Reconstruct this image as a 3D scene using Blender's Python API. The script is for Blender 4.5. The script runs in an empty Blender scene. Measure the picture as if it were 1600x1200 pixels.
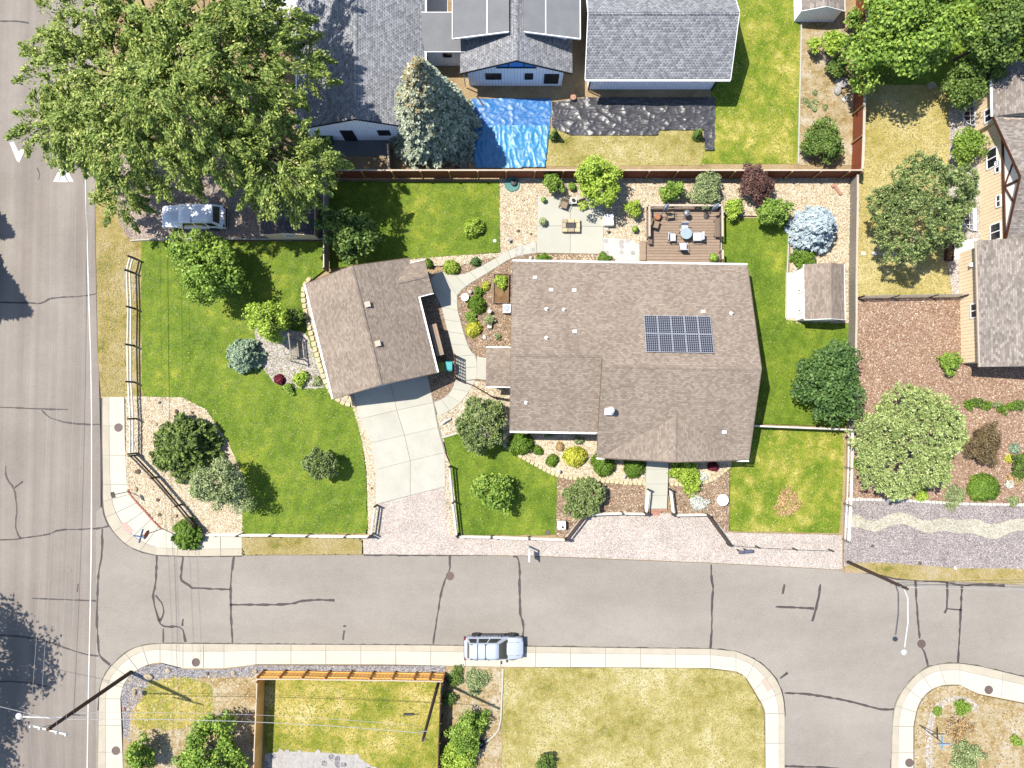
import bpy, bmesh, math, random
import numpy as np
from mathutils import Vector, Matrix
from mathutils.geometry import tessellate_polygon

random.seed(7)
RNG = np.random.default_rng(7)
scene = bpy.context.scene
COL = scene.collection

# ------------------------------------------------------------------ camera, sky, sun, exposure
CAM_H, FOC = 57.0, 1110.0            # drone height in metres, focal length for a 1600 px wide frame
TILT = math.atan(40.0 / FOC)
cam_data = bpy.data.cameras.new('camera')
cam_data.sensor_fit = 'HORIZONTAL'
cam_data.sensor_width = 36.0
cam_data.lens = 36.0 * FOC / 1600.0
cam_data.clip_start = 0.5
cam_data.clip_end = 2000.0
cam = bpy.data.objects.new('camera', cam_data)
cam.location = (0, 0, CAM_H)
cam.rotation_euler = (TILT, 0, 0)
COL.objects.link(cam)
scene.camera = cam

SHADOW = Vector((0.465, -0.215, -1.0))           # the way sunlight travels
sun_el = math.atan2(1.0, math.hypot(SHADOW.x, SHADOW.y))
world = bpy.data.worlds.new('World')
scene.world = world
world.use_nodes = True
wn = world.node_tree
sky = wn.nodes.new('ShaderNodeTexSky')
sky.sky_type = 'NISHITA'
sky.sun_disc = False
sky.sun_elevation = sun_el
sky.sun_rotation = math.atan2(-SHADOW.x, -SHADOW.y)
sky.altitude = 1700
sky.air_density = 1.0
sky.dust_density = 2.2
bg = wn.nodes['Background']
bg.inputs['Strength'].default_value = 0.145
wn.links.new(sky.outputs['Color'], bg.inputs['Color'])

sun_data = bpy.data.lights.new('sun', 'SUN')
sun_data.energy = 4.6
sun_data.angle = math.radians(0.55)
sun_data.color = (1.0, 0.95, 0.87)
sun = bpy.data.objects.new('sun', sun_data)
sun.rotation_euler = SHADOW.to_track_quat('-Z', 'Y').to_euler()
sun.location = (0, 0, 80)
COL.objects.link(sun)

vs = scene.view_settings
vs.view_transform = 'Standard'
vs.look = 'None'
vs.exposure = 1.27
vs.gamma = 1.0
vs.use_curve_mapping = False
scene.cycles.use_denoising = True
scene.cycles.max_bounces = 5
scene.cycles.diffuse_bounces = 3
scene.cycles.transparent_max_bounces = 4

# ------------------------------------------------------------------ helpers
_c, _s = math.cos(TILT), math.sin(TILT)
def G(px, py, h=0.0):
    """point at height h seen at pixel (px, py) of the 1600 x 1200 frame"""
    u = (px - 800.0) / FOC
    v = (600.0 - py) / FOC
    t = (CAM_H - h) / (_c - v * _s)
    return Vector((t * u, t * (v * _c + _s), h))

def GP(pts, h=0.0):
    return [G(p[0], p[1], h) for p in pts]

def lin(c):
    c = c / 255.0
    return c / 12.92 if c <= 0.04045 else ((c + 0.055) / 1.055) ** 2.4

KEXP = 2.75
def A(r, g, b, k=1.0):
    """base colour whose sunlit level ground reads as this pixel colour at the set exposure"""
    return tuple(min(0.8, max(0.003, lin(x) * k / KEXP)) for x in (r, g, b)) + (1.0,)

def tag(o, label=None, cat=None, group=None, kind=None):
    if label: o['label'] = label
    if cat: o['category'] = cat
    if group: o['group'] = group
    if kind: o['kind'] = kind
    return o

def link(o, parent=None):
    COL.objects.link(o)
    if parent is not None:
        o.parent = parent
    return o

def empty(name, loc=(0, 0, 0), rz=0.0, label=None, cat=None, group=None, kind=None):
    o = bpy.data.objects.new(name, None)
    o.empty_display_size = 0.2
    o.location = loc
    o.rotation_euler = (0, 0, rz)
    link(o)
    return tag(o, label, cat, group, kind)

def mesh(name, verts, faces, m=None, parent=None, smooth=False, uv=None, loc=None):
    me = bpy.data.meshes.new(name)
    me.from_pydata([tuple(v) for v in verts], [], faces)
    me.update()
    if m is not None: me.materials.append(m)
    if smooth:
        me.polygons.foreach_set('use_smooth', [True] * len(me.polygons))
    if uv is not None:
        lay = me.uv_layers.new(name='uv')
        for l in me.loops:
            lay.data[l.index].uv = uv[l.vertex_index]
    o = bpy.data.objects.new(name, me)
    if loc is not None: o.location = loc
    return link(o, parent)

def np_mesh(name, V, F, m, parent=None, smooth=False):
    """V (n,3) floats, F (k,3|4) ints"""
    me = bpy.data.meshes.new(name)
    k, w = F.shape
    me.vertices.add(len(V)); me.vertices.foreach_set('co', V.astype(np.float32).ravel())
    me.loops.add(k * w); me.loops.foreach_set('vertex_index', F.astype(np.int32).ravel())
    me.polygons.add(k)
    me.polygons.foreach_set('loop_start', np.arange(0, k * w, w, dtype=np.int32))
    if smooth: me.polygons.foreach_set('use_smooth', np.ones(k, dtype=bool))
    me.update(calc_edges=True)
    me.materials.append(m)
    o = bpy.data.objects.new(name, me)
    return link(o, parent)

class MB:
    """collects shapes into one mesh"""
    def __init__(self):
        self.v = []; self.f = []
    def add(self, vs_, fs_):
        n = len(self.v)
        self.v += [Vector(x) for x in vs_]
        self.f += [tuple(i + n for i in f) for f in fs_]
        return self
    def box(self, c, s, rz=0.0):
        c = Vector(c); hx, hy, hz = s[0] / 2, s[1] / 2, s[2] / 2
        co, si = math.cos(rz), math.sin(rz)
        vs_ = []
        for z in (-hz, hz):
            for x, y in ((-hx, -hy), (hx, -hy), (hx, hy), (-hx, hy)):
                vs_.append((c.x + x * co - y * si, c.y + x * si + y * co, c.z + z))
        return self.add(vs_, [(0, 3, 2, 1), (4, 5, 6, 7), (0, 1, 5, 4), (1, 2, 6, 5), (2, 3, 7, 6), (3, 0, 4, 7)])
    def bar(self, p, q, w, h, up=(0, 0, 1)):
        p, q = Vector(p), Vector(q)
        d = (q - p).normalized()
        u = Vector(up)
        if abs(d.dot(u)) > 0.98: u = Vector((0, 1, 0))
        sd = d.cross(u).normalized() * (w / 2)
        un = sd.cross(d).normalized() * (h / 2)
        vs_ = []
        for b in (p, q):
            vs_ += [b - sd - un, b + sd - un, b + sd + un, b - sd + un]
        return self.add(vs_, [(0, 1, 2, 3), (7, 6, 5, 4), (0, 4, 5, 1), (1, 5, 6, 2), (2, 6, 7, 3), (3, 7, 4, 0)])
    def tube(self, pts, r, n=7):
        pts = [Vector(p) for p in pts]
        rs = r if isinstance(r, (list, tuple)) else [r] * len(pts)
        base = len(self.v)
        for i, p in enumerate(pts):
            d = (pts[min(i + 1, len(pts) - 1)] - pts[max(i - 1, 0)]).normalized()
            a = Vector((0, 0, 1)) if abs(d.z) < 0.9 else Vector((1, 0, 0))
            x = d.cross(a).normalized(); y = d.cross(x).normalized()
            for k in range(n):
                t = 2 * math.pi * k / n
                self.v.append(p + (x * math.cos(t) + y * math.sin(t)) * rs[i])
        for i in range(len(pts) - 1):
            for k in range(n):
                a0 = base + i * n + k; a1 = base + i * n + (k + 1) % n
                self.f.append((a0, a1, a1 + n, a0 + n))
        self.f.append(tuple(base + k for k in reversed(range(n))))
        self.f.append(tuple(base + (len(pts) - 1) * n + k for k in range(n)))
        return self
    def lathe(self, prof, c=(0, 0, 0), n=16):
        """prof: (r, z) list from bottom to top"""
        c = Vector(c); base = len(self.v)
        for r, z in prof:
            for k in range(n):
                t = 2 * math.pi * k / n
                self.v.append(c + Vector((r * math.cos(t), r * math.sin(t), z)))
        for i in range(len(prof) - 1):
            for k in range(n):
                a0 = base + i * n + k; a1 = base + i * n + (k + 1) % n
                self.f.append((a0, a1, a1 + n, a0 + n))
        self.f.append(tuple(base + k for k in reversed(range(n))))
        self.f.append(tuple(base + (len(prof) - 1) * n + k for k in range(n)))
        return self
    def prism(self, poly, z0, z1):
        n = len(poly)
        area = sum(poly[i][0] * poly[(i + 1) % n][1] - poly[(i + 1) % n][0] * poly[i][1] for i in range(n))
        if area < 0: poly = list(reversed(poly))
        vs_ = [(p[0], p[1], z0) for p in poly] + [(p[0], p[1], z1) for p in poly]
        fs_ = [tuple(reversed(range(n))), tuple(range(n, 2 * n))]
        fs_ += [(i, (i + 1) % n, (i + 1) % n + n, i + n) for i in range(n)]
        return self.add(vs_, fs_)
    def slab3(self, poly, t):
        """sheet of thickness t below a 3D polygon"""
        P = [Vector(p) for p in poly]; n = len(P)
        nz = sum(P[i].x * P[(i + 1) % n].y - P[(i + 1) % n].x * P[i].y for i in range(n))
        if nz < 0: P.reverse()
        vs_ = P + [p - Vector((0, 0, t)) for p in P]
        fs_ = [tuple(range(n)), tuple(reversed(range(n, 2 * n)))]
        fs_ += [(i + n, (i + 1) % n + n, (i + 1) % n, i) for i in range(n)]
        return self.add(vs_, fs_)
    def build(self, name, m, parent=None, smooth=False, bevel=0.0, loc=None):
        o = mesh(name, self.v, self.f, m, parent, smooth, loc=loc)
        if bevel:
            b = o.modifiers.new('bevel', 'BEVEL'); b.width = bevel; b.segments = 2; b.limit_method = 'ANGLE'
        return o

def copy_tree(o, parent=None):
    c = o.copy(); COL.objects.link(c)
    if parent is not None: c.parent = parent
    for ch in list(o.children): copy_tree(ch, c)
    return c

def smooth_poly(pts, it=2, closed=False):
    for _ in range(it):
        out = [] if closed else [pts[0]]
        n = len(pts)
        for i in range(n if closed else n - 1):
            a, b = pts[i], pts[(i + 1) % n]
            out.append((a[0] * .75 + b[0] * .25, a[1] * .75 + b[1] * .25))
            out.append((a[0] * .25 + b[0] * .75, a[1] * .25 + b[1] * .75))
        if not closed: out.append(pts[-1])
        pts = out
    return pts

def resample(pts, n):
    P = [Vector((p[0], p[1])) for p in pts]
    L = [0.0]
    for i in range(len(P) - 1): L.append(L[-1] + (P[i + 1] - P[i]).length)
    out = []; j = 0
    for k in range(n):
        d = L[-1] * k / (n - 1)
        while j < len(P) - 2 and L[j + 1] < d: j += 1
        sgm = max(1e-9, L[j + 1] - L[j])
        t = (d - L[j]) / sgm
        q = P[j].lerp(P[j + 1], t)
        out.append((q.x, q.y))
    return out

def sheet(name, pts, z, m, label, parent=None, depth=0.12, wob=0.0, kind='structure'):
    """a flat piece of ground from pixel points at height z with a skirt going down"""
    if wob:
        n = max(8, len(pts) * 6)
        pts = resample(list(pts) + [pts[0]], n + 1)[:-1]
        pts = [(x + random.uniform(-wob, wob), y + random.uniform(-wob, wob)) for x, y in pts]
    w = [(p.x, p.y) for p in GP(pts, z)]
    o = MB().prism(w, z - depth, z).build(name, m, parent)
    if parent is None: tag(o, label, None, None, kind)
    return o

def ribbon(name, pts, w, z, m, parent=None, sm=1, wj=0.0, px=True, jit=0.0):
    """thin flat strip (w in metres) along pixel points"""
    if sm: pts = smooth_poly(pts, sm)
    if jit:
        L_ = sum(math.dist(pts[i], pts[i + 1]) for i in range(len(pts) - 1)); nn = max(3, int(L_ / 6))
        pts = resample(pts, nn); pts = [pts[0]] + [(x + random.uniform(-jit, jit), y + random.uniform(-jit, jit)) for x, y in pts[1:-1]] + [pts[-1]]
    P = GP(pts, z) if px else [Vector((p[0], p[1], z)) for p in pts]
    n = len(P); vs_ = []
    for i, p in enumerate(P):
        d = (P[min(i + 1, n - 1)] - P[max(i - 1, 0)]); d.z = 0
        d.normalize()
        sd = Vector((-d.y, d.x, 0)) * (w / 2 * (1 + random.uniform(-wj, wj)))
        vs_ += [p - sd, p + sd]
    fs_ = [(2 * i, 2 * i + 2, 2 * i + 3, 2 * i + 1) for i in range(n - 1)]
    return mesh(name, vs_, fs_, m, parent)

def strip_slabs(name, root, outer, inner, n, z, t, m, gap=0.03, cuts=None, jz=0.004, sub=3):
    """slabs between two pixel polylines; each slab is a child"""
    N = n * sub + 1
    o_, i_ = resample(outer, N), resample(inner, N)
    Wo, Wi = GP(o_, z), GP(i_, z)
    for k in range(n):
        a = list(Wo[k * sub:(k + 1) * sub + 1]); b = list(Wi[k * sub:(k + 1) * sub + 1])
        def shrink(L):
            L = [x.copy() for x in L]
            d = (L[1] - L[0]).normalized(); L[0] += d * gap / 2
            d = (L[-2] - L[-1]).normalized(); L[-1] += d * gap / 2
            return L
        a, b = shrink(a), shrink(b)
        zz = z + random.uniform(-jz, jz)
        poly = [(p.x, p.y) for p in a] + [(p.x, p.y) for p in reversed(b)]
        MB().prism(poly, zz - t, zz).build(name, m, root)

def in_poly(X, Y, poly):
    n = len(poly); r = np.zeros(len(X), dtype=bool)
    j = n - 1
    for i in range(n):
        xi, yi = poly[i]; xj, yj = poly[j]
        if yi != yj:
            cnd = ((yi > Y) != (yj > Y)) & (X < (xj - xi) * (Y - yi) / (yj - yi) + xi)
            r ^= cnd
        j = i
    return r

def scatter(pts, dens, z, avoid=()):
    """random world points inside a pixel polygon"""
    w = [(p.x, p.y) for p in GP(pts, z)]
    xs = [p[0] for p in w]; ys = [p[1] for p in w]
    area = (max(xs) - min(xs)) * (max(ys) - min(ys))
    n = int(area * dens)
    X = RNG.uniform(min(xs), max(xs), n); Y = RNG.uniform(min(ys), max(ys), n)
    k = in_poly(X, Y, w)
    for a in avoid:
        k &= ~in_poly(X, Y, [(p.x, p.y) for p in GP(a, z)])
    return X[k], Y[k]

# ------------------------------------------------------------------ materials
class NT:
    def __init__(self, name):
        self.m = bpy.data.materials.new(name)
        self.m.use_nodes = True
        self.t = self.m.node_tree
        self.n = self.t.nodes
        self.p = self.n['Principled BSDF']
        self.p.inputs['Roughness'].default_value = 0.9
        self.p.inputs['Specular IOR Level'].default_value = 0.25
    def lk(self, a, b): self.t.links.new(a, b)
    def new(self, t, **kw):
        x = self.n.new(t)
        for k, v in kw.items(): setattr(x, k, v)
        return x
    def pos(self, sc=(1, 1, 1), rot=(0, 0, 0)):
        g = self.new('ShaderNodeNewGeometry')
        mp = self.new('ShaderNodeMapping')
        mp.inputs['Scale'].default_value = sc
        mp.inputs['Rotation'].default_value = rot
        self.lk(g.outputs['Position'], mp.inputs['Vector'])
        return mp.outputs['Vector']
    def obj(self, sc=(1, 1, 1)):
        g = self.new('ShaderNodeTexCoord')
        mp = self.new('ShaderNodeMapping')
        mp.inputs['Scale'].default_value = sc
        self.lk(g.outputs['Object'], mp.inputs['Vector'])
        return mp.outputs['Vector']
    def noise(self, vec, scale, detail=4, rough=0.6, dist=0.0):
        x = self.new('ShaderNodeTexNoise')
        x.inputs['Scale'].default_value = scale
        x.inputs['Detail'].default_value = detail
        x.inputs['Roughness'].default_value = rough
        x.inputs['Distortion'].default_value = dist
        self.lk(vec, x.inputs['Vector'])
        return x.outputs['Fac']
    def vor(self, vec, scale, feature='F1', rnd=1.0):
        x = self.new('ShaderNodeTexVoronoi', feature=feature)
        x.inputs['Scale'].default_value = scale
        x.inputs['Randomness'].default_value = rnd
        self.lk(vec, x.inputs['Vector'])
        return x
    def ramp(self, fac, stops, interp='LINEAR'):
        x = self.new('ShaderNodeValToRGB')
        r = x.color_ramp; r.interpolation = interp
        while len(r.elements) > 1: r.elements.remove(r.elements[-1])
        r.elements[0].position = stops[0][0]; r.elements[0].color = stops[0][1]
        for p, c in stops[1:]:
            e = r.elements.new(p); e.color = c
        self.lk(fac, x.inputs['Fac'])
        return x.outputs['Color']
    def mix(self, fac, a, b, mode='MIX'):
        x = self.new('ShaderNodeMix', data_type='RGBA', blend_type=mode)
        for s_, v in ((x.inputs['Factor'], fac), (x.inputs[6], a), (x.inputs[7], b)):
            if hasattr(v, 'is_linked') or hasattr(v, 'links'): self.lk(v, s_)
            else: s_.default_value = v
        return x.outputs[2]
    def math(self, op, a, b=0.0):
        x = self.new('ShaderNodeMath', operation=op)
        for s_, v in ((x.inputs[0], a), (x.inputs[1], b)):
            if hasattr(v, 'links'): self.lk(v, s_)
            else: s_.default_value = v
        return x.outputs[0]
    def bump(self, h, st=0.4, dist=0.05):
        x = self.new('ShaderNodeBump')
        x.inputs['Strength'].default_value = st
        x.inputs['Distance'].default_value = dist
        self.lk(h, x.inputs['Height'])
        self.lk(x.outputs['Normal'], self.p.inputs['Normal'])
    def col(self, c):
        if hasattr(c, 'links'): self.lk(c, self.p.inputs['Base Color'])
        else: self.p.inputs['Base Color'].default_value = c
        return self
    def set(self, **kw):
        names = dict(rough='Roughness', spec='Specular IOR Level', metal='Metallic', coat='Coat Weight')
        for k, v in kw.items(): self.p.inputs[names[k]].default_value = v
        return self

G1 = (1, 1, 1, 1)
def grey(v): return (v, v, v, 1)

def plain(name, c, rough=0.7, var=0.18, scale=6.0, spec=0.3, metal=0.0, bump=0.15, coat=0.0):
    t = NT(name)
    p = t.pos()
    n1 = t.noise(p, scale, 5, 0.65)
    f = t.ramp(n1, [(0.25, grey(1 - var)), (0.75, grey(1 + var))])
    oi = t.new('ShaderNodeObjectInfo')
    f2 = t.ramp(oi.outputs['Random'], [(0, grey(1 - var * .6)), (1, grey(1 + var * .4))])
    t.col(t.mix(1.0, t.mix(1.0, c, f, 'MULTIPLY'), f2, 'MULTIPLY'))
    t.set(rough=rough, spec=spec, metal=metal, coat=coat)
    if bump: t.bump(t.noise(p, scale * 5, 3), bump, 0.02)
    return t.m

def ground_mat(name, stops, big=0.25, mid=1.5, fine=14.0, fine_var=0.3, bump=0.5, wmid=0.45, gain=1.0, speck=None, mow=0.0):
    """patchy ground: colour ramp over mixed noise, fine grain, bump"""
    t = NT(name); p = t.pos()
    a = t.noise(p, big, 4, 0.55); b = t.noise(p, mid, 5, 0.65, 0.4)
    f = t.math('ADD', t.math('MULTIPLY', a, 1 - wmid), t.math('MULTIPLY', b, wmid))
    c = t.ramp(f, stops)
    fn = t.noise(p, fine, 4, 0.75)
    g = t.ramp(fn, [(0.3, grey(1 - fine_var)), (0.7, grey(1 + fine_var))])
    c = t.mix(1.0, c, g, 'MULTIPLY')
    if speck:
        v = t.vor(p, speck[0])
        sp = t.ramp(v.outputs['Color'], [(speck[2], (0, 0, 0, 1)), (min(1, speck[2] + .02), G1)], 'LINEAR')
        c = t.mix(t.math('MULTIPLY', sp, 1.0), c, speck[1])
    if gain != 1.0: c = t.mix(1.0, c, grey(gain), 'MULTIPLY')
    if mow:
        w = t.new('ShaderNodeTexWave'); w.inputs['Scale'].default_value = 0.28; w.inputs['Distortion'].default_value = 1.6; w.inputs['Detail'].default_value = 3; w.inputs['Detail Scale'].default_value = 0.8
        t.lk(t.pos((1, 1, 1), (0, 0, 0.35)), w.inputs['Vector'])
        c = t.mix(1.0, c, t.ramp(w.outputs['Fac'], [(0.2, grey(1 - mow)), (0.8, grey(1 + mow))]), 'MULTIPLY')
    t.col(c); t.set(rough=0.95, spec=0.1)
    t.bump(t.noise(p, fine * 1.6, 3, 0.7), bump, 0.06)
    return t.m

def pebble_mat(name, stops, scale, bump=0.9, gain=1.0, dark=0.5):
    """each stone a voronoi cell with its own colour"""
    t = NT(name); p = t.pos()
    v = t.vor(p, scale)
    sep = t.new('ShaderNodeSeparateColor'); t.lk(v.outputs['Color'], sep.inputs['Color'])
    c = t.ramp(sep.outputs['Red'], stops)
    n = t.noise(p, 0.6, 4)
    c = t.mix(1.0, c, t.ramp(n, [(0.3, grey(0.85)), (0.7, grey(1.1))]), 'MULTIPLY')
    e = t.vor(p, scale, 'DISTANCE_TO_EDGE')
    gap = t.ramp(e.outputs['Distance'], [(0.0, grey(dark)), (0.12, G1)])
    c = t.mix(1.0, c, gap, 'MULTIPLY')
    if gain != 1.0: c = t.mix(1.0, c, grey(gain), 'MULTIPLY')
    t.col(c); t.set(rough=0.9, spec=0.15)
    t.bump(t.math('MINIMUM', e.outputs['Distance'], 0.35), bump, 1.0 / scale)
    return t.m

def island_mat(name, stops, rough=0.85, spec=0.15):
    """one colour per loose piece"""
    t = NT(name)
    g = t.new('ShaderNodeNewGeometry')
    t.col(t.ramp(g.outputs['Random Per Island'], stops)); t.set(rough=rough, spec=spec)
    return t.m

def leaf_mat(name, stops, trans=0.3, big=0.8):
    t = NT(name)
    g = t.new('ShaderNodeNewGeometry')
    n = t.noise(t.pos(), big, 3)
    f = t.math('ADD', t.math('MULTIPLY', g.outputs['Random Per Island'], 0.55), t.math('MULTIPLY', n, 0.62))
    c = t.ramp(f, stops)
    out = t.n['Material Output']
    t.col(c); t.set(rough=0.55, spec=0.25)
    tr = t.new('ShaderNodeBsdfTranslucent')
    t.lk(t.mix(1.0, c, (1.1, 1.05, 0.6, 1), 'MULTIPLY'), tr.inputs['Color'])
    mx = t.new('ShaderNodeMixShader'); mx.inputs[0].default_value = trans
    t.lk(t.p.outputs[0], mx.inputs[1]); t.lk(tr.outputs[0], mx.inputs[2])
    t.lk(mx.outputs[0], out.inputs['Surface'])
    return t.m

def shingle_mat(name, c1, c2, c3, course=0.145, tab=0.24, amt=1.0, bump=0.5, gain=1.0, dash=0.0):
    """asphalt shingles laid in courses along the uv of each roof plane"""
    t = NT(name)
    uv = t.new('ShaderNodeUVMap')
    br = t.new('ShaderNodeTexBrick')
    br.offset = 0.5; br.squash = 1.0
    br.inputs['Color1'].default_value = (0, 0, 0, 1)
    br.inputs['Color2'].default_value = (1, 1, 1, 1)
    br.inputs['Mortar'].default_value = (0.12, 0.12, 0.12, 1)
    br.inputs['Scale'].default_value = 1.0
    br.inputs['Mortar Size'].default_value = 0.012
    br.inputs['Mortar Smooth'].default_value = 0.3
    br.inputs['Bias'].default_value = 0.0
    br.inputs['Brick Width'].default_value = tab
    br.inputs['Row Height'].default_value = course
    t.lk(uv.outputs['UV'], br.inputs['Vector'])
    p = t.pos()
    n = t.noise(p, 16.0, 4, 0.85)
    f = t.math('ADD', t.math('MULTIPLY', br.outputs['Color'], 0.42 * amt), t.math('MULTIPLY', n, 1 - 0.42 * amt))
    c = t.ramp(f, [(0.22, c1), (0.5, c2), (0.78, c3)])
    mpu = t.new('ShaderNodeMapping'); mpu.inputs['Scale'].default_value = (1.1, 0.14, 1); t.lk(uv.outputs['UV'], mpu.inputs['Vector'])
    st = t.math('ADD', t.math('MULTIPLY', t.noise(t.pos((0.35, 0.35, 0.35)), 1.0, 4), 0.6), t.math('MULTIPLY', t.noise(mpu.outputs['Vector'], 1.0, 4), 0.4))
    c = t.mix(1.0, c, t.ramp(st, [(0.32, grey(0.85)), (0.68, grey(1.1))]), 'MULTIPLY')
    fn = t.noise(p, 45.0, 2)
    c = t.mix(1.0, c, t.ramp(fn, [(0.3, grey(0.82)), (0.7, grey(1.18))]), 'MULTIPLY')
    if dash:  # dark dashes: darker tabs plus the shadow under raised tab edges, painted in
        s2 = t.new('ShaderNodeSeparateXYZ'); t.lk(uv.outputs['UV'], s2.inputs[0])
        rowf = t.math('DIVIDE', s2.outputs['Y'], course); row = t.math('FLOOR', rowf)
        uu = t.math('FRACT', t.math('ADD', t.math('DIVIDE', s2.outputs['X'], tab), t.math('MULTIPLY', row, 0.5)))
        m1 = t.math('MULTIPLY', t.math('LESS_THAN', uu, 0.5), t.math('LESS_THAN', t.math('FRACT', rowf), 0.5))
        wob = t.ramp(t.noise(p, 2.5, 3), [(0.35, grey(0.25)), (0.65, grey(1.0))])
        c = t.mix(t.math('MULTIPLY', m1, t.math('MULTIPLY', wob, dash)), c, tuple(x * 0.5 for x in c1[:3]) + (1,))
    if gain != 1.0: c = t.mix(1.0, c, grey(gain), 'MULTIPLY')
    t.col(c); t.set(rough=0.95, spec=0.1)
    # overlap of the courses: height falls from the butt of each course to the next
    sv = t.new('ShaderNodeSeparateXYZ'); t.lk(uv.outputs['UV'], sv.inputs[0])
    fr = t.math('FRACT', t.math('DIVIDE', sv.outputs['Y'], course))
    hgt = t.math('ADD', t.math('MULTIPLY', fr, -1.0), t.math('MULTIPLY', br.outputs['Color'], 0.5))
    t.bump(hgt, bump, 0.012)
    return t.m

def siding_mat(name, c, pitch=0.3, axis='H', width=0.02, var=0.08):
    """vertical board seams: stripes along the horizontal run of a wall"""
    t = NT(name)
    p = t.pos()
    sx = t.new('ShaderNodeSeparateXYZ'); t.lk(p, sx.inputs[0])
    u = t.math('ADD', sx.outputs['X'], sx.outputs['Y']) if axis == 'H' else sx.outputs['Z']
    fr = t.math('FRACT', t.math('DIVIDE', u, pitch))
    seam = t.math('LESS_THAN', fr, width / pitch)
    n = t.noise(p, 3.0, 4)
    base = t.mix(1.0, c, t.ramp(n, [(0.3, grey(1 - var)), (0.7, grey(1 + var))]), 'MULTIPLY')
    t.col(t.mix(seam, base, tuple(x * 0.45 for x in c[:3]) + (1,)))
    t.set(rough=0.8, spec=0.2)
    t.bump(t.math('MULTIPLY', seam, -1.0), 0.5, 0.02)
    return t.m
# ------------------------------------------------------------------ palette
M = {}
M['soil'] = ground_mat('soil', [(0.3, A(150, 125, 95)), (0.5, A(190, 165, 125)), (0.7, A(205, 185, 150))], 0.1, 0.8, 10, gain=1.1)

def asphalt(name, streak, c0, c1, c2):
    t = NT(name); p = t.pos()
    big = t.noise(p, 0.12, 4, 0.55)
    st = t.noise(t.pos(streak), 1.0, 4, 0.6)
    f = t.math('ADD', t.math('MULTIPLY', big, 0.45), t.math('MULTIPLY', st, 0.55))
    c = t.ramp(f, [(0.36, c0), (0.5, c1), (0.64, c2)])
    sp = t.noise(p, 22, 5, 0.85)
    c = t.mix(1.0, c, t.ramp(sp, [(0.3, grey(0.72)), (0.7, grey(1.28))]), 'MULTIPLY')
    gr_ = t.noise(p, 8.5, 3, 0.7)
    c = t.mix(1.0, c, t.ramp(gr_, [(0.3, grey(0.9)), (0.7, grey(1.1))]), 'MULTIPLY')
    pt = t.noise(p, 1.3, 5, 0.7)
    c = t.mix(1.0, c, t.ramp(pt, [(0.3, grey(0.95)), (0.7, grey(1.05))]), 'MULTIPLY')
    v = t.vor(p, 0.7)
    oil = t.ramp(v.outputs['Distance'], [(0.0, grey(0.75)), (0.035, grey(0.85)), (0.05, G1)])
    c = t.mix(1.0, c, oil, 'MULTIPLY')
    t.col(c); t.set(rough=0.9, spec=0.2)
    t.bump(t.noise(p, 40, 3), 0.35, 0.02)
    return t.m
M['avenue'] = asphalt('avenue_asphalt', (0.9, 0.012, 1), A(152, 142, 132), A(168, 157, 146), A(184, 174, 162))
M['street'] = asphalt('street_asphalt', (0.05, 0.22, 1), A(170, 161, 149), A(180, 171, 159), A(190, 181, 168))
M['sealant'] = plain('tar_sealant', A(92, 84, 80), 0.75, 0.2, 3)
M['paint'] = plain('road_paint', A(252, 250, 245), 0.7, 0.25, 9)

def concrete(name, c, var=0.12):
    t = NT(name); p = t.pos()
    a = t.noise(p, 0.8, 5, 0.65); b = t.noise(p, 9, 4, 0.7)
    f = t.math('ADD', t.math('MULTIPLY', a, 0.6), t.math('MULTIPLY', b, 0.4))
    g = t.ramp(f, [(0.3, grey(1 - var)), (0.55, grey(1.0)), (0.75, grey(1 + var * .5))])
    oi = t.new('ShaderNodeObjectInfo')
    h = t.ramp(oi.outputs['Random'], [(0, grey(0.96)), (1, grey(1.03))])
    t.col(t.mix(1.0, t.mix(1.0, c, g, 'MULTIPLY'), h, 'MULTIPLY'))
    t.set(rough=0.9, spec=0.15)
    t.bump(t.noise(p, 25, 3), 0.2, 0.01)
    return t.m
M['conc'] = concrete('pavement_concrete', A(238, 232, 212))
M['kerb'] = concrete('kerb_concrete', A(222, 211, 188), 0.2)
M['drive'] = concrete('driveway_concrete', A(226, 222, 205), 0.15)
M['path'] = concrete('path_concrete', A(224, 221, 204), 0.08)
M['joint'] = plain('joint_filler', A(165, 158, 142), 0.95, 0.2)
M['whiteconc'] = concrete('white_concrete', A(253, 251, 244), 0.06)

M['lawn'] = ground_mat('lawn_grass', [(0.36, A(74, 98, 27)), (0.47, A(94, 116, 34)), (0.56, A(114, 130, 43)), (0.63, A(138, 143, 50)), (0.72, A(174, 166, 84))], 0.22, 1.1, 9.5, 0.5, 0.8, gain=1.72, mow=0.05)
M['lawn_mix'] = ground_mat('sunburnt_lawn', [(0.34, A(104, 122, 32)), (0.45, A(146, 148, 54)), (0.54, A(188, 172, 90)), (0.66, A(216, 198, 136))], 0.28, 1.2, 9.5, 0.5, 0.8, gain=1.3)
M['lawn_dry'] = ground_mat('dry_lawn', [(0.33, A(140, 144, 56)), (0.42, A(188, 175, 96)), (0.52, A(217, 202, 132)), (0.64, A(238, 226, 174))], 0.3, 1.4, 9.5, 0.46, 0.8, gain=0.95)
M['lawn_pale'] = ground_mat('bleached_lawn', [(0.32, A(150, 146, 62)), (0.42, A(186, 170, 98)), (0.54, A(204, 187, 124)), (0.68, A(220, 205, 150))], 0.3, 1.4, 9.5, 0.46, 0.8, gain=1.25)
M['lawn_mid'] = ground_mat('part_dry_lawn', [(0.36, A(84, 112, 26)), (0.47, A(112, 132, 38)), (0.55, A(148, 150, 58)), (0.66, A(200, 184, 108))], 0.25, 1.1, 9.5, 0.5, 0.8, gain=1.5, mow=0.04)
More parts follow.
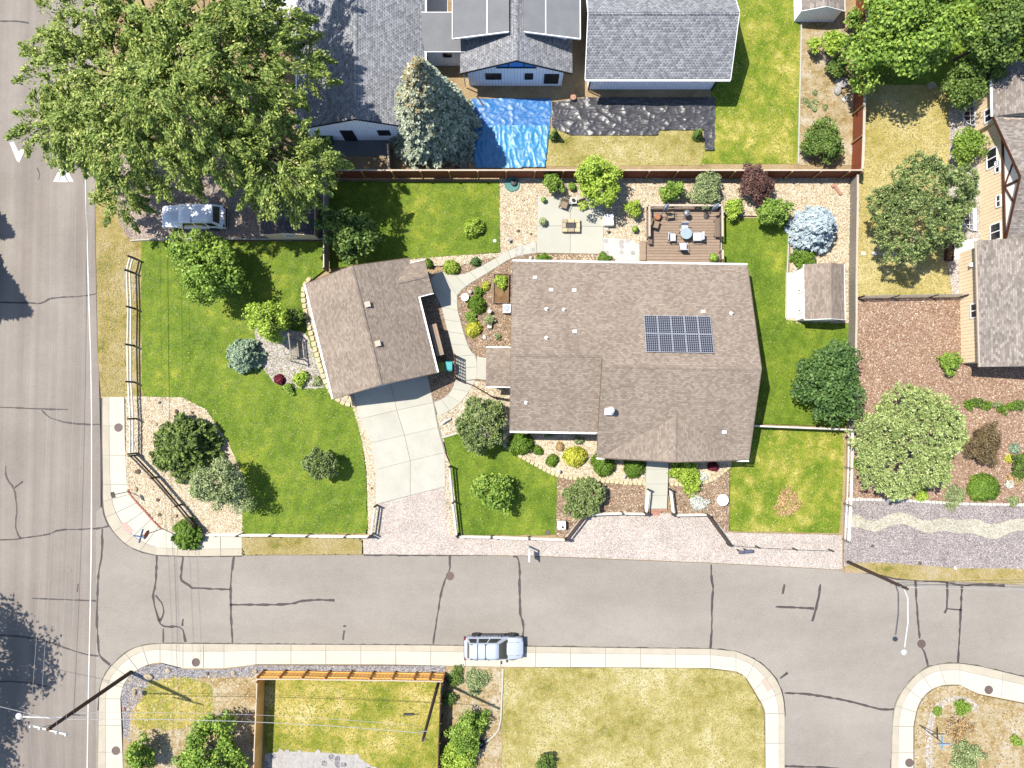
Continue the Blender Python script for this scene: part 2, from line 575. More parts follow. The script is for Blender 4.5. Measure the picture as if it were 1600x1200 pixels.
M['verge'] = ground_mat('verge_grass', [(0.34, A(128, 132, 54)), (0.44, A(184, 166, 98)), (0.56, A(204, 184, 132)), (0.68, A(208, 194, 166))], 0.35, 1.8, 9.5, 0.42, 0.8)
M['scrub'] = ground_mat('scrub_ground', [(0.32, A(150, 122, 76)), (0.45, A(192, 168, 120)), (0.56, A(218, 202, 170)), (0.68, A(232, 224, 208))], 0.5, 2.2, 9.5, 0.42, 0.8)

M['river'] = pebble_mat('river_rock', [(0, A(164, 144, 116)), (0.25, A(202, 184, 152)), (0.6, A(222, 208, 178)), (1, A(240, 233, 214))], 11, gain=1.5)
M['pinkgravel'] = pebble_mat('pink_gravel', [(0, A(186, 168, 154)), (0.3, A(210, 196, 182)), (0.7, A(222, 212, 200)), (1, A(236, 230, 220))], 16, 0.7, gain=1.3)
M['drivegravel'] = pebble_mat('drive_gravel', [(0, A(140, 118, 104)), (0.4, A(186, 166, 150)), (1, A(222, 208, 194))], 16, 0.7, gain=1.2)
M['purplegravel'] = pebble_mat('purple_gravel', [(0, A(120, 110, 108)), (0.4, A(162, 151, 147)), (0.8, A(186, 175, 169)), (1, A(214, 204, 197))], 17, 0.7, gain=1.5)
M['creamgravel'] = pebble_mat('cream_gravel', [(0, A(196, 184, 154)), (0.5, A(226, 218, 194)), (1, A(242, 238, 222))], 14, 0.7, gain=1.2)
M['bluegravel'] = pebble_mat('blue_grey_gravel', [(0, A(110, 108, 112)), (0.5, A(164, 160, 162)), (1, A(208, 204, 202))], 14, 0.8, gain=1.3)
M['whitegravel'] = pebble_mat('pale_gravel', [(0, A(168, 152, 138)), (0.5, A(216, 204, 192)), (1, A(244, 238, 230))], 13, 0.8, gain=1.3)
M['mulch'] = pebble_mat('wood_mulch', [(0, A(136, 108, 84)), (0.35, A(172, 144, 116)), (0.75, A(198, 172, 144)), (1, A(228, 210, 188))], 15, 0.9, gain=1.15)
M['redmulch'] = pebble_mat('red_mulch', [(0, A(158, 112, 88)), (0.35, A(188, 149, 122)), (0.75, A(206, 174, 149)), (1, A(230, 210, 188))], 15, 0.9, gain=1.15)
M['darksoil'] = ground_mat('dark_soil', [(0.3, A(112, 84, 60)), (0.5, A(150, 118, 84)), (0.7, A(190, 160, 120))], 0.5, 2, 14)

# roofs and walls
M['tanroof'] = shingle_mat('tan_shingles', A(144, 129, 115), A(168, 152, 136), A(190, 174, 158), gain=1.16)
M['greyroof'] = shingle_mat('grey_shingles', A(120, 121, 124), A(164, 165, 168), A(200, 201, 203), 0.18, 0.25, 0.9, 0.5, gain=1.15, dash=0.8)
M['mixroof'] = shingle_mat('mottled_shingles', A(140, 130, 121), A(174, 163, 152), A(206, 195, 184), 0.15, 0.3, 1.1)
M['darkroof'] = shingle_mat('dark_shingles', A(92, 84, 84), A(118, 110, 108), A(150, 142, 138))
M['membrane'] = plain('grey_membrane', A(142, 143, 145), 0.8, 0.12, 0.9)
M['white'] = plain('white_paint', (.62, .62, .61, 1), 0.55, 0.05, 3)
M['whitewall'] = siding_mat('white_siding', (.72, .73, .75, 1), 0.25)
M['housewall'] = siding_mat('beige_siding', A(214, 196, 168), 0.2, 'Z')
M['tanwall'] = siding_mat('tan_board_siding', (.56, .44, .29, 1), 0.28, 'H', 0.03)
M['stucco'] = plain('pale_stucco', (.66, .62, .55, 1), 0.9, 0.05, 4)
M['shedwall'] = siding_mat('grey_shed_siding', (.66, .66, .67, 1), 0.3)
M['cream'] = plain('cream_paint', (.72, .69, .60, 1), 0.6, 0.06, 3)
M['glass'] = plain('window_glass', (0.012, 0.014, 0.018, 1), 0.08, 0.1, 3, 0.6, 0, 0)
M['blueglass'] = plain('blue_glass', (0.03, 0.13, 0.42, 1), 0.15, 0.2, 3, 0.6, 0, 0)  # glass with a deep blue base colour, for the gable window
M['blackframe'] = plain('black_frame', (0.015, 0.015, 0.017, 1), 0.5, 0.1, 3)
M['whitesteel'] = plain('white_steel', A(240, 240, 240), 0.45, 0.08, 4, 0.4)
M['darkbrown'] = plain('dark_brown_paint', A(104, 62, 44), 0.6, 0.15, 4)
M['redwood'] = plain('red_brown_boards', A(172, 92, 58), 0.75, 0.2, 3)
M['cedar'] = plain('orange_cedar', (.60, .30, .075, 1), 0.75, 0.18, 3)
M['cedardark'] = plain('cedar_rail', (.30, .13, .035, 1), 0.75, 0.18, 3)
M['fencepost'] = plain('tan_fence_post', A(214, 170, 110), 0.8, 0.15, 4)
M['capwood'] = plain('pale_cap_board', A(232, 214, 190), 0.85, 0.12, 5)
M['greywood'] = plain('weathered_wood', (.42, .39, .33, 1), 0.85, 0.2, 5)
M['oldwood'] = plain('old_grey_boards', A(176, 166, 150), 0.9, 0.22, 4)
M['post'] = plain('dark_post', A(92, 76, 62), 0.85, 0.2, 5)
M['deck'] = plain('deck_board', A(186, 160, 136), 0.8, 0.14, 5)
M['deckrail'] = plain('deck_rail', A(150, 128, 108), 0.8, 0.16, 5)
M['polewood'] = plain('utility_pole_wood', A(96, 72, 56), 0.9, 0.2, 4)
M['metal'] = plain('galvanised', A(200, 200, 200), 0.4, 0.1, 5, 0.5, 0.6)
M['darkmetal'] = plain('dark_metal', A(70, 68, 66), 0.5, 0.1, 5, 0.5, 0.3)
M['iron'] = plain('iron_cover', A(122, 104, 96), 0.7, 0.2, 9)
M['wire'] = plain('aluminium_wire', A(205, 205, 202), 0.5, 0.05, 3)
M['darkwire'] = plain('insulated_wire', A(120, 118, 116), 0.6, 0.05, 3)
M['brick'] = plain('red_brick', A(206, 128, 106), 0.85, 0.25, 8)
M['paver'] = plain('red_paver', A(214, 160, 136), 0.9, 0.18, 8)
M['tactile'] = plain('faded_tactile_pad', A(234, 196, 180), 0.9, 0.1, 10)
M['flag'] = plain('buff_flagstone', A(236, 220, 176), 0.9, 0.14, 5)
M['palestone'] = plain('pale_flagstone', A(240, 234, 222), 0.9, 0.1, 4)
M['greystone'] = plain('grey_flagstone', A(206, 200, 194), 0.9, 0.15, 4)
M['rock'] = plain('boulder', A(206, 188, 158), 0.9, 0.25, 5, bump=0.6)
M['darkrock'] = plain('dark_boulder', A(120, 104, 88), 0.9, 0.25, 5, bump=0.6)
M['solarcell'] = plain('solar_cell', (0.006, 0.007, 0.016, 1), 0.35, 0.2, 3, 0.12, 0, 0)
M['alu'] = plain('aluminium_frame', A(222, 224, 228), 0.35, 0.05, 5, 0.5, 0.3)
M['bark'] = plain('bark', A(120, 96, 74), 0.95, 0.3, 6, bump=0.7)
M['rubber'] = plain('rubber', (0.012, 0.012, 0.013, 1), 0.8, 0.2, 8)
M['carpaint'] = plain('white_car_paint', (0.27, 0.29, 0.33, 1), 0.25, 0.02, 2, 0.5, 0, 0, 0.6)
M['carpaint_b'] = plain('old_white_car_paint', (0.6, 0.61, 0.64, 1), 0.35, 0.03, 2, 0.5, 0, 0, 0.3)
M['carglass'] = plain('car_glass', (0.01, 0.016, 0.016, 1), 0.06, 0.1, 3, 0.7, 0, 0)
M['chrome'] = plain('bright_metal', A(230, 232, 236), 0.25, 0.05, 3, 0.5, 0.8)
M['blackplastic'] = plain('black_plastic', (0.02, 0.02, 0.022, 1), 0.55, 0.1, 5)
M['bark2'] = plain('grey_bark', A(150, 134, 116), 0.95, 0.3, 6, bump=0.7)

# ------------------------------------------------------------------ ground, roads
V4 = [(-500, -420), (500, -420), (500, 420), (-500, 420)]
tag(MB().prism(V4, -1.0, -0.1).build('ground', M['soil']), 'bare dry soil lying under the whole neighbourhood', None, None, 'structure')

# kerb lines (pixels)
NWK = [(153, 250), (150, 320), (152, 440), (154, 560), (160, 622), (160, 720), (161, 790)]
NWC = [(161, 790), (163, 806), (172, 824), (190, 845), (215, 860), (243, 867), (300, 869), (378, 868)]
NK = NWC + [(568, 867), (830, 869), (1110, 880), (1320, 891), (1400, 904), (1430, 907), (1600, 914), (1900, 940)]
SWC = [(153, 1300), (153, 1200), (154, 1110), (156, 1075), (162, 1058), (175, 1039), (200, 1017), (222, 1009), (250, 1006), (286, 1006)]
SK = [(286, 1006), (400, 1007), (600, 1008), (800, 1010), (1000, 1013), (1110, 1014), (1150, 1018)]
SEC = [(1150, 1018), (1180, 1030), (1200, 1046), (1216, 1066), (1224, 1090), (1226, 1120), (1226, 1300)]
EC = [(1393, 1300), (1393, 1200), (1395, 1140), (1398, 1105), (1408, 1083), (1428, 1058), (1450, 1042), (1475, 1037), (1500, 1037), (1530, 1041), (1600, 1058), (1900, 1120)]

avenue = sheet('road', [(-190, -300), (152, -300), (150, 320), (154, 560), (157, 700), (158, 1300), (158, 1500), (-190, 1500)], 0.0, M['avenue'],
               'grey asphalt avenue with worn wheel tracks and a white edge line')
st_pts = [(150, 800), (161, 790)] + NWC[1:] + NK[8:] + [(1900, 1120)] + EC[-2::-1] + [(1226, 1300)] + SEC[-2::-1] + SK[-2::-1] + SWC[-2::-1] + [(150, 1300), (150, 800)]
street = sheet('road', st_pts[:-1], 0.004, M['street'], 'pale grey residential street crossed by dark sealed cracks')

CR_AV = [
 [(-30, 472), (40, 473), (66, 475), (75, 467), (100, 464), (130, 463), (150, 459)],
 [(-30, 635), (65, 639), (106, 640)], [(65, 640), (75, 652), (100, 660), (130, 663), (156, 663)],
 [(9, 728), (9, 748), (23, 762), (27, 800), (24, 815), (25, 830), (32, 841)], [(36, 752), (23, 762)],
 [(-30, 844), (25, 843), (32, 841), (78, 835), (88, 828), (130, 827), (157, 825)],
 [(50, 935), (100, 937), (150, 939)], [(-30, 990), (60, 997), (100, 1012), (130, 1022), (154, 1025)],
 [(-30, 1067), (30, 1064), (75, 1073)], [(0, 33), (25, 33), (45, 36)], [(58, 262), (64, 275), (60, 281)], [(122, 912), (121, 925)]]
for c in CR_AV:
    ribbon('crack_seal', c, 0.12, 0.0045, M['sealant'], avenue, 1, 0.4, jit=0.35)
CR_ST = [
 [(160, 826), (159, 870), (154, 895), (152, 925), (151, 980), (154, 1005), (154, 1025), (172, 1039)], [(150, 827), (170, 822)],
 [(245, 868), (243, 918), (239, 925), (240, 940), (246, 962), (250, 975), (258, 980), (285, 978), (290, 1003)],
 [(243, 930), (255, 945), (256, 960), (250, 970)], [(286, 967), (285, 978)], [(255, 982), (255, 1004)],
 [(286, 868), (281, 918), (360, 921)], [(366, 868), (361, 900), (360, 935), (361, 960), (363, 1005)],
 [(360, 945), (450, 945), (475, 938), (500, 937), (523, 938)],
 [(802, 869), (812, 871), (812, 930), (813, 965), (819, 973), (816, 1008)],
 [(703, 868), (703, 893), (692, 912), (685, 950), (680, 985), (677, 1006)],
 [(1111, 882), (1112, 905), (1115, 922), (1112, 940), (1113, 975), (1110, 1013)],
 [(1226, 913), (1223, 928)], [(1282, 913), (1278, 940), (1269, 971)], [(1212, 948), (1272, 951)],
 [(1430, 906), (1432, 940), (1437, 998)], [(1440, 1012), (1446, 1022), (1450, 1041)],
 [(1480, 910), (1480, 950), (1476, 958)], [(1480, 951), (1502, 953)], [(1503, 916), (1501, 960), (1497, 1036)],
 [(1325, 887), (1400, 905), (1430, 906), (1475, 909), (1503, 915), (1525, 913), (1570, 915)],
 [(1226, 1083), (1260, 1084), (1310, 1092), (1345, 1100), (1375, 1109), (1397, 1108)],
 [(1219, 1060), (1231, 1051)], [(1226, 1197), (1290, 1199), (1320, 1203)], [(538, 985), (536, 1000)],
 [(536, 978), (541, 978)]]
for c in CR_ST:
    ribbon('crack_seal', c, 0.16, 0.0085, M['sealant'], street, 1, 0.45, jit=0.4)
for c in (NWC, [(568, 867), (700, 867), (760, 867)], SWC[2:] + SK[1:] + SEC[1:-1], EC[1:]):
    ribbon('edge_seal', c, 0.17, 0.010, M['sealant'], street, 1, 0.4, jit=0.3)
ribbon('edge_seal', [(p[0] - 1, p[1]) for p in NWK], 0.11, 0.0045, M['sealant'], avenue, 1, 0.35)
# paint
ribbon('edge_line', [(133, 250), (134, 300), (138, 450), (143, 600), (143, 800), (142, 900), (138, 1080), (136, 1200), (135, 1300)], 0.085, 0.006, M['paint'], avenue, 1, 0.25)
def flat(name, polys, z, m, parent):
    mb = MB()
    for p in polys:
        w = GP(p, z); n = len(w)
        ar = sum(w[i].x * w[(i + 1) % n].y - w[(i + 1) % n].x * w[i].y for i in range(n))
        if ar < 0: w.reverse()
        mb.add(w, [tuple(range(n))])
    return mb.build(name, m, parent)
flat('chevron_marking', [[(15, 223), (21, 221), (29, 237), (33, 233), (39, 234), (30, 254), (26, 251)]], 0.006, M['paint'], avenue)
flat('chevron_marking', [[(96, 257), (100, 257), (115, 284), (108, 284), (98, 266), (90, 284), (83, 284)]], 0.006, M['paint'], avenue)
flat('chevron_marking', [[(98, 271), (91, 284.5), (106, 284.5)]], 0.006, M['paint'], avenue)

def disc(name, px, py, r, z, m, parent=None, n=20):
    c = G(px, py, z)
    return MB().lathe([(r, -0.05), (r, -0.008), (r * 0.94, 0.0), (r * .8, 0.0), (r * .78, -0.006), (r * .05, -0.006)], (c.x, c.y, z), n).build(name, m, parent)
disc('manhole_cover', 703, 900, 0.34, 0.018, M['iron'], street)
disc('manhole_cover', 1440, 1006, 0.34, 0.018, M['iron'], street)
disc('manhole_cover', 105, 892, 0.32, 0.014, M['avenue'], avenue)

# ------------------------------------------------------------------ pavements and kerbs
def pavement(label, segs, kf=0.3):
    """segs: (kerb line, inner line, slab count, smoothing) pieces laid end to end"""
    O, I = [], []
    parts = []
    for outer, inner, n, sm in segs:
        o = resample(smooth_poly(outer, sm), n * 8 + 1); i = resample(smooth_poly(inner, sm), n * 8 + 1)
        O += o; I += i; parts.append((o, i, n))
    base = sheet('pavement', O + I[::-1], 0.085, M['joint'], label, depth=0.2)
    for o, i, n in parts:
        mid = [(a[0] * (1 - kf) + b[0] * kf, a[1] * (1 - kf) + b[1] * kf) for a, b in zip(o, i)]
        strip_slabs('kerbstone', base, o, mid, n, 0.125, 0.17, M['kerb'], 0.02, sub=8 if n < 4 else 4)
        strip_slabs('slab', base, [(a[0] * .985 + b[0] * .015, a[1] * .985 + b[1] * .015) for a, b in zip(mid, i)], i, n, 0.13, 0.13, M['conc'], 0.035, sub=8 if n < 4 else 4)
    return base
pv = pavement('curved corner pavement with faded red ramp pads beside the street-name sign', [
    ([(160, 620), (160, 690), (161, 757)], [(194, 620), (195, 690), (198, 757)], 3, 0),
    ([(161, 757), (161, 790), (166, 812), (180, 835), (200, 853), (222, 862), (244, 867)], [(198, 757), (206, 772), (222, 790), (236, 808), (250, 826), (256, 829), (262, 831)], 6, 2),
    ([(244, 867), (300, 869), (378, 868)], [(244, 831), (300, 832), (378, 832)], 4, 0)])
flat('ramp_pad', [[(195, 815), (209, 829), (203, 836), (189, 823)]], 0.138, M['tactile'], pv)
disc('utility_cover', 185, 668, 0.34, 0.14, M['iron'], pv)
pv = pavement('south-west corner pavement curving round under the tall utility pole', [
    ([(153, 1300), (153, 1200), (155, 1092)], [(193, 1300), (192, 1200), (188, 1092)], 5, 0),
    ([(155, 1092), (157, 1070), (166, 1050), (183, 1031), (205, 1014), (226, 1008), (250, 1006)], [(188, 1092), (190, 1077), (197, 1062), (208, 1050), (222, 1042), (236, 1037), (250, 1035)], 5, 2),
    ([(250, 1006), (286, 1006)], [(250, 1035), (286, 1044)], 1, 0)])
disc('utility_cover', 181, 1173, 0.34, 0.14, M['iron'], pv)
SI = [(286, 1044), (350, 1044), (400, 1038), (600, 1038), (800, 1042), (1000, 1043), (1110, 1044), (1150, 1049)]
pv = pavement('long straight pavement of pale slabs behind the parked white car', [
    ([(286, 1006), (350, 1006.5)], [(286, 1044), (350, 1044)], 2, 0), ([(350, 1006.5), (400, 1007)], [(350, 1044), (400, 1038)], 1, 0),
    ([(400, 1007), (600, 1008), (800, 1010), (1000, 1013), (1110, 1014)], [(400, 1038), (600, 1038), (800, 1042), (1000, 1043), (1110, 1044)], 13, 0),
    ([(1110, 1014), (1150, 1018)], [(1110, 1044), (1150, 1049)], 1, 0)])
disc('utility_cover', 306, 1035, 0.34, 0.14, M['iron'], pv)
pv = pavement('curved pavement at the corner of the big dry lawn', [
    ([(1150, 1018), (1180, 1030), (1200, 1046), (1216, 1066), (1224, 1090), (1226, 1115)], [(1150, 1049), (1163, 1055), (1175, 1072), (1188, 1095), (1194, 1105), (1196, 1115)], 4, 2),
    ([(1226, 1115), (1226, 1300)], [(1196, 1115), (1197, 1300)], 4, 0)])
flat('ramp_pad', [[(1189, 1063), (1196, 1059), (1207, 1076), (1199, 1081)]], 0.138, M['tactile'], pv)
pv = pavement('curved pavement round the scrubby corner lot across the side street', [
    ([(1393, 1300), (1393, 1200), (1395, 1135)], [(1427, 1300), (1427, 1200), (1427, 1135)], 4, 0),
    ([(1395, 1135), (1398, 1105), (1408, 1083), (1428, 1058), (1450, 1042), (1475, 1037), (1500, 1037)], [(1427, 1135), (1433, 1104), (1444, 1086), (1456, 1077), (1466, 1072), (1482, 1069), (1500, 1070)], 5, 2),
    ([(1500, 1037), (1530, 1041), (1600, 1058), (1900, 1120)], [(1500, 1070), (1525, 1083), (1600, 1098), (1900, 1160)], 6, 0)])
disc('utility_cover', 1545, 1078, 0.34, 0.14, M['iron'], pv)
disc('utility_cover', 1421, 1192, 0.34, 0.14, M['iron'], pv)

# ------------------------------------------------------------------ yards
sheet('ground', [(152, -300), (1345, -300), (1345, 275), (515, 275), (515, 300), (152, 300)], 0.08, M['soil'], 'bare brown earth around the grey-roofed houses')
sheet('ground', [(148, 250), (240, 260), (240, 620), (158, 622), (153, 560), (151, 440), (149, 320)], 0.09, M['verge'], 'dry yellow verge along the avenue beside the rail fence')
sheet('gravel_driveway', [(176, 300), (186, 345), (203, 376), (512, 374), (512, 240), (176, 240)], 0.10, M['drivegravel'], 'gravel driveway under the giant tree with a white car on it', wob=1.5)
BED_RIVER = [(780, 277), (1337, 277), (1335, 440), (1330, 505), (1228, 505), (1232, 470), (1235, 400), (1235, 340), (1128, 335), (1128, 415), (640, 415), (640, 405), (700, 400), (782, 395)]
sheet('rock_bed', BED_RIVER, 0.10, M['river'], 'bed of tan river rock between back fence, patio and deck')
LAWN_W = [(221, 377), (510, 377), (510, 420), (484, 438), (474, 452), (475, 480), (486, 520), (502, 575), (512, 605), (530, 628), (556, 633), (565, 680), (572, 740), (574, 833), (378, 835), (378, 742), (356, 690), (322, 640), (285, 621), (222, 619), (220, 500)]
sheet('lawn', LAWN_W, 0.112, M['lawn'], 'big green side lawn between the rail fence and the garage', wob=0.8)
sheet('verge', [(378, 837), (567, 839), (566, 866), (378, 867)], 0.11, M['verge'], 'dry brown verge strip between rail fence and street', wob=0.8)
BED_NW = [(196, 619), (285, 621), (322, 640), (356, 690), (379, 742), (379, 833), (262, 832), (249, 826), (203, 769), (197, 755)]
sheet('rock_bed', BED_NW, 0.105, M['river'], 'corner bed of tan river rock with dark pines')
DRIVE_SIDE = [(550, 630), (566, 690), (573, 735), (575, 836), (592, 836), (592, 735), (580, 690), (566, 630)]
sheet('rock_bed', DRIVE_SIDE, 0.118, M['river'], 'thin strip of river rock beside the concrete driveway')
APRON = [(567, 840), (582, 836), (586, 780), (700, 755), (704, 730), (714, 838), (880, 842), (914, 802), (1108, 802), (1142, 832), (1316, 836), (1316, 890), (1110, 879), (830, 868), (568, 866)]
sheet('gravel_apron', APRON, 0.108, M['pinkgravel'], 'pinkish gravel parking strip along the street')
LAWN_F = [(692, 682), (722, 676), (790, 698), (830, 722), (871, 746), (868, 836), (715, 836), (706, 735)]
sheet('lawn', LAWN_F, 0.114, M['lawn'], 'small front lawn with one round tree beside the driveway', wob=0.7)
COURT_R = [(680, 650), (720, 625), (735, 595), (800, 600), (800, 700), (690, 690)]
sheet('rock_bed', [(688, 690), (704, 728), (712, 790), (716, 836), (700, 836), (694, 760), (694, 706)], 0.117, M['river'], 'narrow river rock strip east of the driveway slabs')
sheet('rock_bed', COURT_R, 0.106, M['river'], 'tan river rock between the driveway and the entry porch')
BED_F = [(784, 664), (940, 664), (940, 700), (1012, 708), (1012, 756), (948, 752), (872, 744), (830, 722), (796, 703)]
sheet('rock_bed', BED_F, 0.118, M['river'], 'front bed of river rock planted with clipped round shrubs')
BED_F2 = [(1044, 708), (1143, 708), (1143, 728), (1120, 750), (1090, 757), (1044, 754)]
sheet('rock_bed', BED_F2, 0.118, M['river'], 'small river rock bed beside the front steps')
MUL1 = [(871, 745), (948, 752), (1010, 756), (1006, 802), (912, 804), (882, 840), (868, 838)]
sheet('mulch_bed', MUL1, 0.112, M['mulch'], 'brown mulch bed around the dwarf spruce near the front walk')
MUL2 = [(1045, 752), (1092, 757), (1140, 728), (1139, 832), (1134, 832), (1106, 804), (1047, 802)]
sheet('mulch_bed', MUL2, 0.112, M['mulch'], 'brown mulch bed holding the round white birdbath')
LAWN_E1 = [(1142, 660), (1321, 672), (1313, 833), (1139, 830)]
sheet('lawn', LAWN_E1, 0.113, M['lawn_mid'], 'fenced front lawn with yellow patches beside the mulch bed', wob=0.7)
LAWN_E2 = [(1128, 340), (1236, 342), (1228, 420), (1227, 500), (1331, 506), (1324, 667), (1140, 660)]
sheet('lawn', LAWN_E2, 0.113, M['lawn'], 'narrow green lawn between the main house and the east fence')
LAWN_N = [(515, 284), (781, 284), (781, 394), (700, 400), (645, 404), (515, 420)]
sheet('lawn', LAWN_N, 0.114, M['lawn'], 'shady back lawn between garage and wooden fence')
COURT = [(655, 430), (800, 395), (800, 610), (660, 640)]
sheet('mulch_bed', COURT, 0.104, M['mulch'], 'mulched courtyard garden between garage and main house')
sheet('mulch_bed', [(800, 393), (960, 395), (985, 420), (800, 420)], 0.109, M['mulch'], 'thin mulch bed along the back wall of the main house')
sheet('rock_bed', [(400, 500), (478, 520), (505, 590), (505, 606), (470, 608), (430, 600), (400, 560)], 0.117, M['whitegravel'], 'pale gravel nook with a garden swing', wob=2)
# neighbours north
N_LAWN = [(1112, -300), (1254, -300), (1251, 60), (1248, 256), (1095, 256), (1112, 180)]
sheet('lawn', N_LAWN, 0.112, M['lawn_mid'], 'long green and straw lawn beside the grey barn')
N_DRY = [(850, 200), (1112, 200), (1100, 258), (848, 260)]
sheet('lawn', N_DRY, 0.108, M['lawn_dry'], 'patchy straw-coloured grass between the tarps and the fence')
N_BED = [(1252, 20), (1337, 20), (1332, 258), (1246, 258)]
sheet('rock_bed', N_BED, 0.116, M['scrub'], 'stony planting strip beside the tall red-brown fence')
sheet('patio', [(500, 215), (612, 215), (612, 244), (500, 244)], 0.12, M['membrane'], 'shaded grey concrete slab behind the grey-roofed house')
sheet('patio', [(620, -40), (700, -40), (700, 60), (640, 60)], 0.12, M['whiteconc'], 'bright white concrete court between the grey roofs')
sheet('patio', [(380, -60), (470, -60), (470, 60), (380, 60)], 0.12, M['whiteconc'], 'bright white concrete beside the giant tree')
# neighbours east
sheet('ground', [(1338, -300), (2000, -300), (2000, 900), (1320, 895), (1322, 780)], 0.085, M['soil'], 'bare soil under the tan neighbour house')
E_LAWN = [(1346, -300), (1700, -300), (1700, 100), (1540, 100), (1485, 160), (1483, 300), (1478, 410), (1488, 460), (1340, 464)]
sheet('lawn', E_LAWN, 0.11, M['lawn_pale'], 'sunburnt backyard lawn of the tan house')
sheet('lawn', [(1346, -300), (1700, -300), (1700, 90), (1550, 100), (1490, 110), (1480, 135), (1350, 130)], 0.116, M['lawn'], 'shaded green grass under the two big maples', wob=3)
E_SIDE = [(1484, 160), (1540, 100), (1700, 100), (1700, 470), (1488, 460), (1480, 410)]
sheet('rock_bed', E_SIDE, 0.114, M['whitegravel'], 'pale gravel strip along the tan house wall')
E_MUL = [(1336, 466), (1700, 462), (1700, 790), (1600, 788), (1500, 787), (1420, 782), (1322, 780)]
sheet('mulch_bed', E_MUL, 0.112, M['redmulch'], 'wide red mulch yard south of the tan house')
E_GR = [(1320, 781), (1420, 783), (1500, 788), (1600, 789), (1900, 800), (1900, 915), (1600, 891), (1400, 884), (1340, 880), (1318, 886)]
sheet('gravel_yard', E_GR, 0.114, M['purplegravel'], 'purplish gravel yard with a wavy cream stripe')
top_w = [(1322, 806), (1340, 803), (1355, 813), (1368, 815), (1385, 805), (1403, 800), (1420, 803), (1440, 813), (1455, 814), (1472, 808), (1495, 813), (1512, 811), (1530, 811), (1545, 820), (1560, 818), (1585, 810), (1620, 811)]
bot_w = [(1322, 825), (1340, 823), (1360, 830), (1372, 831), (1385, 823), (1403, 818), (1420, 820), (1440, 831), (1455, 833), (1472, 828), (1495, 834), (1512, 832), (1530, 836), (1545, 842), (1560, 842), (1585, 828), (1620, 830)]
sheet('gravel_stripe', smooth_poly(top_w, 2) + smooth_poly(bot_w, 2)[::-1], 0.124, M['creamgravel'], 'wavy cream pebble stripe across the purplish gravel')
sheet('verge', [(1318, 886), (1345, 878), (1400, 880), (1500, 888), (1600, 889), (1900, 900), (1900, 938), (1600, 913), (1430, 906), (1400, 903)], 0.118, M['verge'], 'straw-coloured verge beneath the gravel yard', wob=1)
# south lots
sheet('ground', [(193, 1042), (286, 1044), (395, 1039), (700, 1040), (1150, 1049), (1190, 1100), (1196, 1500), (190, 1500)], 0.09, M['soil'], 'bare soil under the lots south of the street')
S_LAWN = [(786, 1043), (1000, 1044), (1110, 1045), (1150, 1050), (1163, 1056), (1187, 1096), (1195, 1115), (1196, 1500), (782, 1500)]
sheet('lawn', S_LAWN, 0.108, M['lawn_dry'], 'big dry straw-coloured lawn south of the street', wob=0.6)
S_WEED = [(700, 1041), (785, 1043), (781, 1500), (695, 1500)]
sheet('weedy_ground', S_WEED, 0.104, M['scrub'], 'weedy strip between the cedar fence and the dry lawn')
S_YARD = [(414, 1054), (692, 1056), (690, 1500), (410, 1500)]
sheet('lawn', S_YARD, 0.106, M['lawn_mix'], 'fenced patchy yard crossed by overhead wires')
S_COR = [(200, 1058), (405, 1052), (404, 1500), (198, 1500)]
sheet('lawn', S_COR, 0.106, M['scrub'], 'dry corner lot beside the tall utility pole')
S_CORG = [(232, 1062), (300, 1058), (335, 1075), (330, 1120), (280, 1140), (222, 1140), (205, 1130)]
sheet('lawn', S_CORG, 0.114, M['lawn_mix'], 'green patch of grass in the dry corner lot', wob=3)
S_GRV = [(193, 1150), (190, 1100), (189, 1080), (203, 1056), (223, 1042), (252, 1037), (288, 1046), (350, 1046), (395, 1040), (696, 1040), (696, 1050), (400, 1052), (395, 1058), (250, 1060), (226, 1085), (203, 1112), (202, 1160)]
sheet('gravel_strip', S_GRV, 0.112, M['bluegravel'], 'blue-grey gravel strip behind the south pavement')
E_SCR = [(1428, 1500), (1429, 1200), (1429, 1135), (1435, 1105), (1446, 1087), (1465, 1073), (1500, 1071), (1525, 1085), (1600, 1100), (1900, 1164), (1900, 1500)]
sheet('scrub_lot', E_SCR, 0.105, M['scrub'], 'scrubby corner lot of dry grass across the side street')
ring = ribbon('gravel_ring', [(1452, 1200), (1451, 1160), (1453, 1130), (1462, 1106), (1485, 1092), (1508, 1094), (1528, 1108)], 0.55, 0.112, M['whitegravel'], None, 2, 0.15)
tag(ring, 'pale gravel path curling through the scrubby corner lot', None, None, 'structure')
# ------------------------------------------------------------------ driveway, paths, patio
def quad_slabs(root, name, polys, z, t, m, gap=0.03):
    for q in polys:
        w = GP(q, z); c = sum(w, Vector()) / len(w)
        w2 = []
        for p in w:
            d = c - p; d.z = 0
            w2.append(p + d.normalized() * gap)
        zz = z + random.uniform(-.003, .003)
        MB().prism([(p.x, p.y) for p in w2], zz - t, zz).build(name, m, root)

drv = sheet('driveway', [(548, 590), (662, 562), (678, 630), (696, 706), (697, 760), (587, 789), (586, 734), (562, 655)], 0.115, M['joint'], 'wide white concrete driveway in front of the garage')
L_ = [(548, 596), (562, 655), (579, 692), (586, 734), (587, 788)]
C_ = [(606, 582), (620, 641), (632, 680), (641, 720), (641, 774)]
R_ = [(664, 566), (677, 629), (684, 668), (695, 707), (696, 760)]
quad_slabs(drv, 'slab', [[L_[i], C_[i], C_[i + 1], L_[i + 1]] for i in range(4)] + [[C_[i], R_[i], R_[i + 1], C_[i + 1]] for i in range(4)], 0.145, 0.1, M['drive'], 0.02)

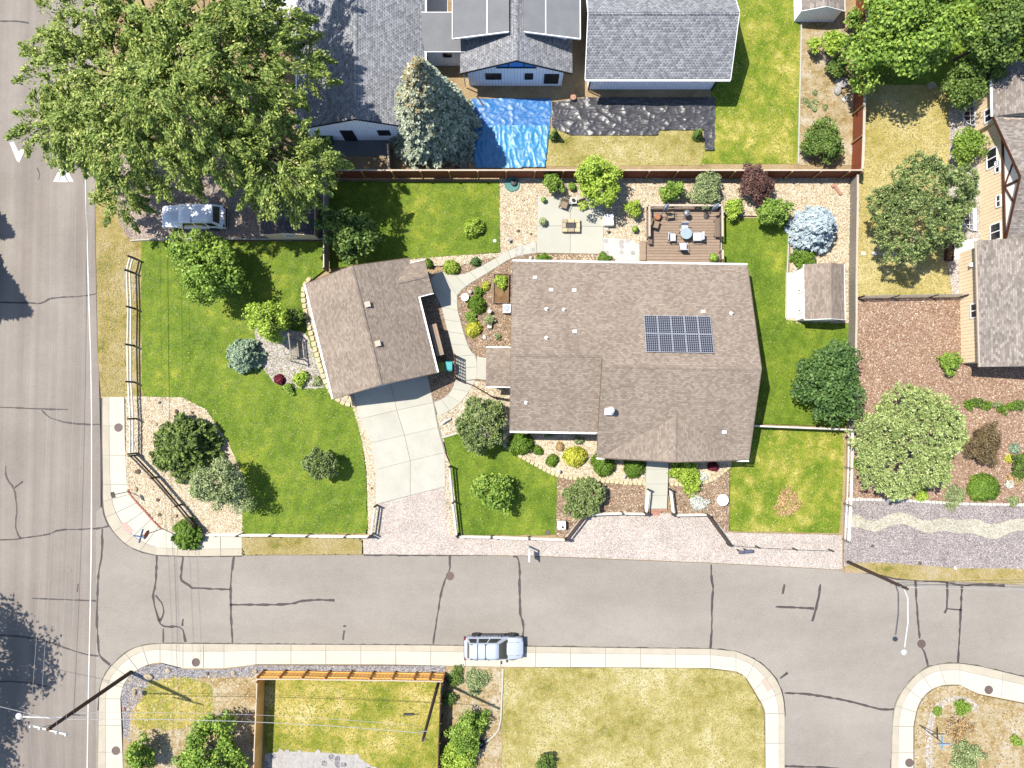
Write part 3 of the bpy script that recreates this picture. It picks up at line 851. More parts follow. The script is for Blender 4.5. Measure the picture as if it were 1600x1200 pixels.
pth = sheet('path', [(672, 432), (690, 424), (716, 434), (760, 412), (806, 385), (838, 379), (838, 394), (800, 400), (750, 434), (722, 450), (714, 462), (715, 485), (725, 520), (735, 548), (745, 557), (762, 560), (762, 594), (744, 592), (732, 610), (714, 634), (684, 650), (678, 628), (700, 618), (713, 598), (710, 570), (700, 520), (690, 478), (676, 450)], 0.118, M['joint'], 'white concrete garden path winding from patio to porch and driveway', depth=0.1)
o1 = [(838, 379), (806, 385), (760, 412), (716, 433), (690, 424)]
i1 = [(838, 395), (803, 400), (762, 426), (724, 449), (714, 462)]
strip_slabs('slab', pth, smooth_poly(o1, 1), smooth_poly(i1, 1), 7, 0.142, 0.06, M['path'], 0.025)
strip_slabs('slab', pth, [(690, 424), (672, 432), (676, 450), (690, 480)], [(714, 462), (714, 464), (714, 466), (715, 485)], 2, 0.142, 0.06, M['path'], 0.025)
o2 = [(690, 480), (700, 520), (710, 560), (713, 582), (711, 596)]
i2 = [(715, 485), (724, 520), (734, 548), (745, 557), (745, 592)]
strip_slabs('slab', pth, smooth_poly(o2, 1), smooth_poly(i2, 1), 6, 0.142, 0.06, M['path'], 0.025)
strip_slabs('slab', pth, [(745, 557), (763, 560)], [(745, 592), (763, 594)], 1, 0.142, 0.06, M['path'], 0.025)
o3 = [(711, 596), (706, 610), (696, 621), (678, 629)]
i3 = [(743, 594), (734, 610), (716, 634), (684, 651)]
strip_slabs('slab', pth, smooth_poly(o3, 1), smooth_poly(i3, 1), 4, 0.142, 0.06, M['path'], 0.025)

pat = sheet('patio', [(840, 308), (943, 308), (943, 397), (838, 395)], 0.12, M['joint'], 'square white concrete patio with a stone fire pit')
quad_slabs(pat, 'slab', [[(840, 307), (891, 307), (891, 353), (839, 353)], [(891, 307), (943, 308), (943, 354), (891, 353)],
                         [(839, 353), (891, 353), (891, 396), (838, 395)], [(891, 353), (943, 354), (943, 397), (891, 396)]], 0.15, 0.1, M['path'], 0.02)

# flagstones set in pale grout east of the patio and north-west of it
def stones_in(root, name, pts, z, m, size, seed, keep=1.0, hmin=0.02, hmax=0.035, shrink=0.86):
    """irregular stones on a jittered grid inside a pixel polygon"""
    rr = random.Random(seed)
    w = [(p.x, p.y) for p in GP(pts, z)]
    x0, x1 = min(p[0] for p in w), max(p[0] for p in w); y0, y1 = min(p[1] for p in w), max(p[1] for p in w)
    nx, ny = max(1, int((x1 - x0) / size)), max(1, int((y1 - y0) / size))
    for i in range(nx + 1):
        for j in range(ny + 1):
            x = x0 + (i + rr.uniform(.3, .7)) * size; y = y0 + (j + rr.uniform(.3, .7)) * size
            if not in_poly(np.array([x]), np.array([y]), w)[0] or rr.random() > keep: continue
            k = rr.randint(5, 7); a0 = rr.random() * 6
            poly = []
            for q in range(k):
                a = a0 + 2 * math.pi * q / k
                rad = size * 0.5 * shrink * rr.uniform(.8, 1.12)
                poly.append((x + rad * math.cos(a), y + rad * math.sin(a)))
            h = rr.uniform(hmin, hmax)
            MB().prism(poly, z - 0.03, z + h).build(name, m if not isinstance(m, list) else rr.choice(m), root)
FL1 = [(943, 371), (975, 373), (1006, 384), (1005, 412), (973, 414), (960, 404), (943, 397)]
f1 = sheet('flagstone_path', FL1, 0.13, M['palestone'], 'pale flagstone path between patio and deck')
stones_in(f1, 'stone', FL1, 0.13, [M['palestone'], M['palestone'], M['greystone']], 0.42, 3, 0.85, 0.006, 0.02, 1.05)
FL2 = [(806, 386), (838, 379), (838, 394), (804, 401)]
stones_in(pth, 'stone', FL2, 0.142, [M['palestone'], M['greystone']], 0.4, 4, 0.8, 0.004, 0.016)
FL3 = [(414, 1178), (440, 1174), (510, 1176), (555, 1180), (585, 1200), (600, 1260), (412, 1260)]
f3 = sheet('flagstone_path', FL3, 0.125, M['greystone'], 'grey flagstone path in the fenced yard with the wires')
stones_in(f3, 'stone', FL3, 0.125, [M['greystone'], M['greystone'], M['bluegravel']], 0.5, 5, 0.8, 0.008, 0.025, 1.0)
st4 = empty('stepping_stones', G(1400, 395, 0.11), 0, 'row of pale stepping stones crossing the sunburnt backyard', 'stepping stones')
for x in (1349, 1366, 1382, 1398, 1414):
    c = G(x, 396, 0.11) - Vector(st4.location)
    MB().prism([(c.x - .2, c.y - .16), (c.x + .2, c.y - .14), (c.x + .17, c.y + .17), (c.x - .19, c.y + .14)], -0.03, 0.03).build('stone', M['palestone'], st4)

# front steps and red pavers
stp = empty('front_steps', G(1028, 760, 0), 0, 'white concrete front steps running down to the red pavers', 'steps')
ys = [(712, 733), (733, 756), (756, 774), (774, 795)]
for k, (a, b) in enumerate(ys):
    z = 0.5 - 0.1 * k
    q = [(p.x - stp.location.x, p.y - stp.location.y) for p in GP([(1011 - k, a), (1045 - k * .7, a), (1044.5 - k * .7, b), (1010 - k, b)], z)]
    MB().prism(q, 0.0, z).build('step', M['path'], stp, bevel=0.012)
pvr = empty('paver_landing', G(1026, 799, 0), 0, 'small red paver landing at the foot of the front steps', 'pavers')
for i in range(9):
    for j in range(3):
        if j > 0 and (i < 2 or i > 5): continue
        c = G(1010 + i * 3.9 + (j % 2) * 1.5, 797 + j * 3.6, 0.12) - Vector(pvr.location)
        MB().box((c.x, c.y, 0.115), (0.185, 0.17, 0.05 + random.uniform(0, .008))).build('paver', M['paver'], pvr)

# ------------------------------------------------------------------ edging of single stones
def edging(name, label, pts, size, m, z, piece='stone', seed=1, hz=0.09, wid=1.0, cat='edging', sm=2):
    rr = random.Random(seed)
    P = smooth_poly(pts, sm) if sm else pts
    W = [G(p[0], p[1], z) for p in P]
    L = sum((W[i + 1] - W[i]).length for i in range(len(W) - 1))
    n = max(2, int(L / size))
    R = resample([(p.x, p.y) for p in W], n + 1)
    root = empty(name, (R[n // 2][0], R[n // 2][1], z), 0, label, cat)
    ox, oy = root.location.x, root.location.y
    for i in range(n):
        a, b = R[i], R[i + 1]
        cx, cy = (a[0] + b[0]) / 2 - ox, (a[1] + b[1]) / 2 - oy
        ang = math.atan2(b[1] - a[1], b[0] - a[0]) + rr.uniform(-.06, .06)
        l = size * rr.uniform(.84, .95); w = size * wid * rr.uniform(.85, 1.05)
        poly = []
        for sx, sy in ((-1, -.6), (-.7, -1), (.7, -1), (1, -.6), (1, .6), (.7, 1), (-.7, 1), (-1, .6)):
            x, y = sx * l / 2 * rr.uniform(.93, 1.04), sy * w / 2 * rr.uniform(.93, 1.04)
            poly.append((cx + x * math.cos(ang) - y * math.sin(ang), cy + x * math.sin(ang) + y * math.cos(ang)))
        MB().prism(poly, -0.06, hz * rr.uniform(.8, 1.15)).build(piece, m, root)
    return root
edging('stone_edging', 'row of buff stones edging the bed along the garage west wall', [(485, 434), (474, 446), (474, 470), (479, 495), (490, 535), (501, 575), (512, 606), (528, 626), (545, 633), (557, 632)], 0.44, M['flag'], 0.11, seed=2, hz=0.14, wid=0.8)
edging('stone_edging', 'inner row of buff stones behind the garage stone edging', [(482, 460), (487, 490), (498, 535), (508, 572), (519, 604), (533, 618), (552, 624)], 0.40, M['flag'], 0.10, seed=12, hz=0.10, wid=0.8)
sheet('rock_bed', [(486, 432), (474, 446), (474, 470), (490, 535), (510, 606), (528, 626), (557, 633), (553, 610), (526, 612), (484, 445)], 0.116, M['creamgravel'], 'cream stone strip between the garage wall and the side lawn')
edging('stone_edging', 'curved row of buff blocks between front lawn and planting bed', [(786, 694), (800, 706), (830, 722), (872, 745), (910, 748), (960, 753), (1010, 756)], 0.36, M['flag'], 0.11, seed=3, hz=0.13, wid=0.8)
edging('stone_edging', 'curved row of buff blocks beside the front steps ending at the house corner', [(1046, 756), (1075, 757), (1100, 755), (1125, 742), (1140, 728)], 0.34, M['flag'], 0.11, seed=4, hz=0.13, wid=0.8)
edging('brick_edging', 'row of red bricks edging the corner pavement ramp', [(200, 764), (203, 772), (215, 786), (228, 800), (240, 814), (252, 826)], 0.2, M['brick'], 0.115, 'brick', 5, 0.1, 0.7)
edging('stone_edging', 'ragged row of pale stones between the mulch and the purplish gravel', [(1324, 780), (1400, 781), (1450, 784), (1500, 787), (1560, 788), (1620, 789)], 0.3, M['palestone'], 0.11, seed=6, hz=0.12, wid=0.8)
def kerb_line(label, pts, w=0.1, z=0.15, m='path', name='garden_kerb'):
    o = ribbon(name, pts, w, z, M[m], None, 1)
    so = o.modifiers.new('solid', 'SOLIDIFY'); so.thickness = 0.12; so.offset = 0
    tag(o, label, None, None, 'structure')
kerb_line('thin white kerb between gravel driveway and side lawn', [(204, 376), (235, 374), (300, 373), (400, 374), (510, 373)])
kerb_line('thin white concrete kerb between the front lawn and the rock bed', [(690, 684), (704, 680), (716, 676)], 0.14)
kerb_line('white kerb along the narrow east lawn beside the blue spruce', [(1229, 500), (1229, 440), (1231, 400), (1233, 345)])
kerb_line('white kerb between the weedy strip and the dry lawn', [(786, 1044), (784, 1090), (782, 1135), (770, 1152), (745, 1168)], 0.12)
kerb_line('thin kerb between the long lawn and the stony strip', [(1252, 36), (1250, 120), (1247, 256)], 0.1)

# ------------------------------------------------------------------ roofs and houses
def roof_mesh(name, planes, m, parent, t=0.14):
    """planes: list of (polygon 3D, eave direction); uv follows the slope"""
    verts, faces, uvs = [], [], []
    for poly, ed in planes:
        P = [Vector(p) for p in poly]; n = len(P)
        ar = sum(P[i].x * P[(i + 1) % n].y - P[(i + 1) % n].x * P[i].y for i in range(n))
        if ar < 0: P.reverse()
        nr = Vector((0, 0, 0))
        for i in range(1, n - 1): nr += (P[i] - P[0]).cross(P[i + 1] - P[0])
        nr.normalize()
        e = Vector(ed).normalized()
        u = (e - nr * e.dot(nr)).normalized(); v = nr.cross(u)
        if v.z < 0: v = -v
        b = len(verts)
        for p in P:
            verts.append(p); uvs.append((p.dot(u), p.dot(v)))
        for p in P:
            q = p - Vector((0, 0, t)); verts.append(q); uvs.append((p.dot(u), p.dot(v)))
        faces.append(tuple(b + i for i in range(n)))
        faces.append(tuple(b + n + i for i in reversed(range(n))))
        for i in range(n):
            j = (i + 1) % n
            faces.append((b + i + n, b + j + n, b + j, b + i))
    return mesh(name, verts, faces, m, parent, uv=uvs)

def ridge_caps(parent, p, q, m, w=0.3):
    p, q = Vector(p), Vector(q); n = max(2, int((q - p).length / 0.28))
    d = (q - p).normalized(); sd = Vector((-d.y, d.x, 0)).normalized()
    mb = MB()
    vs_, fs_ = [], []
    for i in range(n + 1):
        c = p + d * ((q - p).length * i / n)
        zz = 0.035 + (0.012 if i % 2 else 0.0)
        vs_ += [c - sd * w / 2 + Vector((0, 0, zz - w * .22)), c + Vector((0, 0, zz)), c + sd * w / 2 + Vector((0, 0, zz - w * .22))]
    for i in range(n):
        a = 3 * i
        fs_ += [(a, a + 3, a + 4, a + 1), (a + 1, a + 4, a + 5, a + 2)]
    uvs = [(v.x + v.y, v.z * 3) for v in vs_]
    return mesh('ridge_cap', vs_, fs_, m, parent, uv=uvs)

def boards(parent, segs, m, name='fascia', w=0.04, h=0.2, dz=-0.08):
    for p, q in segs:
        MB().bar(Vector(p) + Vector((0, 0, dz)), Vector(q) + Vector((0, 0, dz)), w, h).build(name, m, parent)

def gutter(parent, p, q, m, out):
    o = Vector(out).normalized() * 0.07
    MB().bar(Vector(p) + o + Vector((0, 0, -0.06)), Vector(q) + o + Vector((0, 0, -0.06)), 0.12, 0.11).build('gutter', m, parent)

def walls(parent, poly, h, m, name='wall', z0=0.0):
    return MB().prism(poly, z0, h).build(name, m, parent)

def gable_wall(parent, a, b, peak, m, thick, z0=0.0):
    """pentagon wall from a to b (eave points) with a peak; thick = offset vector inwards"""
    th = Vector(thick); sh_ = th.normalized() * -0.006
    a, b, pk = Vector(a) + sh_, Vector(b) + sh_, Vector(peak) + sh_
    f = [Vector((a.x, a.y, z0)), Vector((b.x, b.y, z0)), b, pk, a]
    v = f + [p + th for p in f]
    fs_ = [(0, 1, 2, 3, 4), (9, 8, 7, 6, 5)] + [(i + 5, (i + 1) % 5 + 5, (i + 1) % 5, i) for i in range(5)]
    o = mesh('gable_wall', v, fs_, m, parent)
    bm = bmesh.new(); bm.from_mesh(o.data); bmesh.ops.recalc_face_normals(bm, faces=bm.faces); bm.to_mesh(o.data); bm.free()
    return o

def window(parent, c, w, h, nrm, frame='blackframe', glass='glass', mull=1, proud=0.03, fr=0.07):
    """window centred at c (local to parent) facing nrm (horizontal)"""
    c = Vector(c); n = Vector(nrm).normalized(); s = Vector((-n.y, n.x, 0))
    f = MB()
    b = c + n * proud
    for sx in (-1, 1):
        f.bar(b + s * sx * (w / 2) - Vector((0, 0, h / 2)), b + s * sx * (w / 2) + Vector((0, 0, h / 2)), 0.08, fr, up=s)
    for sz in (-1, 1):
        f.bar(b - s * (w / 2) + Vector((0, 0, sz * h / 2)), b + s * (w / 2) + Vector((0, 0, sz * h / 2)), 0.08, fr)
    o = f.build('window', M[frame], parent)
    for k in range(mull):
        x0 = -w / 2 + w * k / mull; x1 = x0 + w / mull
        q = c + n * (proud * 0.6)
        mb = MB().bar(q + s * (x0 + .02), q + s * (x1 - .02), 0.03, h)
        mb.build('pane', M[glass], o)
        if k:
            MB().bar(b + s * x0 - Vector((0, 0, h / 2)), b + s * x0 + Vector((0, 0, h / 2)), 0.06, fr * .8, up=s).build('mullion', M[frame], o)
    return o

def local(fr):
    """local xy frame helper: returns function local -> local (identity) for readability"""
    return fr

# ---- main house (frame: x along the back eave, y towards the back)
ang = math.atan2(-0.30, 18.11)
house = empty('house', (0.05, 11.44, 0), ang, 'main tan-shingled house with rooftop solar array and two ridges', 'house')
E_N, E_S, RM = 2.6, 3.15, 5.8
sl = (RM - E_N) / 8.2
RW = E_N + sl * 7.4
NWp, NEp = (0, 0, E_N), (18.1, 0, E_N)
xs = 6.62
planes = [
 ([(0, 0, E_N), (xs, 0, E_N), (xs, -7.4, RW), (0, -7.4, RW)], (1, 0, 0)),
 ([(xs, 0, E_N), (18.08, 0, E_N), (18.08, -8.2, RM), (xs, -8.2, RM)], (1, 0, 0)),
 ([(0, -7.4, RW), (xs, -7.4, RW), (xs, -13.05, 3.28), (0, -13.05, 3.28)], (1, 0, 0)),
 ([(xs, -8.2, RM), (18.08, -8.2, RM), (18.08, -14.9, E_S), (xs, -14.9, E_S)], (1, 0, 0)),
 ([(12.25, -11.7, 4.46), (12.25, -15.1, 4.46), (6.75, -14.95, E_S + .06)], (0, 1, 0)),
 ([(12.25, -11.7, 4.46), (17.5, -14.95, E_S + .06), (12.25, -15.1, 4.46)], (0, 1, 0)),
]
rf = roof_mesh('roof', planes, M['tanroof'], house)
# step wall between the two south slopes
mesh('step_wall', [(xs + .03, -8.2, RM - .15), (xs + .03, -14.7, E_S - .1), (xs + .03, -12.95, 3.1), (xs + .03, -7.4, RW - .2)], [(0, 1, 2, 3)], M['housewall'], house)
ridge_caps(rf, (0, -7.4, RW), (xs, -7.4, RW), M['tanroof']); ridge_caps(rf, (xs, -8.2, RM), (18.08, -8.2, RM), M['tanroof'])
ridge_caps(rf, (12.25, -11.6, 4.46), (12.25, -15.1, 4.46), M['tanroof'])
walls(house, [(0.45, -0.5), (17.65, -0.5), (17.65, -14.3), (7.1, -14.3), (7.1, -12.5), (0.45, -12.5)], 2.55, M['housewall'])
gable_wall(house, (0.45, -12.5, 3.1), (0.45, -.5, 2.6), (0.45, -7.4, RW - .2), M['housewall'], (0.1, 0, 0))
gable_wall(house, (17.65, -14.3, 3.1), (17.65, -.5, 2.6), (17.65, -8.2, RM - .2), M['housewall'], (-0.1, 0, 0))
gable_wall(house, (7.1, -14.3, 3.1), (17.6, -14.3, 3.1), (12.25, -14.3, 4.3), M['housewall'], (0, 0.1, 0))
walls(house, [(0.5, -12.4), (7.0, -12.4), (7.0, -12.5), (.5, -12.5)], 3.2, M['housewall'])
boards(house, [((0, .03, E_N), (18.1, .03, E_N)), ((0, -13.08, 3.28), (xs, -13.08, 3.28))], M['white'], w=0.05, h=0.16)
boards(house, [((-.03, 0, E_N), (-.03, -7.4, RW)), ((-.03, -7.4, RW), (-.03, -13.05, 3.28)), ((18.11, 0, E_N), (18.11, -8.2, RM)), ((18.11, -8.2, RM), (18.11, -14.9, E_S)),
               ((6.7, -15.0, E_S + .05), (12.25, -15.14, 4.45)), ((12.25, -15.14, 4.45), (17.6, -15.0, E_S + .05)), ((xs + .0, -13.1, 3.2), (xs + .0, -14.95, E_S))], M['deckrail'], h=0.16, w=0.03)
gutter(house, (0, 0, E_N), (18.1, 0, E_N), M['white'], (0, 1, 0)); gutter(house, (0, -13.05, 3.28), (xs - .1, -13.05, 3.28), M['white'], (0, -1, 0))
gutter(house, (17.2, -14.95, E_S), (18.1, -14.95, E_S), M['white'], (0, -1, 0)); gutter(house, (6.6, -14.95, E_S), (7.2, -14.95, E_S), M['white'], (0, -1, 0))
for x in (2.0, 5.0): window(house, (x, -12.5, 1.6), 1.4, 1.2, (0, -1, 0), 'white', 'glass', 2)
for x in (8.6, 14.8): window(house, (x, -14.3, 1.6), 1.5, 1.3, (0, -1, 0), 'white', 'glass', 2)
d = MB().box((12.0, -14.33, 1.05), (1.0, .08, 2.1)).build('door', M['darkbrown'], house)
MB().box((12.4, -14.4, 1.0), (.05, .08, .14)).build('handle', M['metal'], d)
for x in (3.0, 9.0, 14.0): window(house, (x, -.5, 1.5), 1.4, 1.1, (0, 1, 0), 'white', 'glass', 2)
def hz(x, y):
    """height of the main roof at local x, y"""
    if y > (-7.4 if x < xs else -8.2): return E_N - sl * y
    return (RW + (y + 7.4) * (RW - 3.28) / 5.65) if x < xs else (RM + (y + 8.2) * (RM - E_S) / 6.7)
# entry porch
pr = 2.95
roof_mesh('porch_roof', [([(-1.9, -6.7, 2.6), (0.3, -6.7, 2.6), (0.3, -8.2, pr), (-1.9, -8.2, pr)], (1, 0, 0)), ([(-1.9, -8.2, pr), (0.3, -8.2, pr), (0.3, -9.7, 2.6), (-1.9, -9.7, 2.6)], (1, 0, 0))], M['tanroof'], house, 0.12)
boards(house, [((-1.9, -6.67, 2.6), (0, -6.67, 2.6)), ((-1.9, -9.73, 2.6), (0, -9.73, 2.6))], M['white'], 'porch_fascia', 0.08, 0.14)
for y in (-7.0, -9.4): MB().box((-1.7, y, 1.27), (.16, .16, 2.54)).build('porch_post', M['white'], house)
# vents and flue on the roof
inv = house.matrix_basis.inverted() if False else Matrix.Rotation(-ang, 4, 'Z') @ Matrix.Translation((-0.05, -11.44, 0))
def on_roof(px, py):
    h = 4.0
    for _ in range(6):
        p = inv @ G(px, py, h)
        h = hz(p.x, p.y)
    return Vector((p.x, p.y, h))
for px, py in ((836, 434), (861, 453), (897, 454), (898, 518), (1098, 487), (1131, 675)):
    p = on_roof(px, py)
    o = MB().box(p + Vector((0, 0, .10)), (.3, .22, .08)).build('roof_vent', M['white'], house)
    MB().box(p + Vector((0, 0, .03)), (.2, .2, .12)).build('vent_neck', M['white'], o)
for px, py in ((854, 483), (881, 484), (854, 528), (1143, 490), (822, 629)):
    p = on_roof(px, py)
    o = MB().lathe([(.06, -.1), (.06, .32), (.045, .32)], p, 10).build('vent_pipe', M['whitesteel'], house)
    MB().lathe([(.16, -.02), (.12, .05), (.06, .09)], p, 10).build('pipe_flashing', M['white'], o)
p = on_roof(951, 643)
fl = MB().box(p + Vector((0, 0, .18)), (.62, .5, .36)).build('chimney', M['white'], house)
MB().lathe([(.16, .3), (.16, .8), (.26, .84), (.26, .95), (.1, 1.02)], p + Vector((.05, .1, 0)), 14).build('flue_cap', M['whitesteel'], fl)
# solar array: 5 x 2 panels standing off the north slope
sol_root = empty('solar_array', (0, 0, 0), 0, 'dark solar array of ten framed panels on the main roof', 'solar panels')
sol_root.parent = None
corners = [on_roof(1005, 494), on_roof(1109, 496), on_roof(1116, 554), on_roof(1009, 551)]
a0 = corners[0]; ux = Vector((1, 0, 0)); vy = (Vector((0, -1, sl))).normalized()
Wt = ((corners[1] - corners[0]).length + (corners[2] - corners[3]).length) / 2
Ht = ((corners[3] - corners[0]).length + (corners[2] - corners[1]).length) / 2
nrm = ux.cross(-vy).normalized()
HM = Matrix.Translation((0.05, 11.44, 0)) @ Matrix.Rotation(ang, 4, 'Z')
pw, ph = Wt / 5, Ht / 2
lift = nrm * 0.14
def plate(mb, o, w, h, t):
    p0 = o; p1 = o + ux * w; p2 = p1 + vy * h; p3 = o + vy * h
    top = [HM @ (q + nrm * t) for q in (p0, p3, p2, p1)]; bot = [HM @ q for q in (p0, p3, p2, p1)]
    mb.add(bot + top, [(3, 2, 1, 0), (4, 5, 6, 7), (0, 1, 5, 4), (1, 2, 6, 5), (2, 3, 7, 6), (3, 0, 4, 7)])
for r in range(2):
    for c in range(5):
        o = a0 + lift + ux * (c * pw + .012) + vy * (r * ph + .012)
        mb = MB(); plate(mb, o, pw - .024, ph - .024, 0.035)
        pn = mb.build('panel', M['alu'], sol_root)
        cells = MB()
        ncx, ncy = 6, 10
        cw, chh = (pw - .09) / ncx, (ph - .09) / ncy
        cells_o = o + ux * .033 + vy * .033 + nrm * .036
        for i in range(ncx):
            for j in range(ncy):
                plate(cells, cells_o + ux * (i * cw + .012) + vy * (j * chh + .012), cw - .024, chh - .024, 0.003)
        cc = cells.build('cells', M['solarcell'], pn); cc['kind'] = 'stuff'
for r in (0.25, 0.75, 1.25, 1.75):
    mb = MB(); plate(mb, a0 + nrm * .03 + vy * (ph * r) - ux * .05, Wt + .1, .05, .1)
    mb.build('mounting_rail', M['alu'], sol_root)

# ---- garage
ga = math.atan2(2.2, 8.67)
gar = empty('garage', (-15.92, 9.65, 0), ga, 'detached tan-shingled garage set at an angle above the driveway', 'garage')
gr, ge, gl = 4.6, 2.6, -9.1
gpl = [([(0, 0, ge), (4.1, 0, gr), (4.1, gl, gr), (0, gl, ge)], (0, 1, 0)), ([(4.1, 0, gr), (8.2, 0, ge), (8.2, gl, ge), (4.1, gl, gr)], (0, 1, 0)),
       ([(6.85, -1.75, 3.25), (9.4, -1.75, 3.25), (9.4, -.42, 2.62), (8.1, -.42, 2.66)], (1, 0, 0)), ([(6.85, -1.75, 3.25), (8.1, -3.07, 2.66), (9.4, -3.07, 2.62), (9.4, -1.75, 3.25)], (1, 0, 0))]
grf = roof_mesh('roof', gpl, M['tanroof'], gar)
ridge_caps(grf, (4.1, 0, gr), (4.1, gl, gr), M['tanroof']); ridge_caps(grf, (6.9, -1.75, 3.25), (9.4, -1.75, 3.25), M['tanroof'])
walls(gar, [(0.4, -.35), (7.8, -.35), (7.8, gl + .35), (0.4, gl + .35)], 2.5, M['housewall'])
walls(gar, [(7.8, -.7), (9.0, -.7), (9.0, -2.8), (7.8, -2.8)], 2.5, M['housewall'], 'porch_wall')
gable_wall(gar, (0.4, -.35, 2.55), (7.8, -.35, 2.55), (4.1, -.35, 4.4), M['housewall'], (0, -.1, 0))
gable_wall(gar, (0.4, gl + .35, 2.55), (7.8, gl + .35, 2.55), (4.1, gl + .35, 4.4), M['housewall'], (0, .1, 0))
boards(gar, [((0, .03, ge), (4.1, .03, gr)), ((4.1, .03, gr), (8.2, .03, ge)), ((0, gl - .03, ge), (4.1, gl - .03, gr)), ((4.1, gl - .03, gr), (8.2, gl - .03, ge))], M['deckrail'], h=0.16, w=0.03)
gutter(gar, (0, 0, ge), (0, gl, ge), M['white'], (-1, 0, 0)); gutter(gar, (8.2, -3.05, ge), (8.2, gl, ge), M['white'], (1, 0, 0))
boards(gar, [((8.2, -.4, 2.6), (9.4, -.4, 2.6)), ((8.2, -3.1, 2.6), (9.4, -3.1, 2.6))], M['white'], 'porch_fascia', 0.08, 0.14)
gd = MB().box((4.1, gl + .3, 1.1), (5.2, .08, 2.2)).build('garage_door', M['white'], gar)
for k in range(4): MB().box((4.1, gl + .25, .3 + k * .53), (5.1, .03, .46)).build('door_panel', M['white'], gd)
for px, py in ((575, 476), (591, 537)):
    gi = Matrix.Rotation(-ga, 4, 'Z') @ Matrix.Translation((15.92, -9.65, 0))
    h = 4.0
    for _ in range(5):
        p = gi @ G(px, py, h); h = gr - abs(p.x - 4.1) * (gr - ge) / 4.1
    o = MB().box((p.x, p.y, h + .1), (.36, .36, .16)).build('roof_vent', M['deckrail'], gar)
    MB().box((p.x, p.y, h + .2), (.42, .42, .04)).build('vent_lid', M['capwood'], o)

# ---- grey-roofed house: west wing
wg = empty('house', (-11.7, 21.6, 0), 0, 'grey-shingled gable house half under the giant tree', 'house')
planes = [([(-4.9, 0, 3), (0, 0, 5), (0, 26, 5), (-4.9, 26, 3)], (0, 1, 0)), ([(0, 0, 5), (4.95, 0, 3), (4.95, 26, 3), (0, 26, 5)], (0, 1, 0))]
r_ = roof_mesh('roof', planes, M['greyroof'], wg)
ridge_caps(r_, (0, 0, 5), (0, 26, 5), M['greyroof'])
walls(wg, [(-4.4, .3), (4.5, .3), (4.5, 25.7), (-4.4, 25.7)], 2.9, M['whitewall'])
gable_wall(wg, (-4.4, .25, 2.95), (4.5, .25, 2.95), (0, .25, 4.8), M['whitewall'], (0, .1, 0))
boards(wg, [((-4.95, -.03, 3), (0, -.03, 5)), ((0, -.03, 5), (5.0, -.03, 3))], M['blackframe'], h=0.2)
gutter(wg, (-4.9, 0, 3), (-4.9, 26, 3), M['white'], (-1, 0, 0)); gutter(wg, (4.95, 0, 3), (4.95, 26, 3), M['white'], (1, 0, 0))
window(wg, (1.6, .25, 1.7), .9, .9, (0, -1, 0)); d = MB().box((-1.3, .22, 1.1), (1.0, .08, 2.1)).build('door', M['blackframe'], wg)
MB().box((-.95, .16, 1.0), (.05, .06, .15)).build('handle', M['metal'], d)

# ---- grey-roofed house: centre block with raised shed dormers
cg = empty('house', (0.33, 26.0, 0), 0, 'white gable house with blue gable window and twin flat dormers', 'house')
planes = [([(-4.35, .08, 2.8), (0, .08, 4.85), (0, 22, 4.85), (-4.35, 22, 2.8)], (0, 1, 0)), ([(0, .08, 4.85), (4.35, .08, 2.8), (4.35, 22, 2.8), (0, 22, 4.85)], (0, 1, 0))]
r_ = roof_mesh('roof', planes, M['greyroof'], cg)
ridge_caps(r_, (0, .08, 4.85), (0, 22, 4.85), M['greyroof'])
walls(cg, [(-3.8, .4), (3.7, .4), (3.7, 21), (-3.8, 21)], 2.7, M['whitewall'])
gable_wall(cg, (-3.8, .35, 2.85), (3.7, .35, 2.85), (0, .35, 4.65), M['whitewall'], (0, .1, 0))
boards(cg, [((-4.38, .05, 2.8), (0, .05, 4.85)), ((0, .05, 4.85), (4.38, .05, 2.8))], M['blackframe'], h=0.2)
for sx in (-1, 1):
    fd = roof_mesh('dormer_roof', [([(sx * .55, 2.2, 4.9), (sx * 4.8, 2.0, 4.3), (sx * 4.8, 22, 4.3), (sx * .55, 22, 4.9)], (0, 1, 0))], M['membrane'], cg, 0.16)
    MB().bar((sx * .55, 2.2, 4.88), (sx * 4.85, 1.97, 4.28), .06, .16).build('dormer_fascia', M['white'], cg)
    MB().bar((sx * 4.83, 1.97, 4.3), (sx * 4.83, 22, 4.3), .06, .14).build('dormer_fascia', M['white'], cg)
    MB().bar((sx * 2.2, 2.15, 4.69), (sx * 2.2, 22, 4.69), .06, .05).build('seam', M['white'], fd)
    walls(cg, [(sx * .6, 2.6), (sx * 3.9, 2.6), (sx * 3.9, 21), (sx * .6, 21)], 4.25, M['whitewall'], 'dormer_wall', 2.8)
window(cg, (-1.8, .35, 1.75), 1.2, .9, (0, -1, 0), mull=2); window(cg, (1.0, .35, 1.75), .6, .9, (0, -1, 0))
window(cg, (2.8, .35, 1.35), 1.1, 1.5, (0, -1, 0))
gw = mesh('gable_window', [(-1.5, .3, 3.3), (1.5, .3, 3.3), (1.1, .3, 3.75), (0, .3, 4.3), (-1.1, .3, 3.75)], [(0, 1, 2, 3, 4)], M['blueglass'], cg)
MB().bar((-1.55, .27, 3.28), (1.55, .27, 3.28), .08, .08).build('frame', M['blackframe'], gw)
for x in (-.6, .6): MB().bar((x, .27, 3.3), (x, .27, 4.0), .08, .08).build('frame', M['blackframe'], gw)
MB().bar((-4.1, .2, 2.7), (-4.1, .2, .3), .07, .07).build('downspout', M['white'], cg)
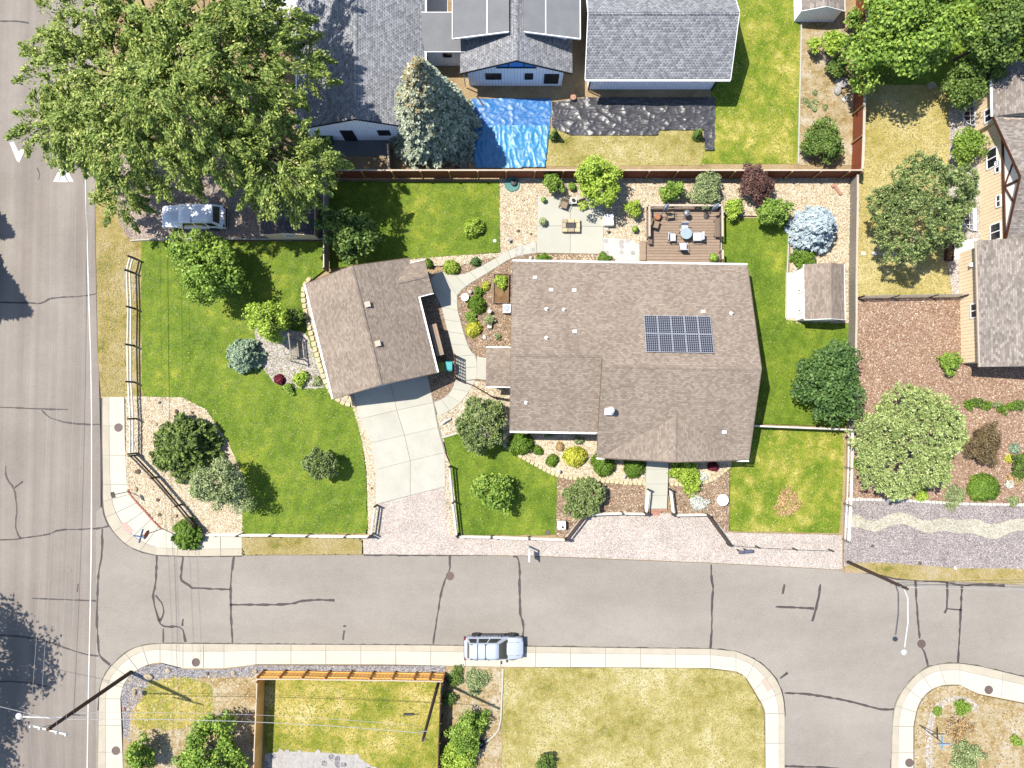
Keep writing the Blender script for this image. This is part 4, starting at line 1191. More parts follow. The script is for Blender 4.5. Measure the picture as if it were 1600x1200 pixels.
# low connector
cn = empty('connector', (-5.4, 28.0, 0), 0, 'low flat-roofed link between the two grey-roofed houses', 'building')
roof_mesh('roof', [([(-1.6, -.3, 3.0), (1.8, -.3, 3.0), (1.8, 2.6, 3.25), (-1.6, 2.6, 3.25)], (1, 0, 0))], M['membrane'], cn)
walls(cn, [(-1.3, 0), (1.6, 0), (1.6, 2.4), (-1.3, 2.4)], 2.9, M['whitewall'])
boards(cn, [((-1.6, -.34, 3.0), (1.8, -.34, 3.0)), ((-1.6, 2.64, 3.25), (1.8, 2.64, 3.25))], M['white'])
window(cn, (.3, 0, 2.0), .6, .8, (0, -1, 0))

# ---- barn
bn = empty('barn', (5.65, 25.4, 0), 0, 'long grey-shingled barn beside the black plastic sheet', 'barn')
planes = [([(0, 0, 3.2), (11.15, 0, 3.2), (11.15, 3.95, 5.5), (0, 3.95, 5.5)], (1, 0, 0)), ([(0, 3.95, 5.5), (11.15, 3.95, 5.5), (11.15, 8, 3.2), (0, 8, 3.2)], (1, 0, 0))]
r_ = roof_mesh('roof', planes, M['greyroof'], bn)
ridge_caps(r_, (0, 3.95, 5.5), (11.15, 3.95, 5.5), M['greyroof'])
walls(bn, [(.5, .65), (10.6, .65), (10.6, 7.5), (.5, 7.5)], 3.3, M['whitewall'])
gable_wall(bn, (10.6, .65, 3.4), (10.6, 7.4, 3.4), (10.6, 3.95, 5.3), M['whitewall'], (-.1, 0, 0))
gable_wall(bn, (.5, .65, 3.4), (.5, 7.4, 3.4), (.5, 3.95, 5.3), M['whitewall'], (.1, 0, 0))
gutter(bn, (0, 0, 3.2), (11.15, 0, 3.2), M['white'], (0, -1, 0))
boards(bn, [((11.18, 0, 3.2), (11.18, 3.95, 5.5)), ((11.18, 3.95, 5.5), (11.18, 8, 3.2)), ((-.03, 0, 3.2), (-.03, 3.95, 5.5)), ((-.03, 3.95, 5.5), (-.03, 8, 3.2))], M['white'])
window(bn, (2.2, .65, 1.85), 1.1, .6, (0, -1, 0)); window(bn, (8.9, .65, 1.85), .6, .6, (0, -1, 0))
MB().bar((.55, .5, 3.1), (.55, .5, .2), .08, .08).build('downspout', M['blackframe'], bn)
MB().bar((10.55, .5, 3.1), (10.55, .5, .2), .08, .08).build('downspout', M['blackframe'], bn)

# ---- small sheds
def gable_shed(name, label, x0, x1, y0, y1, eave, ridge, roofm, wallm, axis='y', over=0.12, rx=None, cat='shed', trim='white'):
    """ridge runs along y; eaves at x0 and x1"""
    cx = rx if rx is not None else (x0 + x1) / 2
    ox, oy = (x0 + x1) / 2, (y0 + y1) / 2
    e = empty(name, (ox, oy, 0), 0, label, cat)
    a, b, c, f, g_ = x0 - ox, x1 - ox, y0 - oy, y1 - oy, cx - ox
    r = roof_mesh('roof', [([(a, c, eave), (g_, c, ridge), (g_, f, ridge), (a, f, eave)], (0, 1, 0)), ([(g_, c, ridge), (b, c, eave), (b, f, eave), (g_, f, ridge)], (0, 1, 0))], roofm, e, 0.09)
    ridge_caps(r, (g_, c, ridge), (g_, f, ridge), roofm, 0.22)
    o = over
    walls(e, [(a + o, c + o), (b - o, c + o), (b - o, f - o), (a + o, f - o)], eave - .02, wallm)
    gable_wall(e, (a + o, c + o, eave), (b - o, c + o, eave), (g_, c + o, ridge - .1), wallm, (0, .05, 0))
    gable_wall(e, (a + o, f - o, eave), (b - o, f - o, eave), (g_, f - o, ridge - .1), wallm, (0, -.05, 0))
    boards(e, [((a - .02, c, eave), (a - .02, f, eave)), ((b + .02, c, eave), (b + .02, f, eave)), ((a, c - .02, eave), (g_, c - .02, ridge)), ((g_, c - .02, ridge), (b, c - .02, eave))], M[trim], h=0.12, w=0.03, dz=-.05)
    return e
sh = gable_shed('shed', 'small garden shed with tan shingle roof beside the blue spruce', 22.72, 25.85, 6.98, 11.3, 2.05, 2.75, M['tanroof'], M['cream'], rx=24.5)
for y in (.75, -.85):
    d = MB().box((-1.47, y, 1.0), (.06, 1.35, 1.85)).build('door', M['cream'], sh)
    MB().box((-1.53, y - .45, 1.0), (.05, .06, .16)).build('handle', M['darkmetal'], d)
sheet('patio', [(1228, 426), (1244, 426), (1243, 497), (1227, 497)], 0.135, M['whiteconc'], 'bright white concrete pad at the garden shed doors')
sh2 = gable_shed('shed', 'small grey shed with dark shaded gable at the top of the stony strip', 22.9, 26.3, 31.5, 36.5, 1.95, 2.6, M['mixroof'], M['shedwall'])
sh3 = gable_shed('shed', 'dark-roofed shed with tan walls in the shade of the giant tree', -19.6, -15.4, 13.6, 17.2, 2.1, 2.7, M['darkroof'], M['tanwall'], trim='tanwall')
window(sh3, (0.0, -1.68, 1.5), .8, .5, (0, -1, 0), 'white')

# ---- tan neighbour house
nb = empty('house', (37.1, 12.9, 0), 0, 'tan board-sided house with timbered gable and mottled shingle roof', 'house')
planes = [
 ([(0.0, 9.7, 3.0), (0.0, 13.9, 3.0), (9, 13.9, 6.3), (9, 9.7, 6.3)], (0, 1, 0)),
 ([(0.05, 9.7, 3.0), (0.25, 4.2, 5.5), (9, 4.2, 5.5), (9, 9.7, 3.0)], (1, 0, 0)),
 ([(0.25, 4.2, 5.5), (0.55, -.1, 3.35), (9, -.1, 3.35), (9, 4.2, 5.5)], (1, 0, 0)),
 ([(-1.45, 0.05, 2.95), (-1.4, -9.65, 2.95), (6, -9.65, 5.4), (6, 0.05, 5.4)], (0, 1, 0))]
r_ = roof_mesh('roof', planes, M['mixroof'], nb)
ridge_caps(r_, (.25, 4.2, 5.5), (9, 4.2, 5.5), M['mixroof'])
walls(nb, [(.35, 9.5), (9, 9.5), (9, 13.6), (.35, 13.6)], 3.0, M['tanwall'])
walls(nb, [(.75, 0), (9, 0), (9, 9.5), (.75, 9.5)], 3.1, M['tanwall'])
walls(nb, [(-1.05, -9.2), (6, -9.2), (6, -.3), (-1.05, -.3)], 2.85, M['tanwall'])
st = mesh('gable_panel', [(.72, 9.4, 3.0), (.72, 4.2, 5.3), (.72, .1, 3.2), (.72, .1, 3.0)], [(0, 1, 2, 3)], M['stucco'], nb)
MB().bar((.66, 9.5, 3.02), (.66, 0, 3.02), .1, .18).build('timber', M['darkbrown'], st)
MB().bar((.66, 4.2, 3.1), (.66, 4.2, 5.2), .1, .16).build('timber', M['darkbrown'], st)
MB().bar((.67, 4.2, 3.1), (.67, 6.2, 4.4), .08, .1).build('timber', M['darkbrown'], st)
MB().bar((.67, 4.2, 3.1), (.67, 2.3, 4.3), .08, .1).build('timber', M['darkbrown'], st)
boards(nb, [((.02, 9.7, 3.0), (.2, 4.2, 5.5)), ((.2, 4.2, 5.5), (.5, -.1, 3.35))], M['darkbrown'], h=.22)
gutter(nb, (0, 9.7, 3), (0, 13.9, 3), M['white'], (-1, 0, 0)); gutter(nb, (-1.45, .05, 2.95), (-1.4, -9.65, 2.95), M['capwood'], (-1, 0, 0))
for y, z, w, h, x in ((12.6, 2.1, 1.0, 1.1, .35), (10.2, 2.1, 1.0, 1.1, .35), (6.9, 1.7, 1.5, 1.2, .75), (6.0, 2.3, .9, .5, .75), (3.3, 2.3, .9, .5, .75), (1.0, 1.9, 1.3, 1.2, .75), (-5.2, 1.9, 1.1, .9, -1.05)):
    window(nb, (x, y, z), w, h, (-1, 0, 0), 'white', 'glass', 2, fr=0.1)
MB().box((-1.2, -1.6, 1.9), (.3, .3, .2)).build('wall_lamp', M['white'], nb)
def window_well(label, px, py, L, W):
    c = G(px, py, 0.1)
    e = empty('window_well', c, 0, label, 'window well')
    arc = [(-W * math.cos(t), L / 2 * math.sin(t)) for t in np.linspace(-math.pi / 2, math.pi / 2, 11)]
    mb = MB()
    for i in range(10):
        mb.bar((arc[i][0], arc[i][1], .12), (arc[i + 1][0], arc[i + 1][1], .12), .05, .3)
    w_ = mb.build('rim', M['whitesteel'], e)
    MB().prism([(a * .97, b * .97) for a, b in arc], -.02, .02).build('bottom', M['darkmetal'], e)
    for k in (-.25, 0, .25):
        MB().bar((-W * .93, L * k, .25), (0.0, L * k, .25), .05, .05).build('bar', M['whitesteel'], e)
    MB().bar((-W * .45, -L * .44, .26), (-W * .45, L * .44, .26), .05, .05).build('bar', M['whitesteel'], e)
    MB().box((.02, 0, .15), (.3, L * 1.05, .34)).build('wall_pad', M['whitesteel'], e)
window_well('white barred window well beside the tall shrub by the tan house', 1521, 183, 1.6, .95)
window_well('white barred window well south of the grey-green pine', 1519, 343, 1.9, .85)
sheet('patio', [(1490, 378), (1528, 372), (1528, 400), (1489, 407)], 0.15, M['whiteconc'], 'white concrete pad against the tan house')
plb = empty('planter_box', G(1481, 390, .1), -.08, 'low dark brown timber planter beside the white pad', 'planter')
for x in (-.25, .25): MB().box((x, 0, .2), (.06, 1.9, .4)).build('board', M['darkbrown'], plb)
for y in (-.92, .92): MB().box((0, y, .2), (.44, .06, .38)).build('board', M['darkbrown'], plb)
MB().box((0, 0, .15), (.42, 1.74, .28)).build('soil', M['darksoil'], plb)
# ------------------------------------------------------------------ fences
def rail_fence(label, posts, h=1.25, rails=(0.5, 0.95), z0=0.1, group=None, rm='greywood', pm='post', rr=0.07, closed=False, name='rail_fence', thick=0.12):
    W = [G(x, y, z0) for x, y in posts]
    c = W[len(W) // 2]
    e = empty(name, (c.x, c.y, z0), 0, label, 'fence', group)
    o = Vector((c.x, c.y, z0))
    for p in W:
        q = p - o
        hh = h * random.uniform(.97, 1.04)
        MB().box((q.x, q.y, hh / 2 - .05), (thick, thick, hh + .1), random.uniform(0, .3)).build('post', M[pm], e)
    n = len(W)
    for i in range(n if closed else n - 1):
        a, b = W[i] - o, W[(i + 1) % n] - o
        for r in rails:
            da, db = random.uniform(-.03, .03), random.uniform(-.03, .03)
            m_ = (a + b) / 2 + Vector((0, 0, r + random.uniform(-.03, .03)))
            MB().tube([a + Vector((0, 0, r + da)), m_, b + Vector((0, 0, r + db))], [rr, rr * 1.15, rr], 6).build('rail', M[rm], e)
    return e
rail_fence('weathered split-rail fence running along the avenue verge', [(213, 405), (208, 426), (210, 482), (209, 540), (210, 597), (213, 654), (213, 708)])
rail_fence('diagonal split-rail fence crossing the corner river rock', [(214, 711), (247, 745), (284, 788), (310, 820)], rm='post')
rail_fence('split-rail fence along the street verge by the side lawn', [(327, 833), (378, 834), (428, 834), (485, 835), (543, 836), (580, 836)])
rail_fence('short split-rail fence at the west edge of the gravel apron', [(583, 833), (589, 789)])
rail_fence('short split-rail fence at the east side of the driveway mouth', [(704, 728), (709, 783), (715, 834)])
rail_fence('split-rail fence along the street in front of the small front lawn', [(717, 836), (768, 837), (826, 839), (882, 841)])
rail_fence('angled split-rail fence behind the white utility box', [(885, 840), (911, 806)], rm='post')
rail_fence('split-rail fence below the dwarf spruce mulch bed', [(913, 802), (970, 800), (1005, 801)])
rail_fence('short split-rail fence on the west side of the front steps', [(1007, 799), (1011, 764)], rm='greywood')
rail_fence('short split-rail fence on the east side of the front steps', [(1045, 764), (1049, 800)], rm='greywood')
rail_fence('split-rail fence below the birdbath mulch bed', [(1050, 803), (1100, 802)])
rail_fence('angled split-rail fence east of the birdbath mulch bed', [(1102, 803), (1135, 848)], rm='post')
rail_fence('low cable fence with thin posts on the gravel strip', [(1136, 850), (1180, 853), (1238, 856), (1294, 858)], 0.9, (0.75,), rm='darkwire', rr=0.02, thick=0.09)
rail_fence('pale fence dividing the narrow east lawn from the front lawn', [(1172, 665), (1222, 667), (1272, 669), (1322, 671)], 1.2, (0.35, 0.75, 1.1), pm='greywood', rr=0.07)
rail_fence('grey post fence between front lawn and the red mulch yard', [(1322, 674), (1321, 730), (1319, 787), (1316, 842)], 1.3, (0.5, 1.0, 1.2), pm='oldwood', rr=0.055)
rail_fence('wire fence dividing sunburnt lawn from red mulch', [(1339, 466), (1392, 465), (1452, 464), (1498, 464)], 1.2, (0.3, 0.7, 1.15), rm='oldwood', rr=0.035)

def board_fence(label, posts, h, side, bm_, pm_, cap='capwood', z0=0.09, capw=0.12, rails=True, name='board_fence', n_rail=2, pt=0.1, railm=None):
    """panels of corrugated pickets; side=+1/-1 tells on which side of the run posts and rails show"""
    W = [G(x, y, z0) for x, y in posts]
    c = W[len(W) // 2]; o = Vector((c.x, c.y, z0))
    e = empty(name, o, 0, label, 'fence')
    for i, p in enumerate(W):
        q = p - o
        d = (W[min(i + 1, len(W) - 1)] - W[max(i - 1, 0)]).normalized(); s = Vector((-d.y, d.x, 0)) * side
        a = math.atan2(d.y, d.x)
        b = q + s * .09
        MB().box((b.x, b.y, h / 2), (pt, pt, h + .04), a).build('post', M[pm_], e)
    for i in range(len(W) - 1):
        a, b = W[i] - o, W[i + 1] - o
        d = (b - a); L = d.length; d.normalize(); s = Vector((-d.y, d.x, 0))
        n = max(4, int(L / 0.14)); vs_, fs_ = [], []
        for k in range(n):
            t0, t1 = L * k / n + .004, L * (k + 1) / n - .004
            off = s * (0.012 if k % 2 else 0.0)
            hh = h + random.uniform(-.012, .012)
            for t in (t0, t1):
                p = a + d * t + off
                vs_ += [p, p + Vector((0, 0, hh))]
        m_ = len(vs_) // 2
        for k in range(m_ - 1): fs_.append((2 * k, 2 * k + 2, 2 * k + 3, 2 * k + 1))
        pn = mesh('panel', vs_, fs_, M[bm_], e)
        so = pn.modifiers.new('solid', 'SOLIDIFY'); so.thickness = 0.025; so.offset = 0
        if rails:
            for r in ([.35, h - .35] if n_rail == 2 else [.3, h / 2, h - .3]):
                MB().bar(a + s * side * .05 + Vector((0, 0, r)), b + s * side * .05 + Vector((0, 0, r)), .045, .09).build('rail', M[railm or pm_], e)
        if cap:
            MB().bar(a + Vector((0, 0, h + .02)), b + Vector((0, 0, h + .02)), capw, .035).build('cap_board', M[cap], e)
    return e
bx_ = [521, 572, 618] + [618 + 43.3 * k for k in range(1, 17)] + [1331]
# back fence seen from the south, boards red-brown, cap lit
board_fence('long red-brown board fence along the back of the main yard', [(x, 278) for x in bx_], 1.85, -1, 'redwood', 'fencepost', 'capwood', rails=False)
board_fence('tall red-brown fence between the stony strip and the sunburnt backyard', [(1330, 276), (1332, 225), (1333, 180), (1334, 132), (1336, 82), (1337, 40), (1338, -10), (1339, -60)], 1.85, 1, 'redwood', 'fencepost', 'capwood', rails=False, capw=.2)
board_fence('weathered grey fence along the east edge of the main yard', [(1328, 280), (1328, 322), (1327, 380), (1326, 440), (1326, 495), (1325, 550), (1324, 610), (1323, 668)], 1.3, 1, 'oldwood', 'oldwood', 'capwood', capw=.16)
board_fence('old grey fence closing the side of the back lawn by the dark shed', [(514, 300), (514, 345), (514, 385), (514, 424)], 1.6, -1, 'oldwood', 'oldwood', 'greywood', capw=.08)
board_fence('bright cedar fence along the gravel strip south of the street', [(413, 1048), (447, 1048), (481, 1048), (516, 1049), (550, 1049), (584, 1050), (618, 1050), (651, 1051), (674, 1051), (695, 1052)], 1.75, 1, 'cedar', 'cedardark', 'capwood', capw=.08, railm='cedar')
board_fence('cedar fence running south beside the dry corner lot', [(414, 1054), (413, 1080), (412, 1105), (411, 1130), (410, 1155), (409, 1180), (408, 1210), (407, 1240)], 1.75, -1, 'cedar', 'cedardark', 'capwood', capw=.08, railm='cedar')
board_fence('brown board fence running south beside the weedy strip', [(693, 1056), (691, 1085), (690, 1115), (689, 1145), (688, 1180), (687, 1230)], 1.75, 1, 'darkbrown', 'darkbrown', 'darkbrown', capw=.06, railm='oldwood')
board_fence('short tan fence stub beside the spruce and the brown fence', [(611, 236), (613, 274)], 1.6, 1, 'oldwood', 'fencepost', 'capwood')

# lattice screen by the bins and the dark garden gate
def lattice(label, p, q, h, n=7):
    a, b = G(*p, .12), G(*q, .12); o = (a + b) / 2
    e = empty('lattice_screen', o, 0, label, 'trellis')
    a, b = a - o, b - o
    for x in (a, b): MB().box((x.x, x.y, h / 2), (.1, .1, h)).build('post', M['darkbrown'], e)
    for k in range(n):
        t = (k + .5) / n
        c = a.lerp(b, t)
        MB().bar(c, c + Vector((0, 0, h)), .09, .03, up=(1, 0, 0)).build('slat', M['darkbrown'], e)
    for k in range(6):
        z = .2 + k * (h - .3) / 5
        MB().bar(a + Vector((.03, 0, z)), b + Vector((.03, 0, z)), .03, .07).build('slat', M['darkbrown'], e)
    return e
lattice('dark brown lattice screen beside the two bins', (712, 556), (713, 592), 1.7)
lattice('short dark lattice screen meeting the house beside the porch', (767, 619), (795, 624), 1.2, 5)
rail_fence('low dark gate rail between path and porch rock bed', [(714, 592), (738, 602), (767, 619)], 0.9, (0.25, .55, .85), pm='darkbrown', rm='darkbrown', rr=.03, thick=.07)

# ------------------------------------------------------------------ utility poles and wires
def pole(name, label, px, py, h, r=0.16):
    b = G(px, py, 0.1)
    e = empty(name, (b.x, b.y, 0), 0, label, 'utility pole')
    MB().tube([(0, 0, 0), (0, 0, h * .5), (0, 0, h)], [r, r * .88, r * .72], 10).build('shaft', M['polewood'], e)
    return e
p1 = pole('utility_pole', 'tall brown utility pole with crossarm and street lamp at the avenue corner', 205, 1050, 10.2)
MB().bar((-1.25, .17, 9.95), (1.15, -.42, 9.95), .1, .12).build('crossarm', M['greywood'], p1)
for x, y in ((-1.2, .16), (-.6, .01), (.5, -.26), (1.1, -.4)):
    MB().lathe([(.03, 0), (.06, .08), (.05, .16), (.02, .18)], (x, y, 10.0), 8).build('insulator', M['white'], p1)
MB().bar((.0, .0, 9.4), (-.5, .04, 9.9), .04, .04).build('brace', M['metal'], p1)
MB().tube([(0, 0, 8.4), (-.8, .12, 8.7), (-2.6, .2, 8.75)], .045, 7).build('lamp_arm', M['whitesteel'], p1)
lh = MB().lathe([(.05, -.1), (.2, -.06), (.22, .02), (.1, .1)], (-2.9, .22, 8.72), 12).build('lamp_head', M['whitesteel'], p1)
MB().lathe([(.15, -.16), (.17, -.06), (.17, -.05)], (-2.9, .22, 8.72), 12).build('lens', M['glass'], lh)
MB().bar((-.3, .0, 7.9), (.9, -.2, 7.6), .05, .05).build('bracket', M['metal'], p1)
p2 = pole('utility_pole', 'utility pole with curved street lamp arm beside the gravel yard', 1325, 878, 8.6, .14)
MB().tube([(0, 0, 8.1), (.0, -.6, 8.6), (-.1, -2.2, 8.75), (-.25, -3.9, 8.55)], .045, 7).build('lamp_arm', M['whitesteel'], p2)
lh = MB().lathe([(.06, -.08), (.2, -.04), (.2, .04), (.08, .12)], (-.27, -4.25, 8.5), 12).build('lamp_head', M['whitesteel'], p2)
MB().lathe([(.14, -.14), (.16, -.05), (.16, -.04)], (-.27, -4.25, 8.5), 12).build('lens', M['glass'], lh)
for z in (7.6, 7.9, 8.2): MB().lathe([(.02, 0), (.05, .06), (.02, .12)], (.2, 0, z), 8).build('insulator', M['white'], p2)
MB().bar((-.3, 0, 8.0), (.35, 0, 8.0), .07, .08).build('bracket', M['metal'], p2)
p3 = pole('utility_pole', 'slim brown utility pole inside the fenced yard', 686, 1063, 10.3, .13)
MB().lathe([(.06, 0), (.09, .1), (.06, .25)], (.1, 0, 10.0), 8).build('insulator', M['metal'], p3)
MB().bar((-.3, .1, 9.2), (.2, .1, 9.2), .06, .08).build('bracket', M['metal'], p3)

def wire(label, a, b, sag, r=0.014, m='wire', n=24):
    a, b = Vector(a), Vector(b); pts = []
    for i in range(n + 1):
        t = i / n
        p = a.lerp(b, t); p.z -= sag * 4 * t * (1 - t); pts.append(p)
    c = (a + b) / 2
    o = MB().tube([p - c for p in pts], r, 5).build('overhead_wire', M[m], None, smooth=True, loc=c)
    tag(o, label, 'wire', 'overhead wires')
P1 = Vector((p1.location.x, p1.location.y, 0))
far = Vector((-1.5, 68, 0))
for k, (dx, dy, dz) in enumerate(((-1.2, .16, 10.15), (-.6, .01, 10.15), (.5, -.26, 10.15), (1.1, -.4, 10.15))):
    names = ['westmost', 'second', 'third', 'eastmost']
    wire('%s of the four bare wires strung along the avenue from the crossarm' % names[k], P1 + Vector((dx, dy, dz)), P1 + far + Vector((dx, 0, 10.4)), 2.2, 0.009)
    wire('%s of the four bare wires leaving the crossarm past the bottom edge' % names[k], P1 + Vector((dx, dy, dz)), P1 - far + Vector((dx, 0, 10.4)), 2.0, 0.009)
wire('thicker low cable strung along the avenue below the bare wires', P1 + Vector((.2, 0, 7.8)), P1 + far + Vector((.2, 0, 8)), 1.6, 0.016, 'darkwire')
P3 = Vector((p3.location.x, p3.location.y, 0)); P2 = Vector((p2.location.x, p2.location.y, 0))
wire('bright service cable from the corner pole to the slim pole', P1 + Vector((.1, 0, 8.7)), P3 + Vector((0, 0, 9.3)), .7, 0.02)
wire('thin cable below the bright service cable over the fenced yard', P1 + Vector((.1, 0, 7.7)), P3 + Vector((-.4, -.3, 7.6)), .8, 0.012)
wire('thin cable running west from the corner pole across the avenue', P1 + Vector((0, 0, 9.0)), P1 + Vector((-30, 6, 9.5)), .8, 0.016)
wire('thin cable running east from the gravel yard pole', P2 + Vector((.1, 0, 8.2)), P2 + Vector((32, -1.2, 8.2)), .7, 0.018)
wire('second thin cable running east from the gravel yard pole', P2 + Vector((.1, 0, 7.7)), P2 + Vector((32, 0.2, 7.4)), .7, 0.016, 'darkwire')
sp = MB().box((0, 0, 0), (.7, .12, .14)).box((.5, 0, 0), (.3, .05, .05)).build('splice_box', M['darkmetal'], None, loc=G(639, 1116, 8.9))
tag(sp, 'black splice box hanging on the cable over the fenced yard', 'splice box')

# ------------------------------------------------------------------ signs and small street things
s1 = empty('street_sign', G(254, 826, .12), 0, 'street-name sign with crossed blue blades above a stop sign', 'sign')
MB().tube([(0, 0, 0), (0, 0, 3.35)], .035, 8).build('post', M['metal'], s1)
blue = plain('blue_sign', A(52, 104, 168), .5, .05, 4); red = plain('red_sign', A(196, 48, 56), .5, .05, 4)
MB().box((0, 0, 3.28), (.05, 1.05, .2), -.25).build('sign_blade', blue, s1)
MB().box((0, 0, 3.5), (.85, .05, .2), -.15).build('sign_blade', blue, s1)
oc = [(.38 * math.cos(math.pi / 8 + k * math.pi / 4), .38 * math.sin(math.pi / 8 + k * math.pi / 4)) for k in range(8)]
ov = [(.05, y, 2.6 + z) for y, z in oc] + [(.065, y, 2.6 + z) for y, z in oc]
ofc = [tuple(range(7, -1, -1)), tuple(range(8, 16))] + [(i, (i + 1) % 8, (i + 1) % 8 + 8, i + 8) for i in range(8)]
def rot(vs_, a): return [(x * math.cos(a) - y * math.sin(a), x * math.sin(a) + y * math.cos(a), z) for x, y, z in vs_]
mesh('stop_plate', rot(ov, -.35), ofc, red, s1)
s2 = empty('street_sign', G(201, 768, .12), 0, 'thin sign post with a narrow plate beside the red brick edging', 'sign')
MB().tube([(0, 0, 0), (0, 0, 2.6)], .03, 8).build('post', M['darkmetal'], s2)
MB().box((0.03, 0, 2.3), (.02, .45, .6), .3).build('plate', M['metal'], s2)
rs = empty('yard_sign', G(826, 853, .11), 0, 'white yard sign post with a dark hanging panel beside the street', 'sign')
MB().box((0, 0, .9), (.1, .1, 1.8)).build('post', M['white'], rs)
MB().box((0, -.42, 1.72), (.1, .95, .1)).build('arm', M['white'], rs)
MB().box((0, -.5, 1.28), (.03, .62, .72)).build('panel', M['blackplastic'], rs)
ub = empty('utility_box', G(877, 819, .11), 0, 'white utility box by the angled fence', 'utility box')
MB().box((0, 0, .32), (.62, .62, .64)).build('body', M['white'], ub, bevel=.03); MB().lathe([(.1, .64), (.1, .72), (.04, .74)], (.05, -.12, 0), 10).build('lid_knob', M['darkmetal'], ub)
def round_cover(name, label, px, py, r, m, cat):
    o = disc(name, px, py, r, .15, M[m]); tag(o, label, cat)
round_cover('meter_cover', 'round grey meter cover at the edge of the small front lawn', 856, 832, .2, 'iron', 'cover')
round_cover('meter_cover', 'round meter cover on the green back lawn by the rock bed', 773, 376, .14, 'whitesteel', 'cover')
mbx = empty('mailbox', G(1157, 858, .11), .1, 'pair of blue-grey mailboxes on posts by the gravel strip', 'mailbox')
for x, s_ in ((0.25, 1.0), (-.3, .6)):
    MB().box((x, 0, .5), (.08, .08, 1.0)).build('post', M['post'], mbx)
    b = MB().add([(x - .3 * s_, -.12, 1.0), (x + .3 * s_, -.12, 1.0), (x + .3 * s_, .12, 1.0), (x - .3 * s_, .12, 1.0), (x - .3 * s_, -.12, 1.14), (x + .3 * s_, -.12, 1.14), (x + .3 * s_, .12, 1.14), (x - .3 * s_, .12, 1.14), (x - .3 * s_, 0, 1.24), (x + .3 * s_, 0, 1.24)],
                 [(0, 3, 2, 1), (0, 1, 5, 4), (2, 3, 7, 6), (4, 5, 9, 8), (6, 7, 8, 9), (1, 2, 6, 9, 5), (3, 0, 4, 8, 7)]).build('box', plain('blue_grey_steel', A(110, 116, 140), .45, .05, 4, .5), mbx)
# birdbaths
def birdbath(label, px, py, r, h):
    e = empty('birdbath', G(px, py, .11), 0, label, 'birdbath')
    MB().lathe([(r * .55, 0), (r * .5, .05), (r * .2, .12), (r * .17, h * .8), (r * .5, h * .92)], (0, 0, 0), 14).build('pedestal', M['white'], e)
    MB().lathe([(r * .3, h * .88), (r * .9, h * .97), (r, h * 1.04), (r * .94, h * 1.05), (r * .6, h * .98), (r * .05, h * .96)], (0, 0, 0), 20).build('bowl', M['white'], e)
birdbath('round white birdbath in the mulch bed by the front lawn', 1126, 780, .46, .55)
birdbath('small white birdbath in the courtyard garden', 727, 466, .31, .55)

